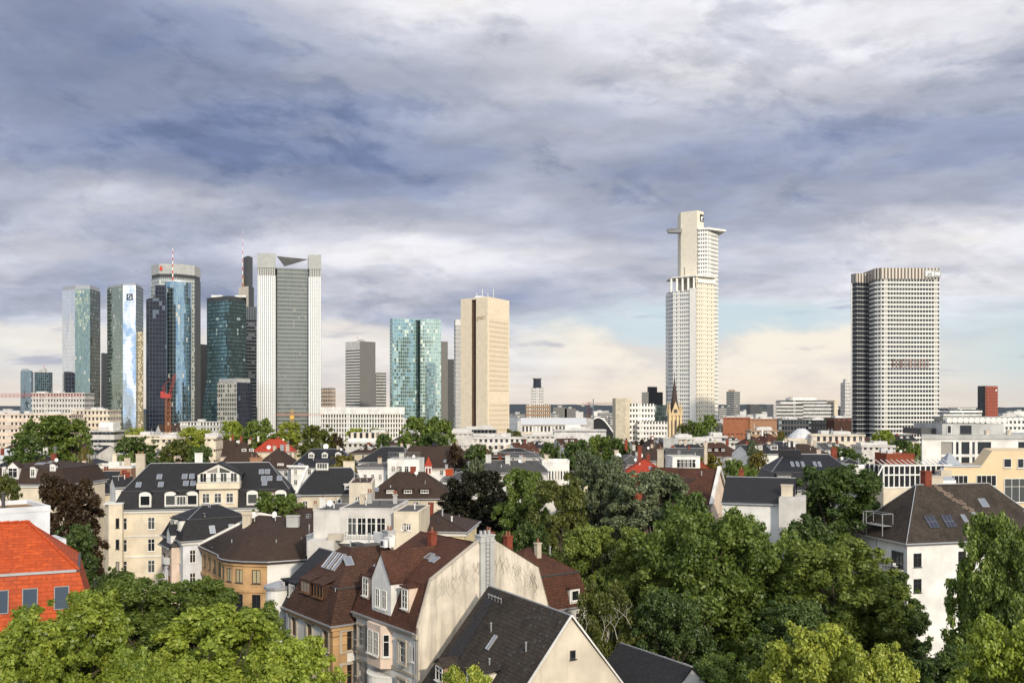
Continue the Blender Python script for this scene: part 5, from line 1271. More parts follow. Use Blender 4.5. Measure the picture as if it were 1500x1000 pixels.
def hero_right():
    H = House('white house with big mottled grey slate hip roof, roof ladder and balcony', 64.3, 139.5, 15, 25, 12.5, 16.0, 23.2, 'white', 'oldslate', n=(4, 0, 0, 3), near=True, ww=1.3, rows=[(12.5, 1.9), (9.0, 1.9), (5.5, 1.9)], name='apartment_house', over=.6, frame='darkframe', hipr=1.0)
    hx, hy = 12.5, 6.25; t = H.root
    for u in (-7.2, -4.4): H.sky('F', u, 3.4, 1.7, 2.1, 0, glass='solar', frame='darkmetal')
    H.sky('F', -1.6, 3.8, .7, 1.3, 0); H.sky('F', 3.2, 6.4, 1.2, 1.5, 0); H.sky('F', .4, 4.3, .6, 1.0, 0); H.sky('F', 9.5, 4.2, .9, 1.2, 0)
    H.chim(-4.3, .3, 22.6, 25.0, 1.1, 1.1, 'redchim', 0); H.chim(-2.6, .5, 22.6, 24.2, 2.0, 1.0, 'chim', 0)
    O, U, S, In = H.slope('F', 0); Sh = S.normalized(); N = U.cross(Sh); rr = random.Random(8); mb = MB()
    for k in range(90):
        f = rr.random(); u = -1.2+f*.0+(1-f)*(-1.6)+rr.gauss(0, .28)+f*1.8*0; kk = S.length*(.48+.5*(1-f)); c = O+U*(u+ (f-.2)*2.4)+Sh*kk+N*.03
        mb.poly([tuple(c+U*a+Sh*b+N*rr.uniform(0, .05)) for a, b in ((-.18, -.1), (.2, -.14), (.22, .16), (-.2, .12))])
    mb.build('broken_slate_patch', M['slatebrown'], t)
    # steel access frame over the left eave
    O, U, S, In = H.slope('L', 0); fr = MB(); z0, z1 = 16.2, 19.3; yc = 0.6
    for yy in (yc-2.2, yc+2.2): fr.bar((-hx-.5, yy, z0), (-hx-.5, yy, z1), .09); fr.bar((-hx+1.2, yy, z0+1.4), (-hx+1.2, yy, z1), .07)
    for zz in (17.6, z1): fr.bar((-hx-.5, yc-2.2, zz), (-hx-.5, yc+2.2, zz), .08); fr.bar((-hx+1.2, yc-2.2, zz), (-hx+1.2, yc+2.2, zz), .08); fr.bar((-hx-.5, yc-2.2, zz), (-hx+1.2, yc-2.2, zz), .07); fr.bar((-hx-.5, yc+2.2, zz), (-hx+1.2, yc+2.2, zz), .07)
    for k in range(12): fr.bar((-hx-.5, yc+1.5, 14.8+k*.36), (-hx-.5, yc+2.2, 14.8+k*.36), .05)
    fr.bar((-hx-.5, yc+1.5, 14.7), (-hx-.5, yc+1.5, z1), .07); fr.box(-hx-.4, -hx+1.2, yc-2.2, yc+1.4, 17.55, 17.62); fr.build('access_frame', M['metal'], t)
    bl = MB(); bl.box(-hx-1.3, -hx-.01, -hy+.6, -hy+3.6, 11.9, 12.1); o = bl.build('balcony', M['concrete'], t)
    r = MB()
    for zz in (12.3, 13.1): r.bar((-hx-1.3, -hy+.6, zz), (-hx-1.3, -hy+3.6, zz), .06); r.bar((-hx-1.3, -hy+.6, zz), (-hx, -hy+.6, zz), .06)
    for k in range(10): r.bar((-hx-1.3, -hy+.6+k*.33, 12.1), (-hx-1.3, -hy+.6+k*.33, 13.1), .04)
    r.build('railing', M['darkmetal'], o); MB().box(-.25, .25, -.25, .25, 0, .06).box(-.25, .25, .2, .26, .063, .5).build('balcony_chair', M['whitepaint'], o, (-hx-.7, -hy+1.6, 12.45))
    window(t, 2.4, 2.3, (-hx-.05, -hy+3.2, 12.15), -math.pi/2, 3, 1, frame='darkframe'); H.pipe(-hx-.1, .4, 0, 15.8)
def hero_slate_right():
    H = House('dark slate mansard house with row of skylights, dormers and a flat roof box', 58.5, 190, -6, 17.5, 15, 18.8, 25.2, 'palegrey', 'slate2', hm=3.2, ins=1.0, n=(5, 0, 0, 3), near=True, ww=1.1, rows=[(15.4, 2), (11.8, 2)], name='town_house', hipr=.55)
    for k, u in enumerate((-3.4, -2.4, -1.4, .9, 1.8)): H.sky('F', u, 3.1, .6, 1.9, 1)
    H.dorm('F', -5.6, .3, 2.6, 1.8, 'shed', 0, 'grey', 'greyslate', 3, 1); H.dorm('F', .2, .3, 2.8, 2.0, 'flat', 0, 'grey', 'greyslate', 4, 1); H.sky('F', 6.8, 2.6, .9, 1.4, 1)
    H.box('roof_box', -5.0, -1.2, -1.0, 2.6, 23.6, 26.0, 'slate2'); H.chim(5.6, 1.2, 24.2, 26.2, 1.1, .8, 'redchim', 2); H.chim(2.6, 1, 24.6, 25.9, .8, .6, 'chim', 1); H.vent(6.2, -2, 24.0, .5)
    # white house with projecting blocks and flat dark roof in front
    H = House('white house of stepped blocks with dark mono-pitch roof beside the dark slate mansard house', 37.6, 144.5, -18, 10, 14, 20.6, 23.8, 'white', 'slate', n=(2, 1, 0, 1), near=True, ww=1.0, rows=[(18.3, 1.5), (15.0, 1.6)], ends='gable', name='town_house', over=.25, frame='frame')
    H.box('stair_block', 3.0, 6.6, -8.4, -2, 0, 21.5, 'shadewhite'); H.chim(4.0, -4.8, 21.5, 23.0, 1.6, 1.1, 'chim', 0); window(H.root, .6, 1.2, (5.2, -8.47, 16), 0, 1, 1); MB().box(-.45, .45, -.05, .02, 0, 3.2).build('service_door', M['frame'], H.root, (4.5, -8.42, 12.4))
    H.box('roof_terrace', 2.2, 8.0, -10.2, -8.45, 10, 12.5, 'palegrey'); H.chim(-3, 2, 22.8, 24.6, .7, .7, 'redchim', 1)
    # dark red roof with pale firewall coping
    H = House('dark red roof house with long pale firewall coping next to the white stepped house', 29.6, 163.5, -22, 11.5, 15, 18.6, 24.0, 'pink', 'redbrown', n=(3, 0, 0, 2), rows=[(15.3, 1.8), (12, 1.8)], ends='gable', name='town_house', near=True)
    cp = MB(); cp.bar((5.85, -7.9, 18.7), (5.85, 0, 24.3), .5); cp.bar((5.85, 0, 24.3), (5.85, 7.9, 18.7), .5); cp.build('firewall_coping', M['whitetrim'], H.root); H.chim(-4.4, .6, 23.4, 27.0, .9, .9, 'chim', 1); H.dish(2, 1, 24.2); H.vent(3.2, -2, 23, .6)
    mp = MB(); O, U, S, In = H.slope('F', 0); Sh = S.normalized(); N = U.cross(Sh)
    mp.poly([tuple(O+U*a+Sh*b+N*.025) for a, b in ((-3.2, 2.2), (-1.0, 1.6), (1.2, 4.6), (2.4, 7.0), (.8, 7.2), (-1.2, 5.2))]); mp.build('weathered_patch', M['brownroof'], H.root)
m, nt, b = new_mat('reflecting_blue_glass'); b.inputs['Base Color'].default_value = (.035, .055, .085, 1); b.inputs['Roughness'].default_value = .02; b.inputs['Specular IOR Level'].default_value = .4; M['blueglass'] = m
m, nt, b = new_mat('drawn_blind_glass'); b.inputs['Base Color'].default_value = (.42, .36, .22, 1); b.inputs['Roughness'].default_value = .25; M['blind'] = m
for f in (hero_gable, hero_annex, hero_rear_wing, hero_maroon, hero_corner, hero_white_mansard, hero_cream, hero_orange, hero_right, hero_slate_right): f()

# ------------------------------------------------------------------ the streets behind, house by house
def clutter(H):
    # the odds and ends every roof carries
    rr = random.Random(int(abs(H.root.location.x)*13+H.root.location.y*7))
    flat = H.rz-H.ez < .8; k = 0.75 if not flat else 0
    for i in range(rr.randint(1, 2) if not flat else rr.randint(0, 1)):
        x = rr.uniform(-.36, .36)*H.w; z = H.rz-k
        H.chim(x, rr.uniform(-.08, .12)*H.d, z-.3, z+rr.uniform(1.1, 2.0), rr.uniform(.6, 1.3), .6, rr.choice(['chim', 'redchim', 'grey', 'shadewhite', 'chim']), rr.choice([0, 0, 1, 2]) if not flat else 0)
    for i in range(rr.randint(1, 3)):
        t = rr.uniform(.25, .75); y = -H.d/2*(1-t); z = H.ez+(H.rz-H.ez)*t if not flat else H.ez
        H.vent(rr.uniform(-.3, .3)*H.w, y, z-.1, rr.uniform(.5, .9), .07, rr.choice(['metal', 'whitepaint', 'darkmetal']))
    if rr.random() < .45:
        x = rr.uniform(-.3, .3)*H.w; z = H.rz-.2; h = rr.uniform(1.8, 3); a = MB().tube((0, 0, 0), (0, 0, h), .045, n=4)
        for q in range(4): a.tube((-.5, 0, h-.15-.25*q), (.5, 0, h-.15-.25*q), .03, n=4)
        a.build('roof_aerial', M['metal'], H.root, (x, 0, z))
    if rr.random() < .35: H.dish(rr.uniform(-.3, .3)*H.w, -.1*H.d, H.rz-(0.9 if not flat else .2), .4)
def mid(label, x0, x1, pr, pe, rz=20.0, d=12, rot=0, **k):
    """house spanning photo columns x0..x1, ridge at photo row pr, eave at row pe; ridge height rz sets the distance"""
    extra = k.pop('extra', None); Y = k.pop('Y', None)
    Y = Y or DEP(pr, rz); rz = Z(pr, Y); w = (x1-x0)/F*Y; Yf = Y-d/2*abs(math.cos(R(rot)))
    ez = Z(pe, Yf) if pe else rz-4
    ez = min(ez, rz-.1)
    H = House(label, X((x0+x1)/2, Y), Y, rot, w, d, ez, rz, **k)
    if extra: extra(H)
    clutter(H)
    return H
exec_list = []
def dorms(us, w=1.6, h=1.6, style='gable', t=.5, wall='white', roof=None, level=0, **k):
    return lambda H: [H.dorm('F', u*H.w/2, t, w, h, style, level, wall, roof, **k) for u in us]
def multi(*fs): return lambda H: [f(H) for f in fs]
def ch(*cs): return lambda H: [H.chim(x*H.w/2, y, H.rz-.9, H.rz+hh, w, .7, m, p) for x, y, hh, w, m, p in cs]
def skys(*us): return lambda H: [H.sky('F', u*H.w/2, t, .9, 1.3) for u, t in us]
def roofkit(n, seed=1, m='grey'):
    def f(H):
        rr = random.Random(seed)
        for k in range(n):
            a, b, h = rr.uniform(.6, 1.6), rr.uniform(.5, 1.2), rr.uniform(.7, 1.9); x, y = rr.uniform(-.42, .42)*H.w, rr.uniform(-.3, .35)*H.d
            H.box('roof_plant', x-a, x+a, y-b, y+b, H.ez+.1, H.ez+.1+h, rr.choice([m, 'metal', 'white']))
        H.vent(rr.uniform(-.3, .3)*H.w, 0, H.ez+.1, 1.2)
    return f
G['smallshade'] = panel('shaded_white_wall_windows', (.045, .045, .05), (.54, .52, .49), 2.3, 50, .5, 0, rough=.15, var=.5, nblind=.12, blind=(.34, .33, .3))  # pier tone matches the white with shade painted in
def midfield():
    # --- left
    mid('pale curved zinc hall roof at the picture edge beside the slate villa', -40, 48, 657, 672, 17, 24, 0, roof='lightmetal', wall='palegrey', n=(0, 0, 0, 0), ends='gable', name='hall', cat='hall')
    mid('long flat zinc-roofed hall behind the cream villa', 78, 186, 658, 676, 17, 26, 4, roof='lightmetal', wall='metal', n=(0, 0, 0, 0), ends='hip', hipr=.3, name='hall', cat='hall', extra=lambda H: [H.vent(-6+4*k, -3, H.rz-.8, 1.6, .3) for k in range(4)])
    mid('brown tiled roof row with small white dormers behind the zinc hall', 78, 184, 640, 655, 20, 11, 2, roof='brownroof', wall='grey', n=(6, 0, 0, 0), extra=multi(dorms((-.5, -.1, .1), 1.8, 1.3, 'arch'), ch((.35, -1, 1.6, .8, 'redchim', 0))), name='terraced_house')
    mid('grey villa with black slate hip roof and arched dark dormer', 10, 86, 662, 683, 19, 14, -4, roof='slate2', wall='grey', n=(4, 0, 0, 0), rows=[(10.6, 2.0)], extra=multi(dorms((.15,), 3.2, 1.4, 'arch', wall='slate2', win=False), skys((-.5, 2.5), (.25, 3.5)), ch((-.95, -4, 1.2, 1.0, 'redchim', 2), (.1, 1, 1.5, 1.4, 'whitetrim', 0), (.45, 1, 1.5, 1.4, 'whitetrim', 0))), name='villa')
    mid('cream villa with brown mansard roof and ornate white dormers', 20, 128, 672, 708, 20, 15, -6, roof='brownroof', wall='cream', hm=3.0, ins=1.0, near=True, n=(6, 0, 0, 2), ww=1.2, rows=[(10.5, 2.2), (6.8, 2.3)], extra=multi(dorms((-.42,), 2.3, 2.4, 'gable', .3, pitch=.9), dorms((-.66, .12), 1.2, 1.9, 'arch', .4), dorms((-.55, -.5), .9, 1.7, 'flat', .4, wall='grey'), dorms((.62,), 1.2, 1.2, 'arch', .8), skys((-.05, 3), (.08, 3), (.2, 4.2))), name='villa', cornice='whitetrim', Y=195)
    mid('maroon roof sloping down beside the brown mansard villa', 96, 140, 679, 712, 20, 16, 12, roof='maroon', wall='pink', n=(2, 0, 0, 0), extra=skys((-.3, 2.2), (.0, 4.5)), ends='gable')
    mid('dark roof with long skylights and pale party wall next to the maroon roof', 112, 172, 690, 722, 20.5, 14, 14, roof='slate', wall='cream', n=(0, 0, 0, 0), ends='gable', extra=lambda H: ([H.sky('F', -1.6+1.7*k, 4.2, .9, 4.0) for k in range(2)], MB().bar((-H.w/2, -7.2, H.ez+.2), (-H.w/2, 0, H.rz+.3), .5).build('party_coping', M['terra'], H.root)))
    mid('flat roof with rust-brown terrace and chimney behind the cream mansard house', 138, 202, 680, 686, 21, 12, 6, roof='greenroof', wall='terra', n=(0, 0, 0, 0), extra=multi(ch((.0, -1, 2.4, .9, 'cream', 0)), roofkit(2, 3, 'white')), rows=[], cornice='whitetrim', name='apartment_house')
    mid('little white gable roof peeping over the slate roof of the cream mansard house', 166, 192, 697, 712, 21, 8, 30, roof='slate', wall='white', n=(1, 0, 0, 0), ends='gable')
    mid('black barrel roof with pale edge behind the rust-brown terrace', 112, 152, 672, 681, 19, 12, 0, roof='slate2', wall='whitetrim', n=(0, 0, 0, 0), hipr=.4)
    # flat blocks, far left; their white walls carry painted shade
    def off(label, x0, x1, top, Y, wall='cream', d=16, fh=3.6, wf=.5, glass='small', rot=0, extra=None, base=0, name='office_building', cat='office building', z0=None):
        t = thing(name, label, cat, (X((x0+x1)/2, Y), Y+d/2, 0), R(rot)); w = (x1-x0)/F*Y; q = [(-w/2, -d/2), (w/2, -d/2), (w/2, d/2), (-w/2, d/2)]; z = Z(top, Y)
        wall = {'white': 'shadewhite', 'whitetrim': 'shadewhite'}.get(wall, wall); glass = {'small': 'smallshade', 'smallwhite': 'smallshade'}.get(glass, glass) if wall == 'shadewhite' else glass  # white walls swapped for the darker white that paints in shade
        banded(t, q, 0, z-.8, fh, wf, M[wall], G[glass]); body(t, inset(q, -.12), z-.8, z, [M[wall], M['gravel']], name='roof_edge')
        roofbits(t, q, z, 3, int(x0) % 97, 1.8, m='palegrey')
        if extra: extra(t, q, z)
        rr = random.Random(int(x0)+7)
        for k in range(rr.randint(1, 3)): MB().tube((0, 0, 0), (0, 0, rr.uniform(2, 4.5)), .08, n=4).box(-.5, .5, -.05, .05, 1.6, 1.7).build('roof_aerial', M['metal'], t, (rr.uniform(-.4, .4)*w, rr.uniform(-.2, .2)*d, z))
        return t
    off('long pale pink office block with paired windows at the far left edge', -30, 104, 606, 600, 'pink', 18, 4.6, .42, 'small')
    off('white gridded office block rising behind the pink office block', 46, 124, 575, 760, 'whitetrim', 18, 4.2, .5, 'smallwhite')
    off('cream office block with an arcade of dark windows below the green mirror tower', 104, 160, 600, 640, 'cream', 20, 4.4, .5, 'small')
    off('small white modern block with two strip windows before the cream office block', 131, 167, 630, 470, 'white', 14, 4.2, .35, 'banddark', extra=lambda t, q, z: body(t, [(a*.55+1, b*.6) for a, b in q], z+.003, z+4, [M['white'], M['gravel']], name='roof_storey'))
    off('cream cube house among the lime trees below the navy tower', 225, 258, 641, 430, 'cream', 12, 3.8, .3, 'small', name='apartment_house', cat='house')
    off('long low cream wall block beneath the lime trees', 184, 236, 637, 470, 'cream', 10, 5, .12, 'small', name='apartment_house', cat='house')
    off('grey parliament-like block with pale window row at the foot of the dark slab', 262, 322, 617, 720, 'grey', 14, 4.4, .5, 'smallwhite')
    mid('white gabled roof house at the foot of the orange crane', 232, 262, 621, 632, 24, 10, 40, roof='brownroof', wall='white', n=(2, 1, 0, 1), ends='gable')
    off('bright cream block glimpsed between trees right of the lime tree', 300, 316, 640, 400, 'cream', 10, 4, .2, 'small', name='apartment_house', cat='house')
    # brown roofs centre-left
    mid('brown-roofed house with timber gable and red shutter', 305, 352, 644, 668, 21, 13, 24, roof='brownroof', wall='pink', n=(3, 2, 0, 2), ends='gable', extra=ch((.5, 0, 2, .9, 'redchim', 0), (-.4, 1, 1.6, .8, 'white', 0)))
    mid('dark brown hip roof with red chimney behind the cream mansard house', 330, 382, 646, 676, 20.5, 14, 10, roof='brownroof', wall='cream', n=(4, 0, 0, 0), extra=multi(ch((-.1, 0, 2.2, .9, 'redchim', 0), (.4, 0, 1.5, .8, 'redchim', 0)), dorms((.5, .1), 1.9, 1.3, 'flat')))
    mid('long low red tiled roof between the trees', 374, 432, 643, 661, 21, 12, 8, roof='redroof', wall='cream', n=(3, 0, 0, 0), extra=multi(skys((-.2, 3), (.0, 3)), ch((-.8, -2, 1.2, .8, 'whitetrim', 0))))
    mid('dark brown hip roof with zinc dish and flat cap', 380, 436, 656, 686, 21, 14, -6, roof='brownroof', wall='palegrey', n=(3, 0, 0, 0), extra=multi(ch((.2, 0, 1.0, 1.2, 'metal', 0)), lambda H: H.dish(-3, -1, H.rz-.5, .7), dorms((.45,), 2.2, .9, 'flat', 1.5)))
    mid('blue-black hip roof with three white gabled dormers', 432, 524, 657, 684, 21, 14, 3, roof='slate2', wall='white', n=(5, 0, 0, 0), extra=multi(dorms((-.42, .0, .42), 1.9, 1.6, 'gable', .5), skys((-.75, 1.6), (-.65, 1.2)), lambda H: H.dish(-.2, .5, H.rz, .9)), hipr=.8)
    off('white terraced block with a colonnaded roof storey right of the mixed tree', 504, 556, 647, 420, 'white', 14, 3.6, .35, 'small', name='apartment_house', cat='apartment house', extra=lambda t, q, z: banded(t, inset(q, 1.6), z, z+4, 4, .6, M['white'], G['small']))
    off('low cream pavilion with flat roof before the long white office', 540, 566, 633, 520, 'cream', 10, 4, .4, 'small', name='pavilion', cat='pavilion')
    mid('dark roof with white-framed glass lattice on its left slope', 530, 620, 654, 676, 21.5, 14, -2, roof='slate', wall='white', n=(6, 0, 0, 0), extra=lambda H: [H.ladder((-H.w*.4+k*1.6, -6.2, H.ez+.3), (-H.w*.4+k*1.6+3, -1.6, H.ez+3.2), .8, 'lightmetal', 6) for k in range(3)], rows=None)
    mid('row of white cube penthouses with flat roofs', 572, 618, 671, 673, 21, 9, -3, roof='gravel', wall='white', n=(4, 0, 0, 0), rows=[(17.6, 1.6)], extra=lambda H: H.rail(-H.w/2, H.w/2, -3.2, H.ez+.6, 1.3, 'metal'), name='penthouse', cat='penthouse')
    mid('white house below the penthouses with black strip roof', 520, 590, 678, 684, 19.5, 9, 0, roof='flat', wall='white', n=(6, 0, 0, 0), ww=.9, rows=[(15.2, 1.6), (12, 1.6)], name='terraced_house')
    mid('big brown hip-roofed house with two little red and white corner turrets', 574, 700, 653, 685, 22, 16, 2, roof='brownroof', wall='white', n=(6, 0, 0, 0), extra=multi(lambda H: [turret(H, x, -7.6, H.ez-2.6) for x in (-H.w*.06, H.w*.42)], ch((.0, 0, 1.1, 1.6, 'slate', 0)), skys((.25, 3.4))), hipr=.8, cornice='pink')
    mid('small grey slate roof tucked under the turreted house', 650, 700, 690, 702, 19, 9, 0, roof='greyslate', wall='palegrey', n=(2, 0, 0, 0), extra=ch((-.8, -2, 1.6, .6, 'metal', 0)))
    mid('wide brown hip roof with three framed dormers and a red roof end', 540, 664, 691, 729, 20.5, 14, 2, roof='brownroof', wall='beige', near=True, n=(6, 0, 0, 0), ww=1.2, rows=[(12.6, 2.1), (9.2, 2.1)], extra=multi(dorms((-.42, -.02, .36), 2.0, 1.1, 'flat', 1.4, wall='brownroof', nx=3, ny=1), ch((.05, 0, 1.0, 1.2, 'redchim', 0), (.9, 1, .4, 1.6, 'orange', 0)), skys((-.75, 3))), hipr=.9)
    mid('beige flat-roofed wing with red-brown side wall joined to the brown hip roof', 515, 547, 703, 706, 21, 13, 6, roof='maroon', wall='beige', near=True, n=(4, 1, 0, 0), ww=.8, rows=[(16.6, 1.9), (12.8, 1.9)], name='apartment_house', extra=lambda H: (H.vent(-1.5, 0, H.ez, 1.6), H.ac(0, -3, H.ez-4)))
    # terraces in the centre
    mid('white penthouse terrace with black sliding doors beside a stepped firewall', 474, 512, 742, 746, 21, 9, -6, roof='flat', wall='shadewhite', near=True, n=(2, 0, 0, 0), ww=2.6, rows=[(18.0, 2.0)], nx=3, ny=1, frame='woodframe', extra=lambda H: (H.box('terrace', -H.w/2, H.w/2, -7, -4.55, 0, 17.4, 'shadewhite'), H.box('planter', .8, 2.6, -6.6, -5.6, 17.41, 18.2, 'trim')), name='penthouse', cat='penthouse')
    mid('white house with tall french windows and railed balcony', 512, 588, 738, 742, 21.3, 11, -4, roof='flat', wall='shadewhite', near=True, n=(4, 0, 0, 0), ww=1.2, rows=[(17.8, 2.3)], extra=multi(lambda H: (H.rail(-H.w/2+1, H.w/2-2, -6.6, 17.4, .9), H.box('balcony', -H.w/2, H.w/2-1, -6.7, -5.55, 16.9, 17.35, 'white'), H.chim(-1, 1, H.ez, H.ez+1.4, .6, .6, 'grey', 2), H.chim(2.5, 1, H.ez, H.ez+1.2, .5, .5, 'grey', 2))), name='apartment_house')
    mid('cream house part with small square windows behind the pyramid roof', 586, 622, 744, 747, 21, 9, -4, roof='flat', wall='cream', near=True, n=(3, 0, 0, 0), ww=.7, rows=[(18.6, .9), (15.6, 1.2)], name='apartment_house')
    mid('yellow pavilion house with dark pyramid hip roof', 594, 690, 751, 776, 19.5, 11.5, -6, roof='brownroof', wall='yellow', near=True, n=(3, 2, 0, 1), ww=.6, rows=[(12.6, 1.9), (9, 1.9)], extra=multi(lambda H: (H.vent(-1.4, -1.6, H.rz-1.2, 1.3, .15, 'white'), H.vent(.8, -1.2, H.rz-1.0, 1.6, .12), H.vent(-1.8, -4.2, H.ez+1, .6, .1, 'whitepaint'), H.vent(2.6, -4, H.ez+1, .6, .1, 'whitepaint'))), cornice='whitetrim', name='pavilion_house')
    mid('plain brown tiled roof with stepped white firewall chimneys', 408, 478, 744, 786, 17.2, 15, -8, roof='brownroof', wall='white', n=(0, 0, 0, 0), ends='gable', extra=lambda H: ([H.box('firewall_step', H.w/2-.1, H.w/2+.5, -7+k*1.1, -6.0+k*1.1, H.ez+k*.55, H.ez+.9+k*.62, 'whitetrim') for k in range(7)], H.sky('F', 1.2, 5.2, .8, 1.0), H.chim(H.w/2-.6, .5, H.rz-1, H.rz+1.6, .9, .7, 'white', 1)))
    mid('flat felt-roofed link building with white parapets among the terraces', 470, 560, 776, 779, 16.4, 13, -8, roof='flat', wall='white', n=(0, 0, 0, 0), extra=lambda H: (H.chim(-1.5, -2, H.ez, H.ez+1.8, 1.3, 1.0, 'grey', 2), H.ac(2.4, -3, H.ez+.1), H.box('roof_cabinet', 3.4, 5.2, -1.4, .3, H.ez+.1, H.ez+1.4, 'white'), H.vent(-5, -4, H.ez, 1.2), H.box('roof_hatch', -3.6, -2.2, -5, -4, H.ez+.1, H.ez+.5, 'darkmetal')), name='link_building', cat='building')
    mid('low dark roof with pipe vents beside the sandstone corner house', 430, 500, 774, 799, 15.5, 12, -12, roof='brownroof', wall='white', n=(0, 0, 0, 0), extra=lambda H: (H.vent(-2, -2, H.rz-1, 1.2, .15, 'whitepaint'), H.vent(2, -3, H.rz-1.2, 1.4, .15, 'whitepaint'), H.sky('F', -3.4, 2.6, 1.4, 1.6, glass='solar')))
    # centre and right: white terraces below the sand-coloured tower
    off('white terraced apartment rows with dark balconies below the sand-coloured tower', 690, 768, 640, 420, 'white', 14, 3.4, .42, 'small', name='apartment_house', cat='apartment house', extra=lambda t, q, z: banded(t, [(a, b-6) for a, b in q], 0, z-3.5, 3.4, .42, M['white'], G['small'], name='window_band'))
    off('blank white wall block between the big green tree and the terraces', 660, 692, 633, 450, 'white', 12, 6, .08, 'small', name='apartment_house', cat='apartment house')
    off('low glassy pavilion at the foot of the sand-coloured tower', 680, 728, 627, 520, 'whitetrim', 10, 4, .5, 'banddark', name='pavilion', cat='pavilion')
    off('long hall with pale pitched roof and slit windows on the far side', 765, 858, 622, 620, 'beige', 20, 7, .45, 'smallwhite', name='hall', cat='hall', extra=lambda t, q, z: t and pitched(t, q, z, 4.5, 'lightmetal'))
    off('white stepped museum-like block with two dark slots before the long hall', 812, 888, 629, 500, 'palegrey', 16, 9, .07, 'banddark', extra=lambda t, q, z: (body(t, [(q[0][0]+6, -3), (q[0][0]+14, -3), (q[0][0]+14, 6), (q[0][0]+6, 6)], z+.003, z+2.5, [M['white'], M['gravel']], name='roof_storey')))
    off('white villa block with two small windows right of the terraces', 768, 812, 637, 460, 'white', 13, 3.8, .2, 'small', name='apartment_house', cat='apartment house')
    t = thing('hall', 'dark hall with arched white-ribbed end beside the long pale hall', 'hall', (X(880, 640), 640, 0)); x = lambda px: X(px, 640)-t.location.x
    ar = MB(); n = 12; arc = [(x(868)+(x(896)-x(868))*k/n, Z(632, 640)+(Z(611, 640)-Z(632, 640))*math.sin(math.pi*(.35+.65*k/n))) for k in range(n+1)]
    for (a, b), (c, e) in zip(arc, arc[1:]): ar.poly([(a, -8, b), (c, -8, e), (c, 20, e), (a, 20, b)])
    ar.poly([(a, -8, b) for a, b in arc]+[(arc[-1][0], -8, 0), (arc[0][0], -8, 0)]); ar.build('arched_roof', M['slate2'], t)
    rb = MB()
    for (a, b), (c, e) in zip(arc, arc[1:]): rb.bar((a, -8.3, b), (c, -8.3, e), .8)
    rb.build('white_arch', M['whitepaint'], t); MB().box(x(855), x(868), -8, 20, 0, Z(613, 640)).build('dark_wing', M['grey'], t)
    mid('red gabled roof with white verge behind the slate roof and terraces', 745, 785, 648, 668, 21.5, 12, 38, roof='redbrown', wall='white', n=(2, 1, 0, 1), ends='gable', extra=ch((.3, 0, 1.2, .7, 'redchim', 0)))
    mid('dark roof terrace house with white railings beside the red gabled roof', 716, 790, 656, 668, 21, 13, -3, roof='slate', wall='palegrey', n=(5, 0, 0, 0), extra=lambda H: H.rail(-H.w/2, H.w/2, -6.6, H.ez+.2, 1.2, 'lightmetal'))
    mid('low brown terrace building left of the blue-grey slate roof', 690, 742, 661, 668, 20.5, 12, 0, roof='maroon', wall='maroon', n=(0, 0, 0, 0), extra=roofkit(2, 8))
    mid('long blue-grey slate roof with pale chimneys before the terraces', 702, 800, 674, 691, 21, 12, 0, roof='greyslate', wall='palegrey', n=(5, 0, 0, 0), ends='hip', hipr=.4, extra=ch((-.72, -1, 1.4, 1.4, 'palegrey', 2), (-.15, -1.5, 1.2, 1.2, 'palegrey', 2), (.25, -1, 1.2, .9, 'metal', 1)))
    mid('small white colonnaded pavilion with pale roof among the trees', 795, 834, 673, 678, 20.5, 10, -4, roof='lightmetal', wall='white', near=True, n=(7, 0, 0, 0), ww=.55, rows=[(15.4, 2.4)], nx=1, ny=1, name='pavilion', cat='pavilion')
    mid('dark red roof slope with white verge in the trees left of the tall trees', 822, 850, 652, 668, 21, 11, 35, roof='redbrown', wall='white', n=(1, 0, 0, 1), ends='gable')
    mid('little cream hut with grey pyramid roof behind the tall trees', 838, 856, 681, 689, 19, 6, 15, roof='greyslate', wall='cream', n=(1, 1, 0, 1), hipr=1.0)
    mid('grey roof cabin with vertical slit windows and two dishes', 896, 944, 666, 679, 22, 10, 12, roof='greyslate', wall='grey', near=True, n=(7, 0, 0, 0), ww=.45, nx=1, ny=1, rows=[(16.2, 2.2)], extra=lambda H: (H.dish(-3, -1, H.rz-.9, .7), H.dish(3, -1, H.rz-.9, .7)), hipr=.7)
    mid('long dark brown roof with white dormers behind the red brick houses', 910, 1000, 655, 674, 22, 14, -4, roof='brownroof', wall='brownstone', n=(5, 0, 0, 0), extra=multi(ch((-.85, -3, 2.2, .9, 'redchim', 0), (.0, 0, .8, .8, 'chim', 1)), dorms((.45, .8), 1.8, 1.5, 'flat', 1.0)))
    mid('grey slate roof slope right of the long dark brown roof', 975, 1030, 656, 672, 22, 13, -8, roof='greyslate', wall='palegrey', n=(3, 0, 0, 0), ends='gable')
    mid('red brick house with bright red hip roof and tall red chimney', 918, 970, 672, 692, 21.5, 12, -6, roof='redroof', wall='redbrick', near=True, n=(3, 0, 0, 2), rows=[(13.6, 2)], extra=multi(ch((-.28, -1.5, 3.2, 1.0, 'redchim', 0)), skys((.3, 2.2))))
    mid('red brick house with front gable and white window door', 965, 1042, 674, 697, 21.0, 12, 4, roof='redroof', wall='redbrick', near=True, n=(4, 0, 0, 0), rows=[(13.2, 2.1), (9.6, 2)], extra=multi(dorms((.32,), 6.0, 1.0, 'gable', .2, wall='redbrick', win=False, pitch=.75), ch((.75, -1, 4.4, .8, 'chim', 1))))
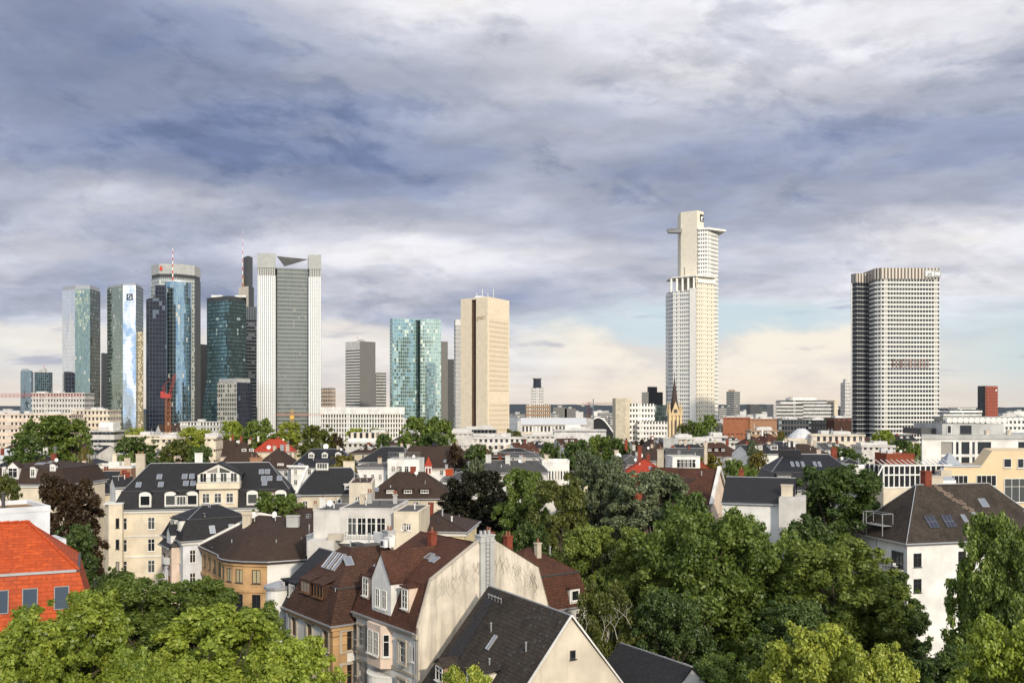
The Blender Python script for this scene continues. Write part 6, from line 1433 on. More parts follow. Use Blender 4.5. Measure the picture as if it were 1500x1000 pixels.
    mid('white winter-garden storey with big square panes on the red brick house', 980, 1020, 667, 669, 23.0, 8, 2, roof='gravel', wall='white', near=True, n=(4, 0, 0, 0), ww=1.6, rows=[(20.3, 2.0)], name='winter_garden', cat='winter garden', nx=2, ny=2, z0=15)
    mid('dark mansard row house with many small dormers below the church', 1010, 1086, 648, 668, 22.5, 14, -3, roof='maroon', wall='white', n=(7, 0, 0, 0), extra=dorms((-.8, -.55, -.3, -.05, .2), 1.4, 1.2, 'flat', 3.0, wall='slate'))
    mid('plain slate roof left of the dark mansard row house', 988, 1024, 650, 664, 22.5, 12, 6, roof='slate', wall='white', n=(2, 0, 0, 0), ends='gable', extra=ch((.6, 0, 1, .8, 'palegrey', 1)))
    off('white flat block with roof cabins at the foot of the church', 985, 1090, 646, 430, 'white', 12, 4, .3, 'small', name='apartment_house', cat='apartment house')
    off('white penthouse cube with dark window on the white flat block', 1036, 1066, 638.5, 450, 'white', 9, 4, .45, 'banddark', name='penthouse', cat='penthouse')
    mid('dark brown roof with white dormers in front of the church tower', 944, 970, 641, 655, 24, 12, 6, roof='brownroof', wall='white', n=(3, 0, 0, 0), extra=skys((.1, 3)))
    mid('grey flat-fronted block beside the church tower foot', 968, 990, 641, 644, 24, 12, 0, roof='flat', wall='grey', n=(0, 0, 0, 0))
    off('white block with square window pair beside the church tower foot', 990, 1016, 641, 430, 'white', 10, 4.2, .4, 'small', name='apartment_house', cat='apartment house')
    mid('brown hip roof between the two white gabled houses', 1085, 1118, 639, 652, 24, 12, 8, roof='maroon', wall='white', n=(3, 0, 0, 0))
    mid('white gabled house with dark roof and square window', 1082, 1140, 651, 664, 22.5, 12, 14, roof='slate', wall='white', near=True, n=(2, 0, 0, 2), rows=[(14.2, 2.2), (10.6, 2.2)], ends='gable', extra=multi(dorms((-.3, .55), 2.6, 1.6, 'flat', .4)))
    mid('dark hip roof house with two white chimneys', 1142, 1206, 650, 664, 22.5, 12, -4, roof='brownroof', wall='white', n=(4, 0, 0, 0), extra=ch((-.62, -2.4, .6, .6, 'whitetrim', 0), (-.4, -2.4, .6, .6, 'whitetrim', 0)))
    mid('small blue-black gable roof rising above the dark hip roof house', 1128, 1166, 646, 659, 23, 10, 30, roof='slate2', wall='grey', n=(1, 0, 0, 0), ends='gable')
    off('terracotta brick museum block with lit cream side wall', 1068, 1100, 611, 600, 'brick', 18, 9, .06, 'redwin', rot=-24, name='brick_building', cat='brick building')
    off('orange brick block with blank sunlit end wall beside the terracotta block', 1098, 1138, 613, 610, 'terra', 16, 9, .05, 'redwin', name='brick_building', cat='brick building')
    off('dark black-glass block behind the domed house', 1140, 1185, 614, 640, 'darkmetal', 16, 4, .6, 'banddark')
    off('dark brown office block right of the black-glass block', 1184, 1226, 615, 660, 'slate2', 16, 4, .4, 'banddark')
    off('maroon brick block with white roof sign frame left of the two-slab tower', 1222, 1248, 612, 540, 'maroon', 14, 9, .05, 'redwin')
    off('low brick restaurant block with flat roof before the orange brick block', 1100, 1140, 630, 500, 'brownstone', 12, 4, .3, 'small')
    mid('red hip roof house with white chimney below the brick blocks', 1110, 1136, 635, 647, 24, 11, 18, roof='redbrown', wall='pink', n=(2, 0, 0, 1), extra=ch((-.6, 0, 1.4, .8, 'whitetrim', 0)))
    t = off('long beige building with a row of tall windows and a rounded end', 1190, 1268, 636, 420, 'beige', 14, 4.4, .5, 'small', rot=-3)
    t = thing('corner_house', 'beige corner house with curved gable dome left of the long beige building', 'house', (X(1174, 430), 430, 0)); z = Z(641, 430)
    body(t, [(-9, -5), (6, -7), (9, 6), (-7, 8)], 0, z, [M['beige'], M['gravel']], name='walls'); MB().cyl(0, 0, z, z+1.5, 6, 14, 0, 5).cyl(0, 0, z+1.503, z+4.2, 4.9, 14, 0, 1.6).build('dome', M['lightmetal'], t); MB().cyl(3.6, -7, 0, z+2, 2.2, 12).build('corner_bay', M['beige'], t)
    mid('flat dark roof house with pale skylight hoods left of the winter garden', 1206, 1272, 670, 690, 22, 13, -6, roof='slate', wall='white', n=(3, 0, 0, 0), hipr=.5, extra=lambda H: [H.dorm('F', -4+k*3, 1.2, 2.2, .9, 'shed', 0, 'white', 'lightmetal', 2, 1) for k in range(2)])
    mid('white sawtooth roof lights on a low white building', 1240, 1290, 682, 688, 21.5, 10, -8, roof='lightmetal', wall='white', n=(3, 0, 0, 0), name='low_building', cat='building')
    mid('red-fronted low shop building with pale flat roof', 1290, 1330, 663, 666, 20, 10, 0, roof='gravel', wall='redbrick', n=(0, 0, 0, 0), extra=roofkit(3, 4, 'white'), name='shop_building', cat='building')
    off('small white flat building with roof boxes below the two-slab tower', 1262, 1312, 652, 380, 'white', 12, 4.5, .2, 'small', name='low_building', cat='building')
    # winter garden with white lattice
    Yw = 172; x0, x1 = X(1286, Yw), X(1376, Yw+4); t = thing('winter_garden', 'long rooftop winter garden with white lattice over dark glass', 'winter garden', ((x0+x1)/2, Yw+2, 0), R(6)); w = x1-x0; zt, zb = Z(681, Yw), Z(711, Yw)
    MB().box(-w/2, w/2, -3, 4, 0, zb-.3).build('base', M['cream'], t); MB().box(-w/2+.1, w/2-.1, -2.8, 3.8, zb-.3, zt-.1).build('glazing', M['glass'], t)
    lt = MB(); nx = 13
    for k in range(nx+1): xx = -w/2+w*k/nx; lt.box(xx-.1, xx+.1, -3.05, -2.85, zb-.3, zt)
    for zz in (zb-.2, zb+(zt-zb)*.55, zt): lt.box(-w/2-.1, w/2+.1, -3.1, -2.88, zz-.12, zz+.12)
    for k in range(5): yy = -3+7*k/4; lt.box(-w/2-.05, -w/2+.15, yy-.1, yy+.1, zb-.3, zt)
    for k in range(nx+1): xx = -w/2+w*k/nx; lt.bar((xx, -3, zt), (xx, 0, zt+.9), .1)
    lt.bar((-w/2-.1, -3, zt), (-w/2-1.8, -3, zb+.5), .2); lt.build('white_lattice', M['frame'], t)
    py = MB(); py.cyl(0, 0, 0, 2.2, 2.4, 4, 0, .05); py.build('glass_pyramid', M['skyglass'], t, (w/2-2.6, -4.2, zb+1.2), R(45)); MB().box(-1.7, 1.7, -1.7, 1.7, -1.8, 0).build('pyramid_base', M['frame'], t, (w/2-2.6, -4.2, zb+1.2), 0)
    # beige building
    Yb = 172; t = thing('office_building', 'sandy beige building with a slanted step in its roofline and ribbon windows', 'office building', (X(1440, Yb), Yb, 0), R(4)); x = lambda px: X(px, Yb)-t.location.x
    zl, zh = Z(683, Yb), Z(660, Yb); cr = plaster('sandy_render', (.66, .52, .33), var=.06, stain=.06)
    mb = MB(); prof = [(x(1376), 6), (x(1540), 6), (x(1540), zh), (x(1449), zh), (x(1432), zl), (x(1376), zl)]
    mb.poly([(a, -1, z) for a, z in prof]); mb.poly([(a+6, 12, z) for a, z in reversed(prof)])
    for (a, z), (b, z2) in zip(prof, prof[1:]+prof[:1]): mb.poly([(a, -1, z), (a+6, 12, z), (b+6, 12, z2), (b, -1, z2)])
    mb.build('walls', cr, t)
    for px, py0, py1, wpx, nx, ny in ((1384, 695, 710, 28, 4, 1), (1425, 695, 711, 30, 4, 1), (1467, 700, 735, 34, 3, 2), (1466, 671, 684, 12, 1, 1), (1487, 671, 685, 18, 2, 1)):
        window(t, wpx/F*Yb, (py1-py0)/F*Yb, (x(px), -1.08, Z(py1, Yb)), 0, nx, ny, frame='frame', near=True)
    MB().box(x(1376), x(1432), -1.2, 3, zl+.003, zl+.25).build('roof_edge', M['metal'], t); o = MB().cyl(0, 0, 0, 2.0, 2.2, 4, 0, .3).build('glass_roof_light', M['skyglass'], t, (x(1402), 3, zl+.25), R(45))
    MB().box(x(1366), x(1382), -2.4, -.2, zl-6, zl-.5).build('stair_head', M['chim'], t)
    # modern pale building with big windows
    Ym = 215; t = thing('office_building', 'pale modern office with large dark windows and a grey roof storey', 'office building', (X(1440, Ym), Ym, 0), R(1)); x = lambda px: X(px, Ym)-t.location.x
    zt = Z(643, Ym); mb = MB(); ops = []
    for a, b in ((1378, 1396), (1400, 1404), (1408, 1420), (1424, 1428), (1432, 1452), (1492, 1512)):
        for y0, y1 in ((647, 665), (669, 688)): ops.append((x(a)-x(1350), x(b)-x(1350), Z(y1, Ym), Z(y0, Ym)))
    wall_open(mb, (x(1350), 0), (x(1560), 0), 0, zt, ops, .5); mb.poly([(x(1350), 0, 0), (x(1350), 0, zt), (x(1350)+11, 25, zt), (x(1350)+11, 25, 0)]); mb.poly([(x(1350), 0, zt), (x(1560), 0, zt), (x(1560)+11, 25, zt), (x(1350)+11, 25, zt)])
    mb.build('walls', M['whitetrim'], t)
    for a, b, c, e in ops: window(t, b-a, e-c, (x(1350)+a, .3, c), 0, max(1, int((b-a)/1.4)), 1, frame='darkframe', glass='glass', near=True)
    MB().prism([(x(1350)-.2, -.25), (x(1560), -.25), (x(1560)+11, 25), (x(1350)+11, 25)], zt, Z(637, Ym)).build('roof_edge', M['grey'], t); z1 = Z(637, Ym)
    body(t, [(x(1395), 5), (x(1488), 5), (x(1488), 20), (x(1395), 20)], z1, Z(621, Ym), [M['grey'], M['flat']], name='roof_storey'); window(t, 2.6, 1.9, (x(1422), 4.9, z1+.2), 0, 3, 1, frame='darkframe'); window(t, 1.0, 1.9, (x(1402), 4.9, z1+.2), 0, 1, 1)
    body(t, [(x(1372), 8), (x(1394), 8), (x(1394), 18), (x(1372), 18)], z1, Z(628, Ym), [M['darkmetal'], M['flat']], name='plant_room')
    for k in range(3): MB().cyl(0, 0, 0, 1.1, .5, 10, 0, .6).build('roof_planter', M['chim'], t, (x(1452)+k*5, 2, z1))
    infill()
    # far city: small blocks out to the wooded hills
    far = [(12, 1700, 40, 601, 'palegrey'), (60, 1900, 26, 600, 'grey'), (485, 1700, 20, 600, 'palegrey'), (560, 1500, 26, 604, 'grey'), (758, 1500, 22, 606, 'grey'), (752, 1250, 18, 611, 'white'), (820, 1900, 20, 596, 'conc'), (835, 1900, 16, 598, 'conc'), (812, 1700, 14, 605, 'grey'),
           (845, 2200, 18, 603, 'palegrey'), (888, 1500, 24, 604, 'grey'), (878, 2400, 20, 602, 'white'), (1040, 2000, 16, 600, 'grey'), (1058, 1700, 12, 597, 'grey'), (1092, 1900, 20, 602, 'palegrey'), (1098, 1300, 26, 610, 'palegrey'), (1075, 1250, 30, 612, 'white'), (1120, 1300, 30, 606, 'palegrey'),
           (1226, 1700, 14, 599, 'slate2'), (1240, 2100, 12, 602, 'grey'), (1388, 1700, 18, 603, 'palegrey'), (1478, 1500, 26, 605, 'palegrey'), (1492, 1900, 20, 602, 'white'), (1470, 1300, 20, 609, 'white'), (1494, 1250, 24, 612, 'palegrey'), (530, 1400, 30, 605, 'white'), (655, 1400, 20, 610, 'white'),
           (775, 1120, 34, 616, 'palegrey'), (1010, 1500, 30, 606, 'grey'), (1060, 1050, 40, 617, 'palegrey'), (1100, 1000, 40, 620, 'white'), (1210, 1050, 36, 617, 'grey'), (1400, 1050, 40, 614, 'white'), (160, 1300, 30, 607, 'palegrey'), (20, 1200, 36, 611, 'white'), (870, 1150, 30, 612, 'white'), (905, 1250, 26, 609, 'grey')]
    words = {'palegrey': 'pale grey', 'grey': 'mid grey', 'white': 'white', 'conc': 'brown-grey', 'slate2': 'dark'}
    near_ = [(12, 'far left edge'), (60, 'white gridded office block'), (160, 'mirror-glass towers'), (485, 'small beige tower'), (530, 'striped tower'), (560, 'grey banded block'), (655, 'turquoise tower'), (758, 'sand-coloured tower'), (820, 'stepped brown tower'), (860, 'red skyline crane'), (905, 'white office'), (1010, 'crown tower'), (1058, 'brown-grey apartment tower'), (1110, 'dark terraced block'), (1226, 'balcony tower'), (1388, 'two-slab tower'), (1490, 'red tower')]
    for i, (px, Y, wpx, top, m) in enumerate(far):
        w = wpx/F*Y; q = [(-w/2, -8), (w/2, -8), (w/2, 8), (-w/2, 8)]
        nm = min(near_, key=lambda a: abs(a[0]-px))[1]; wd = 'wide' if wpx > 28 else 'narrow' if wpx < 17 else 'plain'
        t = thing('distant_block', 'distant %s %s block %s m away near the %s' % (wd, words[m], {1: 'over a thousand', 2: 'two thousand'}[int(Y/1000)], nm), 'distant block', (X(px, Y), Y, 0), 0, 'distant city blocks')
        body(t, q, 0, Z(top, Y), [G['conc'] if m == 'conc' else G['greyband'] if m == 'grey' else M[m], M['gravel']], name='walls'); body(t, [(a*.3, b*.4) for a, b in q], Z(top, Y)+.01, Z(top, Y)+3, [M['grey'], M['flat']], name='roof_plant')
def infill():
    # the rest of the roofscape, roof by roof between the landmarks above
    rr = random.Random(21)
    spec = [(30, 646, 'pink office block'), (150, 652, 'cream office arcade'), (250, 652, 'cream cube house'), (282, 640, 'dark slab foot'), (352, 636, 'twin-pillar left foot'), (402, 634, 'red tiled roof'), (450, 646, 'mixed brown tree'), (540, 652, 'white terraced block'), (585, 642, 'dark lattice roof'), (600, 634, 'turquoise tower foot'), (668, 642, 'blank white wall block'),
            (700, 650, 'white terraced rows'), (740, 646, 'sand-coloured tower foot'), (790, 645, 'white villa block'), (830, 642, 'museum-like block'), (862, 652, 'dark arched hall'), (890, 650, 'slit-window cabin'), (925, 646, 'white office stair tower'), (955, 648, 'church tower'), (1005, 640, 'church nave'), (1050, 643, 'nave end'), (1072, 640, 'terracotta brick block'), (1100, 646, 'red hip roof house'), (1130, 640, 'orange brick block'), (1160, 655, 'domed corner house'), (1190, 643, 'dark brown office'), (1215, 648, 'maroon sign block'), (1245, 646, 'long beige building end'), (1275, 641, 'two-slab tower foot'), (1320, 637, 'white flat roof boxes'), (1345, 655, 'pale modern office side')]
    cols = [('brownroof', 'brown'), ('maroon', 'maroon'), ('slate', 'dark slate'), ('redbrown', 'red-brown'), ('greyslate', 'grey slate'), ('slate2', 'blue-black')]
    for i, (px, pr, where) in enumerate(spec):
        rm, word = cols[(i*5+i//4) % 6]; Y = min(560, DEP(pr, 19.5)+rr.uniform(-10, 10)); w = rr.uniform(26, 42)
        ge = rr.random() < .45; kind = 'gable' if ge else 'hip'
        mid('small %s %s roof among the roofs by the %s' % (word, kind, where), px-w/2, px+w/2, pr, pr+rr.uniform(11, 16)*250/Y+3, 19, rr.uniform(10, 13), rr.uniform(-28, 28), Y=Y, roof=rm, wall=rr.choice(['cream', 'shadewhite', 'pink', 'palegrey', 'beige']), n=(3, 2, 0, 2), ends=kind, extra=dorms((-.3, .3), 1.5, 1.2, rr.choice(['gable', 'flat', 'shed']), .45), name='town_house', group='small roofs in the middle distance')
def turret(H, x, y, z):
    t = MB().box(-1.1, 1.1, -1.1, 1.1, 0, 3.2).build('turret', M['whitetrim'], H.root, (x, y, z)); r = MB().cyl(0, 0, 3.2, 6.2, 1.85, 4, 0, .05).build('turret_roof', M['redroof'], t); r.rotation_euler = (0, 0, R(45))
    for k in (-.5, .5): window(t, .55, 1.6, (k-.27, -1.17, 1.0), 0, 1, 1, frame='redwhite')
def pitched(t, q, z, h, m):
    mb = MB(); (x0, y0), (x1, _), (_, y1) = q[0], q[1], q[2]; c = (y0+y1)/2; e = .8
    mb.poly([(x0-e, y0-e, z), (x1+e, y0-e, z), (x1+e, c, z+h), (x0-e, c, z+h)]); mb.poly([(x1+e, y1+e, z), (x0-e, y1+e, z), (x0-e, c, z+h), (x1+e, c, z+h)])
    mb.poly([(x1+e, y0-e, z), (x1+e, y1+e, z), (x1+e, c, z+h)]); mb.poly([(x0-e, y1+e, z), (x0-e, y0-e, z), (x0-e, c, z+h)])
    return mb.build('pitched_roof', M[m], t)
midfield()
# ------------------------------------------------------------------ trees
def leaf_cloud(name, n, clumps, size, seed, droop=0.0, up=.5, flat=.75):
    """n leaf sprays spread over clump shells; each spray is a small folded face"""
    g = np.random.default_rng(seed)
    C = np.array([c[:3] for c in clumps]); Rr = np.array([c[3] for c in clumps])
    wgt = Rr**2; idx = g.choice(len(C), n, p=wgt/wgt.sum())
    d = g.normal(size=(n, 3)); d[:, 2] += .25; d /= np.linalg.norm(d, axis=1, keepdims=True)
    rad = Rr[idx]*np.abs(.78+.25*g.normal(size=n))
    P = C[idx]+d*rad[:, None]*np.array([1, 1, flat])
    if droop: P[:, 2] -= droop*g.random(n)**2*Rr[idx]*1.5
    nr = d*.7+g.normal(size=(n, 3))*.55; nr[:, 2] += up; nr /= np.linalg.norm(nr, axis=1, keepdims=True)
    a = np.cross(nr, g.normal(size=(n, 3))); a /= np.linalg.norm(a, axis=1, keepdims=True)+1e-9
    if droop: a[:, 2] -= droop*.8; a /= np.linalg.norm(a, axis=1, keepdims=True)
    b = np.cross(nr, a); s = size*(.6+.8*g.random(n))[:, None]
    V = np.empty((n, 4, 3), dtype=np.float32)
    V[:, 0] = P-a*s*.6; V[:, 1] = P+b*s*.36+nr*s*.10; V[:, 2] = P+a*s*.6; V[:, 3] = P-b*s*.36+nr*s*.10
    me = bpy.data.meshes.new(name)
    me.vertices.add(n*4); me.loops.add(n*4); me.polygons.add(n)
    me.vertices.foreach_set('co', V.ravel()); me.loops.foreach_set('vertex_index', np.arange(n*4, dtype=np.int32))
    me.polygons.foreach_set('loop_start', np.arange(n, dtype=np.int32)*4); me.polygons.foreach_set('loop_total', np.full(n, 4, dtype=np.int32))
    me.update(); me.validate()
    return me
def branch_mesh(name, h, r, tips, seed, rr0, sweep=.35):
    rr = random.Random(seed); mb = MB()
    fork = h*.32; mb.tube((0, 0, 0), (rr.uniform(-.15, .15), rr.uniform(-.15, .15), fork), rr0, rr0*.75, 8)
    top = Vector((0, 0, h*.72)); mb.tube((0, 0, fork), top, rr0*.74, rr0*.25, 7)
    for t in tips:
        t = Vector(t); k = rr.uniform(.0, .75); a = Vector((0, 0, fork)).lerp(top, k)
        m = a.lerp(t, .5)+Vector((rr.uniform(-.4, .4), rr.uniform(-.4, .4), rr.uniform(0, .8)))
        mb.tube(a, m, rr0*.38*(1-k*.5), rr0*.22, 6); mb.tube(m, t, rr0*.22, rr0*.07, 5)
    return mb
def clumps_for(kind, r, h, seed):
    """clumps of a crown of radius r and total tree height h"""
    rr = random.Random(seed); out = []
    if kind == 'oval': base, N = h*.12, 150
    elif kind == 'weeping': base, N = h*.14, 150
    elif kind == 'birch': base, N = h*.2, 110
    else: base, N = h*.22, 140
    ch = h-base
    def limit(z):
        if kind == 'oval': return math.sqrt(max(0, 1-((z-.45)/.56)**2))
        if kind == 'weeping': return .62+.38*math.sin(z*math.pi) if z < .82 else .9*math.sqrt(max(0, 1-((z-.7)/.31)**2))
        return math.sqrt(max(0, 1-((z-.42)/.6)**2))
    # boughs: big lobes inside the crown outline; leaf clumps sit on their outer, upper sides
    nl = {'oval': 26, 'weeping': 28, 'birch': 18}.get(kind, 24); lobes = []; tries = 0
    while len(lobes) < nl and tries < 4000:
        tries += 1
        z = rr.uniform(.06, .9); a = rr.uniform(0, 6.283); q = limit(z)*rr.uniform(.35, .82)
        c = Vector((math.cos(a)*q*r, math.sin(a)*q*r, base+z*ch)); lr = r*rr.uniform(.17, .34)*(.8 if kind == 'oval' else 1)
        if any((c-o).length < (lr+l2)*.52 for o, l2 in lobes): continue
        lobes.append((c, lr))
    lobes.append((Vector((rr.uniform(-.1, .1)*r, rr.uniform(-.1, .1)*r, base+ch*.93-r*.2)), r*.26))
    per = max(6, N//len(lobes))
    for c, lr in lobes:
        for k in range(per):
            d = Vector((rr.gauss(0, 1), rr.gauss(0, 1), rr.gauss(.35, 1))).normalized()
            p = c+d*lr*rr.uniform(.6, 1.2); out.append((p.x, p.y, p.z, r*rr.uniform(.07, .16)))
        out.append((c.x, c.y, c.z, lr*.7))
    for k in range(N//2):
        z = rr.uniform(.05, .97); a = rr.uniform(0, 6.283); q = limit(z)*rr.uniform(.55, .97)
        out.append((math.cos(a)*q*r, math.sin(a)*q*r, base+z*ch, r*rr.uniform(.08, .19)))
    # a few stray sprigs that break the outline
    for k in range(44):
        a = rr.uniform(0, 2*math.pi); z = rr.uniform(.35, 1.0); lim = math.sqrt(max(0.05, 1-((z-.42)/.62)**2))
        out.append((math.cos(a)*r*lim, math.sin(a)*r*lim, base+z*ch, r*rr.uniform(.05, .11)))
    return out
PROTO = {}
def proto(kind, r, h, n, size, var):
    key = (kind, n, size, var)
    if key in PROTO: return PROTO[key]
    cl = clumps_for(kind, r, h, hash((kind == 'oval', var)) % 1000+var*17+{'round': 1, 'oval': 2, 'weeping': 3, 'birch': 4}[kind])
    lm = leaf_cloud('crown', n, cl, size, var*31+7, droop={'weeping': .9, 'birch': 1.1}.get(kind, 0), up=.5 if kind != 'weeping' else .15)
    rr = random.Random(var); tips = [c[:3] for c in rr.sample(cl[:-44], 26)]
    lm.materials.append(None)
    tm = branch_mesh('trunk', h, r, tips, var, .034*h*.62).mesh('trunk', [M['bark']])
    PROTO[key] = (lm, tm, r, h)
    return PROTO[key]
LEAF = {}
def mkleaf():
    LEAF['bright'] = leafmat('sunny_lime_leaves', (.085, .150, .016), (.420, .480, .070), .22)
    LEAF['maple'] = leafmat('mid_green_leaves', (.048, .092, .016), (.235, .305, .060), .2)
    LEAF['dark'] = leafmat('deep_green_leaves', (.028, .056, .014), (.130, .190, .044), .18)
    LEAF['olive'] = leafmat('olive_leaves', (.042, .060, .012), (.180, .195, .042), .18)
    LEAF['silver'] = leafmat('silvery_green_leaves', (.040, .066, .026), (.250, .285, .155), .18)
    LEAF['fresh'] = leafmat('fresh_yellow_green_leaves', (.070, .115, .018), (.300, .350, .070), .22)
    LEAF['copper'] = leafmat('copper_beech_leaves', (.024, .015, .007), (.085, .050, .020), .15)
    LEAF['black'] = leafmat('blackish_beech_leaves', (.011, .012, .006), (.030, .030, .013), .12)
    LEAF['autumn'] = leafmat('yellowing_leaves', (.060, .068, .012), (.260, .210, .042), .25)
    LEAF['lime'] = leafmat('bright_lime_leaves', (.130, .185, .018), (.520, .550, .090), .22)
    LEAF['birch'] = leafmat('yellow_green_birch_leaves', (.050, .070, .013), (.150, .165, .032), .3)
mkleaf()
def tree(label, px, top, Y, wpx, leaf='maple', kind='round', lod=1, var=0, z0=0, name='tree', group=None, cat='tree', sq=1.0):
    """tree whose crown is wpx photo-pixels wide and whose tip stands at photo row `top`, at distance Y"""
    h = Z(top, Y)-z0; r = wpx/F*Y/2
    n, size = {0: (66000, .29), 1: (26000, .42), 2: (10000, .60), 3: (3000, 1.0)}[lod]
    br, bh = 5.5, 18.0
    lm, tm, br, bh = proto(kind, br, bh, n, size, var)
    t = thing(name, label, cat, (X(px, Y), Y, z0), rnd.uniform(0, 6.28), group)
    sc = (r/br*1.02, r/br*1.02*sq, h/bh*1.0)
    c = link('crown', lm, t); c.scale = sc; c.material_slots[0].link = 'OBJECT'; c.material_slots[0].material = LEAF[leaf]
    k = link('trunk', tm, t); k.scale = sc
    if kind == 'birch':
        k.material_slots[0].link = 'OBJECT'; k.material_slots[0].material = M['birch']
    return t
# ------------------------------------------------------------------ planting
def planting():
    T = tree
    # nearest: bright street trees along the bottom
    T('lime-green maple below the orange mansard house', 112, 872, 74, 190, 'bright', 'round', 0, 0)
    T('lime-green maple at the very corner below the grey-framed roof windows', 18, 912, 66, 190, 'bright', 'round', 0, 1)
    T('lime-green maple between the corner maple and the maroon-tiled house', 318, 896, 76, 230, 'bright', 'round', 0, 2)
    T('lime-green maple at the foot of the maroon-tiled house', 428, 934, 72, 170, 'bright', 'round', 0, 0)
    T('small lime-green treetop just in front of the dark annex roof', 682, 978, 68, 110, 'lime', 'round', 0, 1)
    T('low lime-green treetop at the foot of the ornate white house', 232, 958, 64, 170, 'bright', 'round', 0, 1)
    T('dark green maple in front of the cream house corner', 205, 843, 104, 150, 'maple', 'round', 0, 2)
    T('dark green maple in front of the white house with round balcony', 292, 853, 102, 150, 'maple', 'round', 0, 0)
    T('dark green maple before the sandstone corner house', 372, 892, 96, 120, 'maple', 'round', 0, 1)
    T('thin dark shrub tree by the cream house corner bay', 168, 832, 138, 66, 'dark', 'birch', 1, 0)
    T('sunlit yellow-green maple filling the lower right', 1190, 915, 70, 170, 'lime', 'round', 0, 0)
    T('sunlit yellow-green maple next to its taller twin at the lower right', 1288, 946, 66, 140, 'lime', 'round', 0, 2)
    T('yellow-green tree at the lower right picture corner', 1478, 908, 68, 160, 'bright', 'round', 0, 1)
    T('low dark green bushy tree between the tin-roofed shed and the sunlit maple', 1062, 962, 82, 120, 'maple', 'round', 0, 2)
    T('dark tree filling the gap below the white hip-roofed house', 1382, 948, 84, 120, 'dark', 'round', 0, 0)
    # big garden trees right of the gable house
    T('tall weeping broadleaf with hanging sprays right of the beige gable end', 1030, 742, 108, 190, 'maple', 'weeping', 0, 0)
    T('tall weeping broadleaf beside the white stepped house', 1112, 757, 112, 150, 'maple', 'weeping', 0, 1)
    T('yellow-topped round tree behind the red-brown rear wing', 868, 770, 122, 120, 'fresh', 'round', 0, 0)
    T('drooping yellow-green birch with bare pale twigs behind the beige gable end', 890, 852, 98, 112, 'birch', 'birch', 0, 0)
    T('mid green tree squeezed between the birch and the weeping tree', 955, 778, 116, 130, 'fresh', 'round', 0, 1)
    T('dark leafy tree below the weeping broadleaf', 985, 865, 94, 120, 'dark', 'round', 0, 2)
    T('broad green tree with forked trunk before the white hip-roofed house', 1232, 796, 104, 190, 'fresh', 'round', 0, 1)
    T('dark low tree in the shade at the white hip-roofed house corner', 1306, 836, 108, 100, 'dark', 'round', 0, 0)
    T('dark green undertree beneath the forked broad tree', 1160, 880, 92, 130, 'dark', 'round', 0, 2)
    T('large dark green tree in front of the winter garden', 1226, 684, 146, 170, 'dark', 'round', 0, 2)
    T('dark green companion tree below the winter garden tree', 1192, 762, 127, 110, 'dark', 'round', 1, 1)
    T('loose green chestnut in front of the white hip-roofed house', 1446, 755, 88, 112, 'maple', 'round', 0, 0)
    T('dense green chestnut at the right picture edge', 1500, 772, 86, 110, 'maple', 'round', 0, 2)
    T('dark lower tree beneath the loose green chestnut', 1436, 885, 96, 100, 'dark', 'round', 1, 1)
    T('olive oval tree in front of its taller oval neighbour', 818, 694, 148, 96, 'olive', 'oval', 0, 0)
    T('dark oval tree left of the olive oval tree', 768, 688, 160, 92, 'maple', 'oval', 0, 1)
    T('silvery tall tree right of the olive oval tree', 880, 666, 160, 100, 'silver', 'round', 0, 1)
    T('silvery broad tree in front of the red brick houses', 955, 692, 150, 140, 'silver', 'round', 0, 2)
    T('dark green tree leaning towards the dark red roof', 1005, 722, 142, 90, 'dark', 'round', 1, 0)
    T('blackish copper beech beside the brown hip roof', 700, 690, 178, 118, 'black', 'round', 0, 0)
    T('blackish lower beech crown behind the yellow pavilion house', 735, 722, 172, 80, 'black', 'round', 1, 1)
    T('dark shrub tree behind the red-brown rear wing', 778, 768, 138, 70, 'dark', 'round', 1, 2)
    T('reddish copper beech between the orange roof and the cream mansard house', 100, 700, 150, 100, 'copper', 'round', 0, 1)
    T('dark green tree under the copper beech', 108, 770, 138, 76, 'dark', 'round', 1, 0)
    T('yellow-green tree at the left edge below the cream villa', 2, 697, 168, 60, 'olive', 'round', 1, 2)
    T('round green tree in the courtyard of the cream mansard house', 408, 722, 164, 84, 'maple', 'round', 1, 1, z0=4)
    T('yellowing tree beside the cream house with black slate roof', 498, 668, 218, 64, 'autumn', 'round', 1, 0)
    T('leafy courtyard tree behind the white penthouse terrace', 475, 700, 208, 44, 'olive', 'round', 1, 2)
    T('bluish young tree beside the turreted house', 700, 672, 232, 30, 'silver', 'round', 1, 2)
    bt = [o for o in COL.objects if o.get('label', '').startswith('drooping yellow-green birch')][0]; rb = random.Random(4)
    for k in range(4):
        m = MB(); p = Vector((-2.4+k*1.5, -2.6-rb.random(), 11.2+rb.uniform(-.8, 1.2))); d = Vector((rb.uniform(-.5, .5), -.25, 1)).normalized()
        def grow(p, d, L, r, n):
            q = p+d*L; m.tube(p, q, r, r*.6, 5)
            if n:
                for sg in (-1, 1): grow(q, (d+Vector((sg*rb.uniform(.3, .8), rb.uniform(-.3, .2), rb.uniform(-.1, .3)))).normalized(), L*rb.uniform(.5, .8), r*.6, n-1)
        grow(p, d, 1.3, .055, 3); m.build('bare_branch', M['birch'], bt, None).rotation_euler = (0, 0, -bt.rotation_euler.z)
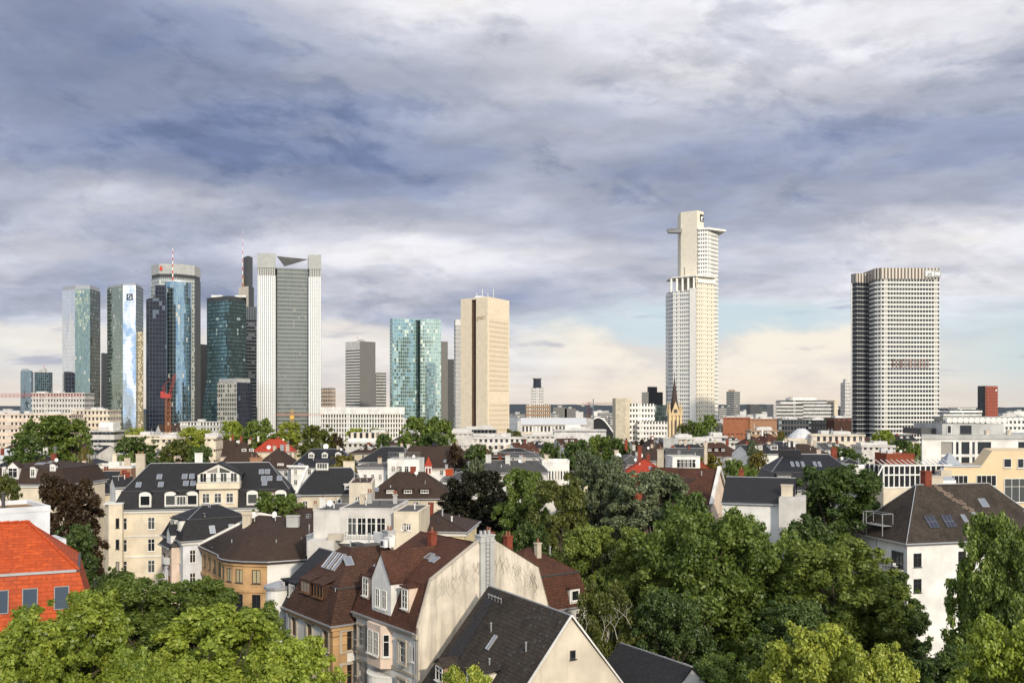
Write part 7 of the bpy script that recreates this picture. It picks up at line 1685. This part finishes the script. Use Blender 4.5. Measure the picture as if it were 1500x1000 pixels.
    # middle distance
    P = [('big dark green tree before the pink office block', 66, 609, 360, 80, 'maple', 2, 0), ('dark green tree right of the big one before the cream office block', 104, 612, 365, 60, 'maple', 2, 1), ('low dark tree left of the flat zinc hall', 38, 636, 320, 56, 'dark', 2, 2),
         ('dark green broad tree behind the rust-brown terrace', 202, 640, 300, 76, 'dark', 2, 0), ('brownish green tree right of the broad dark tree', 258, 645, 310, 56, 'olive', 2, 1), ('dark tree behind the slate ridge of the cream mansard house', 292, 653, 290, 50, 'dark', 2, 2), ('small bright tree beside the broad dark tree', 184, 664, 250, 34, 'maple', 2, 1), ('pale green birch in front of the zinc hall', 124, 655, 262, 22, 'autumn', 2, 0),
         ('lime-bright tree below the gold and white reflection strip', 198, 627, 480, 46, 'lime', 2, 0), ('lime-bright tree right of the orange crane', 276, 626, 500, 40, 'lime', 2, 1), ('lime-bright tree below the dark slab tower', 300, 629, 470, 40, 'lime', 2, 2),
         ('sunlit green tree left of the twin-pillar tower foot', 338, 617, 450, 48, 'bright', 2, 0), ('round dark green tree at the left pillar foot', 380, 615, 440, 52, 'maple', 2, 1), ('lime-bright tree at the foot of the twin-pillar tower', 424, 618, 520, 44, 'lime', 2, 2), ('mixed green and brown tree at the right pillar foot', 466, 623, 370, 66, 'olive', 2, 0), ('reddish small tree beside the mixed tree', 494, 638, 372, 24, 'copper', 2, 1),
         ('low lime hedge tree below the long white office', 524, 627, 560, 40, 'lime', 2, 0), ('low lime tree right of the lime hedge tree', 556, 628, 565, 36, 'bright', 2, 1), ('small dark conifer-like tree by the white terraced block', 562, 636, 340, 30, 'dark', 2, 2),
         ('big dark green tree below the turquoise tower', 612, 611, 380, 56, 'maple', 2, 0), ('big dark green tree right part below the turquoise tower', 642, 613, 384, 52, 'maple', 2, 1), ('lower green tree in front of the big pair below the turquoise tower', 628, 634, 350, 70, 'dark', 2, 2),
         ('dark green tree behind the turreted house', 704, 652, 300, 56, 'dark', 2, 0), ('reddish tree edge beside the turreted house', 668, 650, 310, 26, 'copper', 2, 2), ('roof-garden tree at the sand-coloured tower foot', 752, 630, 470, 34, 'olive', 2, 1),
         ('dark green tree left of the white colonnaded pavilion', 808, 648, 320, 40, 'dark', 2, 0), ('dark green tree behind the silvery trees', 848, 646, 340, 56, 'dark', 2, 1), ('dark green tree near the white office', 880, 638, 350, 50, 'maple', 2, 2), ('dark green tree right of the pair near the white office', 908, 642, 345, 44, 'dark', 2, 0), ('russet tree beside the dark green group near the white office', 936, 645, 370, 30, 'copper', 2, 1), ('dark tree between pavilion and silvery tree', 846, 668, 260, 44, 'dark', 2, 2),
         ('round bright tree in front of the church nave', 1036, 608, 470, 36, 'maple', 2, 0), ('round tree left of the bright one at the nave', 1018, 617, 468, 30, 'maple', 2, 1), ('small olive tree at the church tower foot', 1000, 622, 470, 24, 'olive', 2, 2),
         ('pale willow-like tree behind the red brick houses', 1034, 668, 260, 66, 'autumn', 2, 1), ('pale green tree right of the willow-like tree', 1076, 674, 240, 50, 'maple', 2, 0), ('green hedge tree beside the dark red roof', 1090, 684, 222, 56, 'maple', 2, 2), ('small green tree in front of the red brick door', 1000, 690, 215, 44, 'maple', 2, 0), ('autumn bush by the white gabled house', 1112, 663, 270, 36, 'autumn', 2, 1), ('bluish conifer in front of the white gabled house', 1103, 645, 290, 22, 'silver', 2, 0), ('small tree below the domed corner house', 1146, 640, 380, 26, 'olive', 2, 2), ('golden bush beside the brick restaurant block', 1142, 632, 460, 22, 'autumn', 2, 0),
         ('dark green tree in front of the long beige building', 1236, 655, 330, 52, 'dark', 2, 1), ('green tree beside the red-fronted shop', 1258, 664, 310, 40, 'dark', 2, 2), ('yellow-green tree at the foot of the two-slab tower', 1293, 630, 440, 40, 'bright', 2, 0), ('green tree between the shop and the pale modern office', 1338, 648, 330, 30, 'maple', 2, 1), ('green tree left of the pale modern office', 1318, 644, 420, 36, 'dark', 2, 2), ('dark tree band tree below the white banded office', 1160, 612, 660, 36, 'dark', 2, 0), ('second dark tree below the white banded office', 1205, 613, 670, 36, 'dark', 2, 1)]
    for lab, px, top, Y, w, leaf, lod, var in P: tree(lab, px, top, Y, w, leaf, 'round', lod, var)
    # filler trees low in the courtyards and behind the towers
    rr = random.Random(11); spots = []
    for k in range(70):
        Y = rr.choice([210, 240, 270, 300, 330, 380, 430, 500, 560]); px = rr.uniform(0, 1500)
        spots.append((px, Y))
    for k, (px, Y) in enumerate(spots):
        hh = rr.uniform(12, 15); top = 600+(CAM_H-hh)*F/Y
        tree('low green courtyard tree half hidden between the roofs', px, top, Y, rr.uniform(7, 10)*F/Y, rr.choice(['maple', 'dark', 'dark', 'olive']), 'round', 3, k % 3, group='low courtyard trees', name='courtyard_tree')
    # distant wood below the hills
planting()
def aeroplane():
    t = thing('aeroplane', 'tiny dark aeroplane in the clouds left of the round tower', 'aeroplane', (X(200, 4200), 4200, Z(397, 4200)), R(-12)); g = M['grey']
    MB().tube((-9, 0, 0), (8, 0, 0), 1.1, 1.1, 8).tube((8, 0, 0), (11, 0, .2), 1.1, .2, 8).tube((-9, 0, 0), (-12, 0, .6), 1.1, .3, 8).build('fuselage', g, t)
    for sy in (-1, 1): MB().prism([(-2, sy*.9), (2, sy*.9), (-2.4, sy*10), (-3.6, sy*10)] if sy > 0 else [(-3.6, -10), (-2.4, -10), (2, -.9), (-2, -.9)], -.4, -.1).build('wing', g, t)
    MB().poly([(-11.5, 0, .8), (-8.5, 0, .8), (-11, 0, 4)]).poly([(-8.5, .12, .8), (-11.5, .12, .8), (-11, .12, 4)]).build('tail_fin', g, t)
aeroplane()
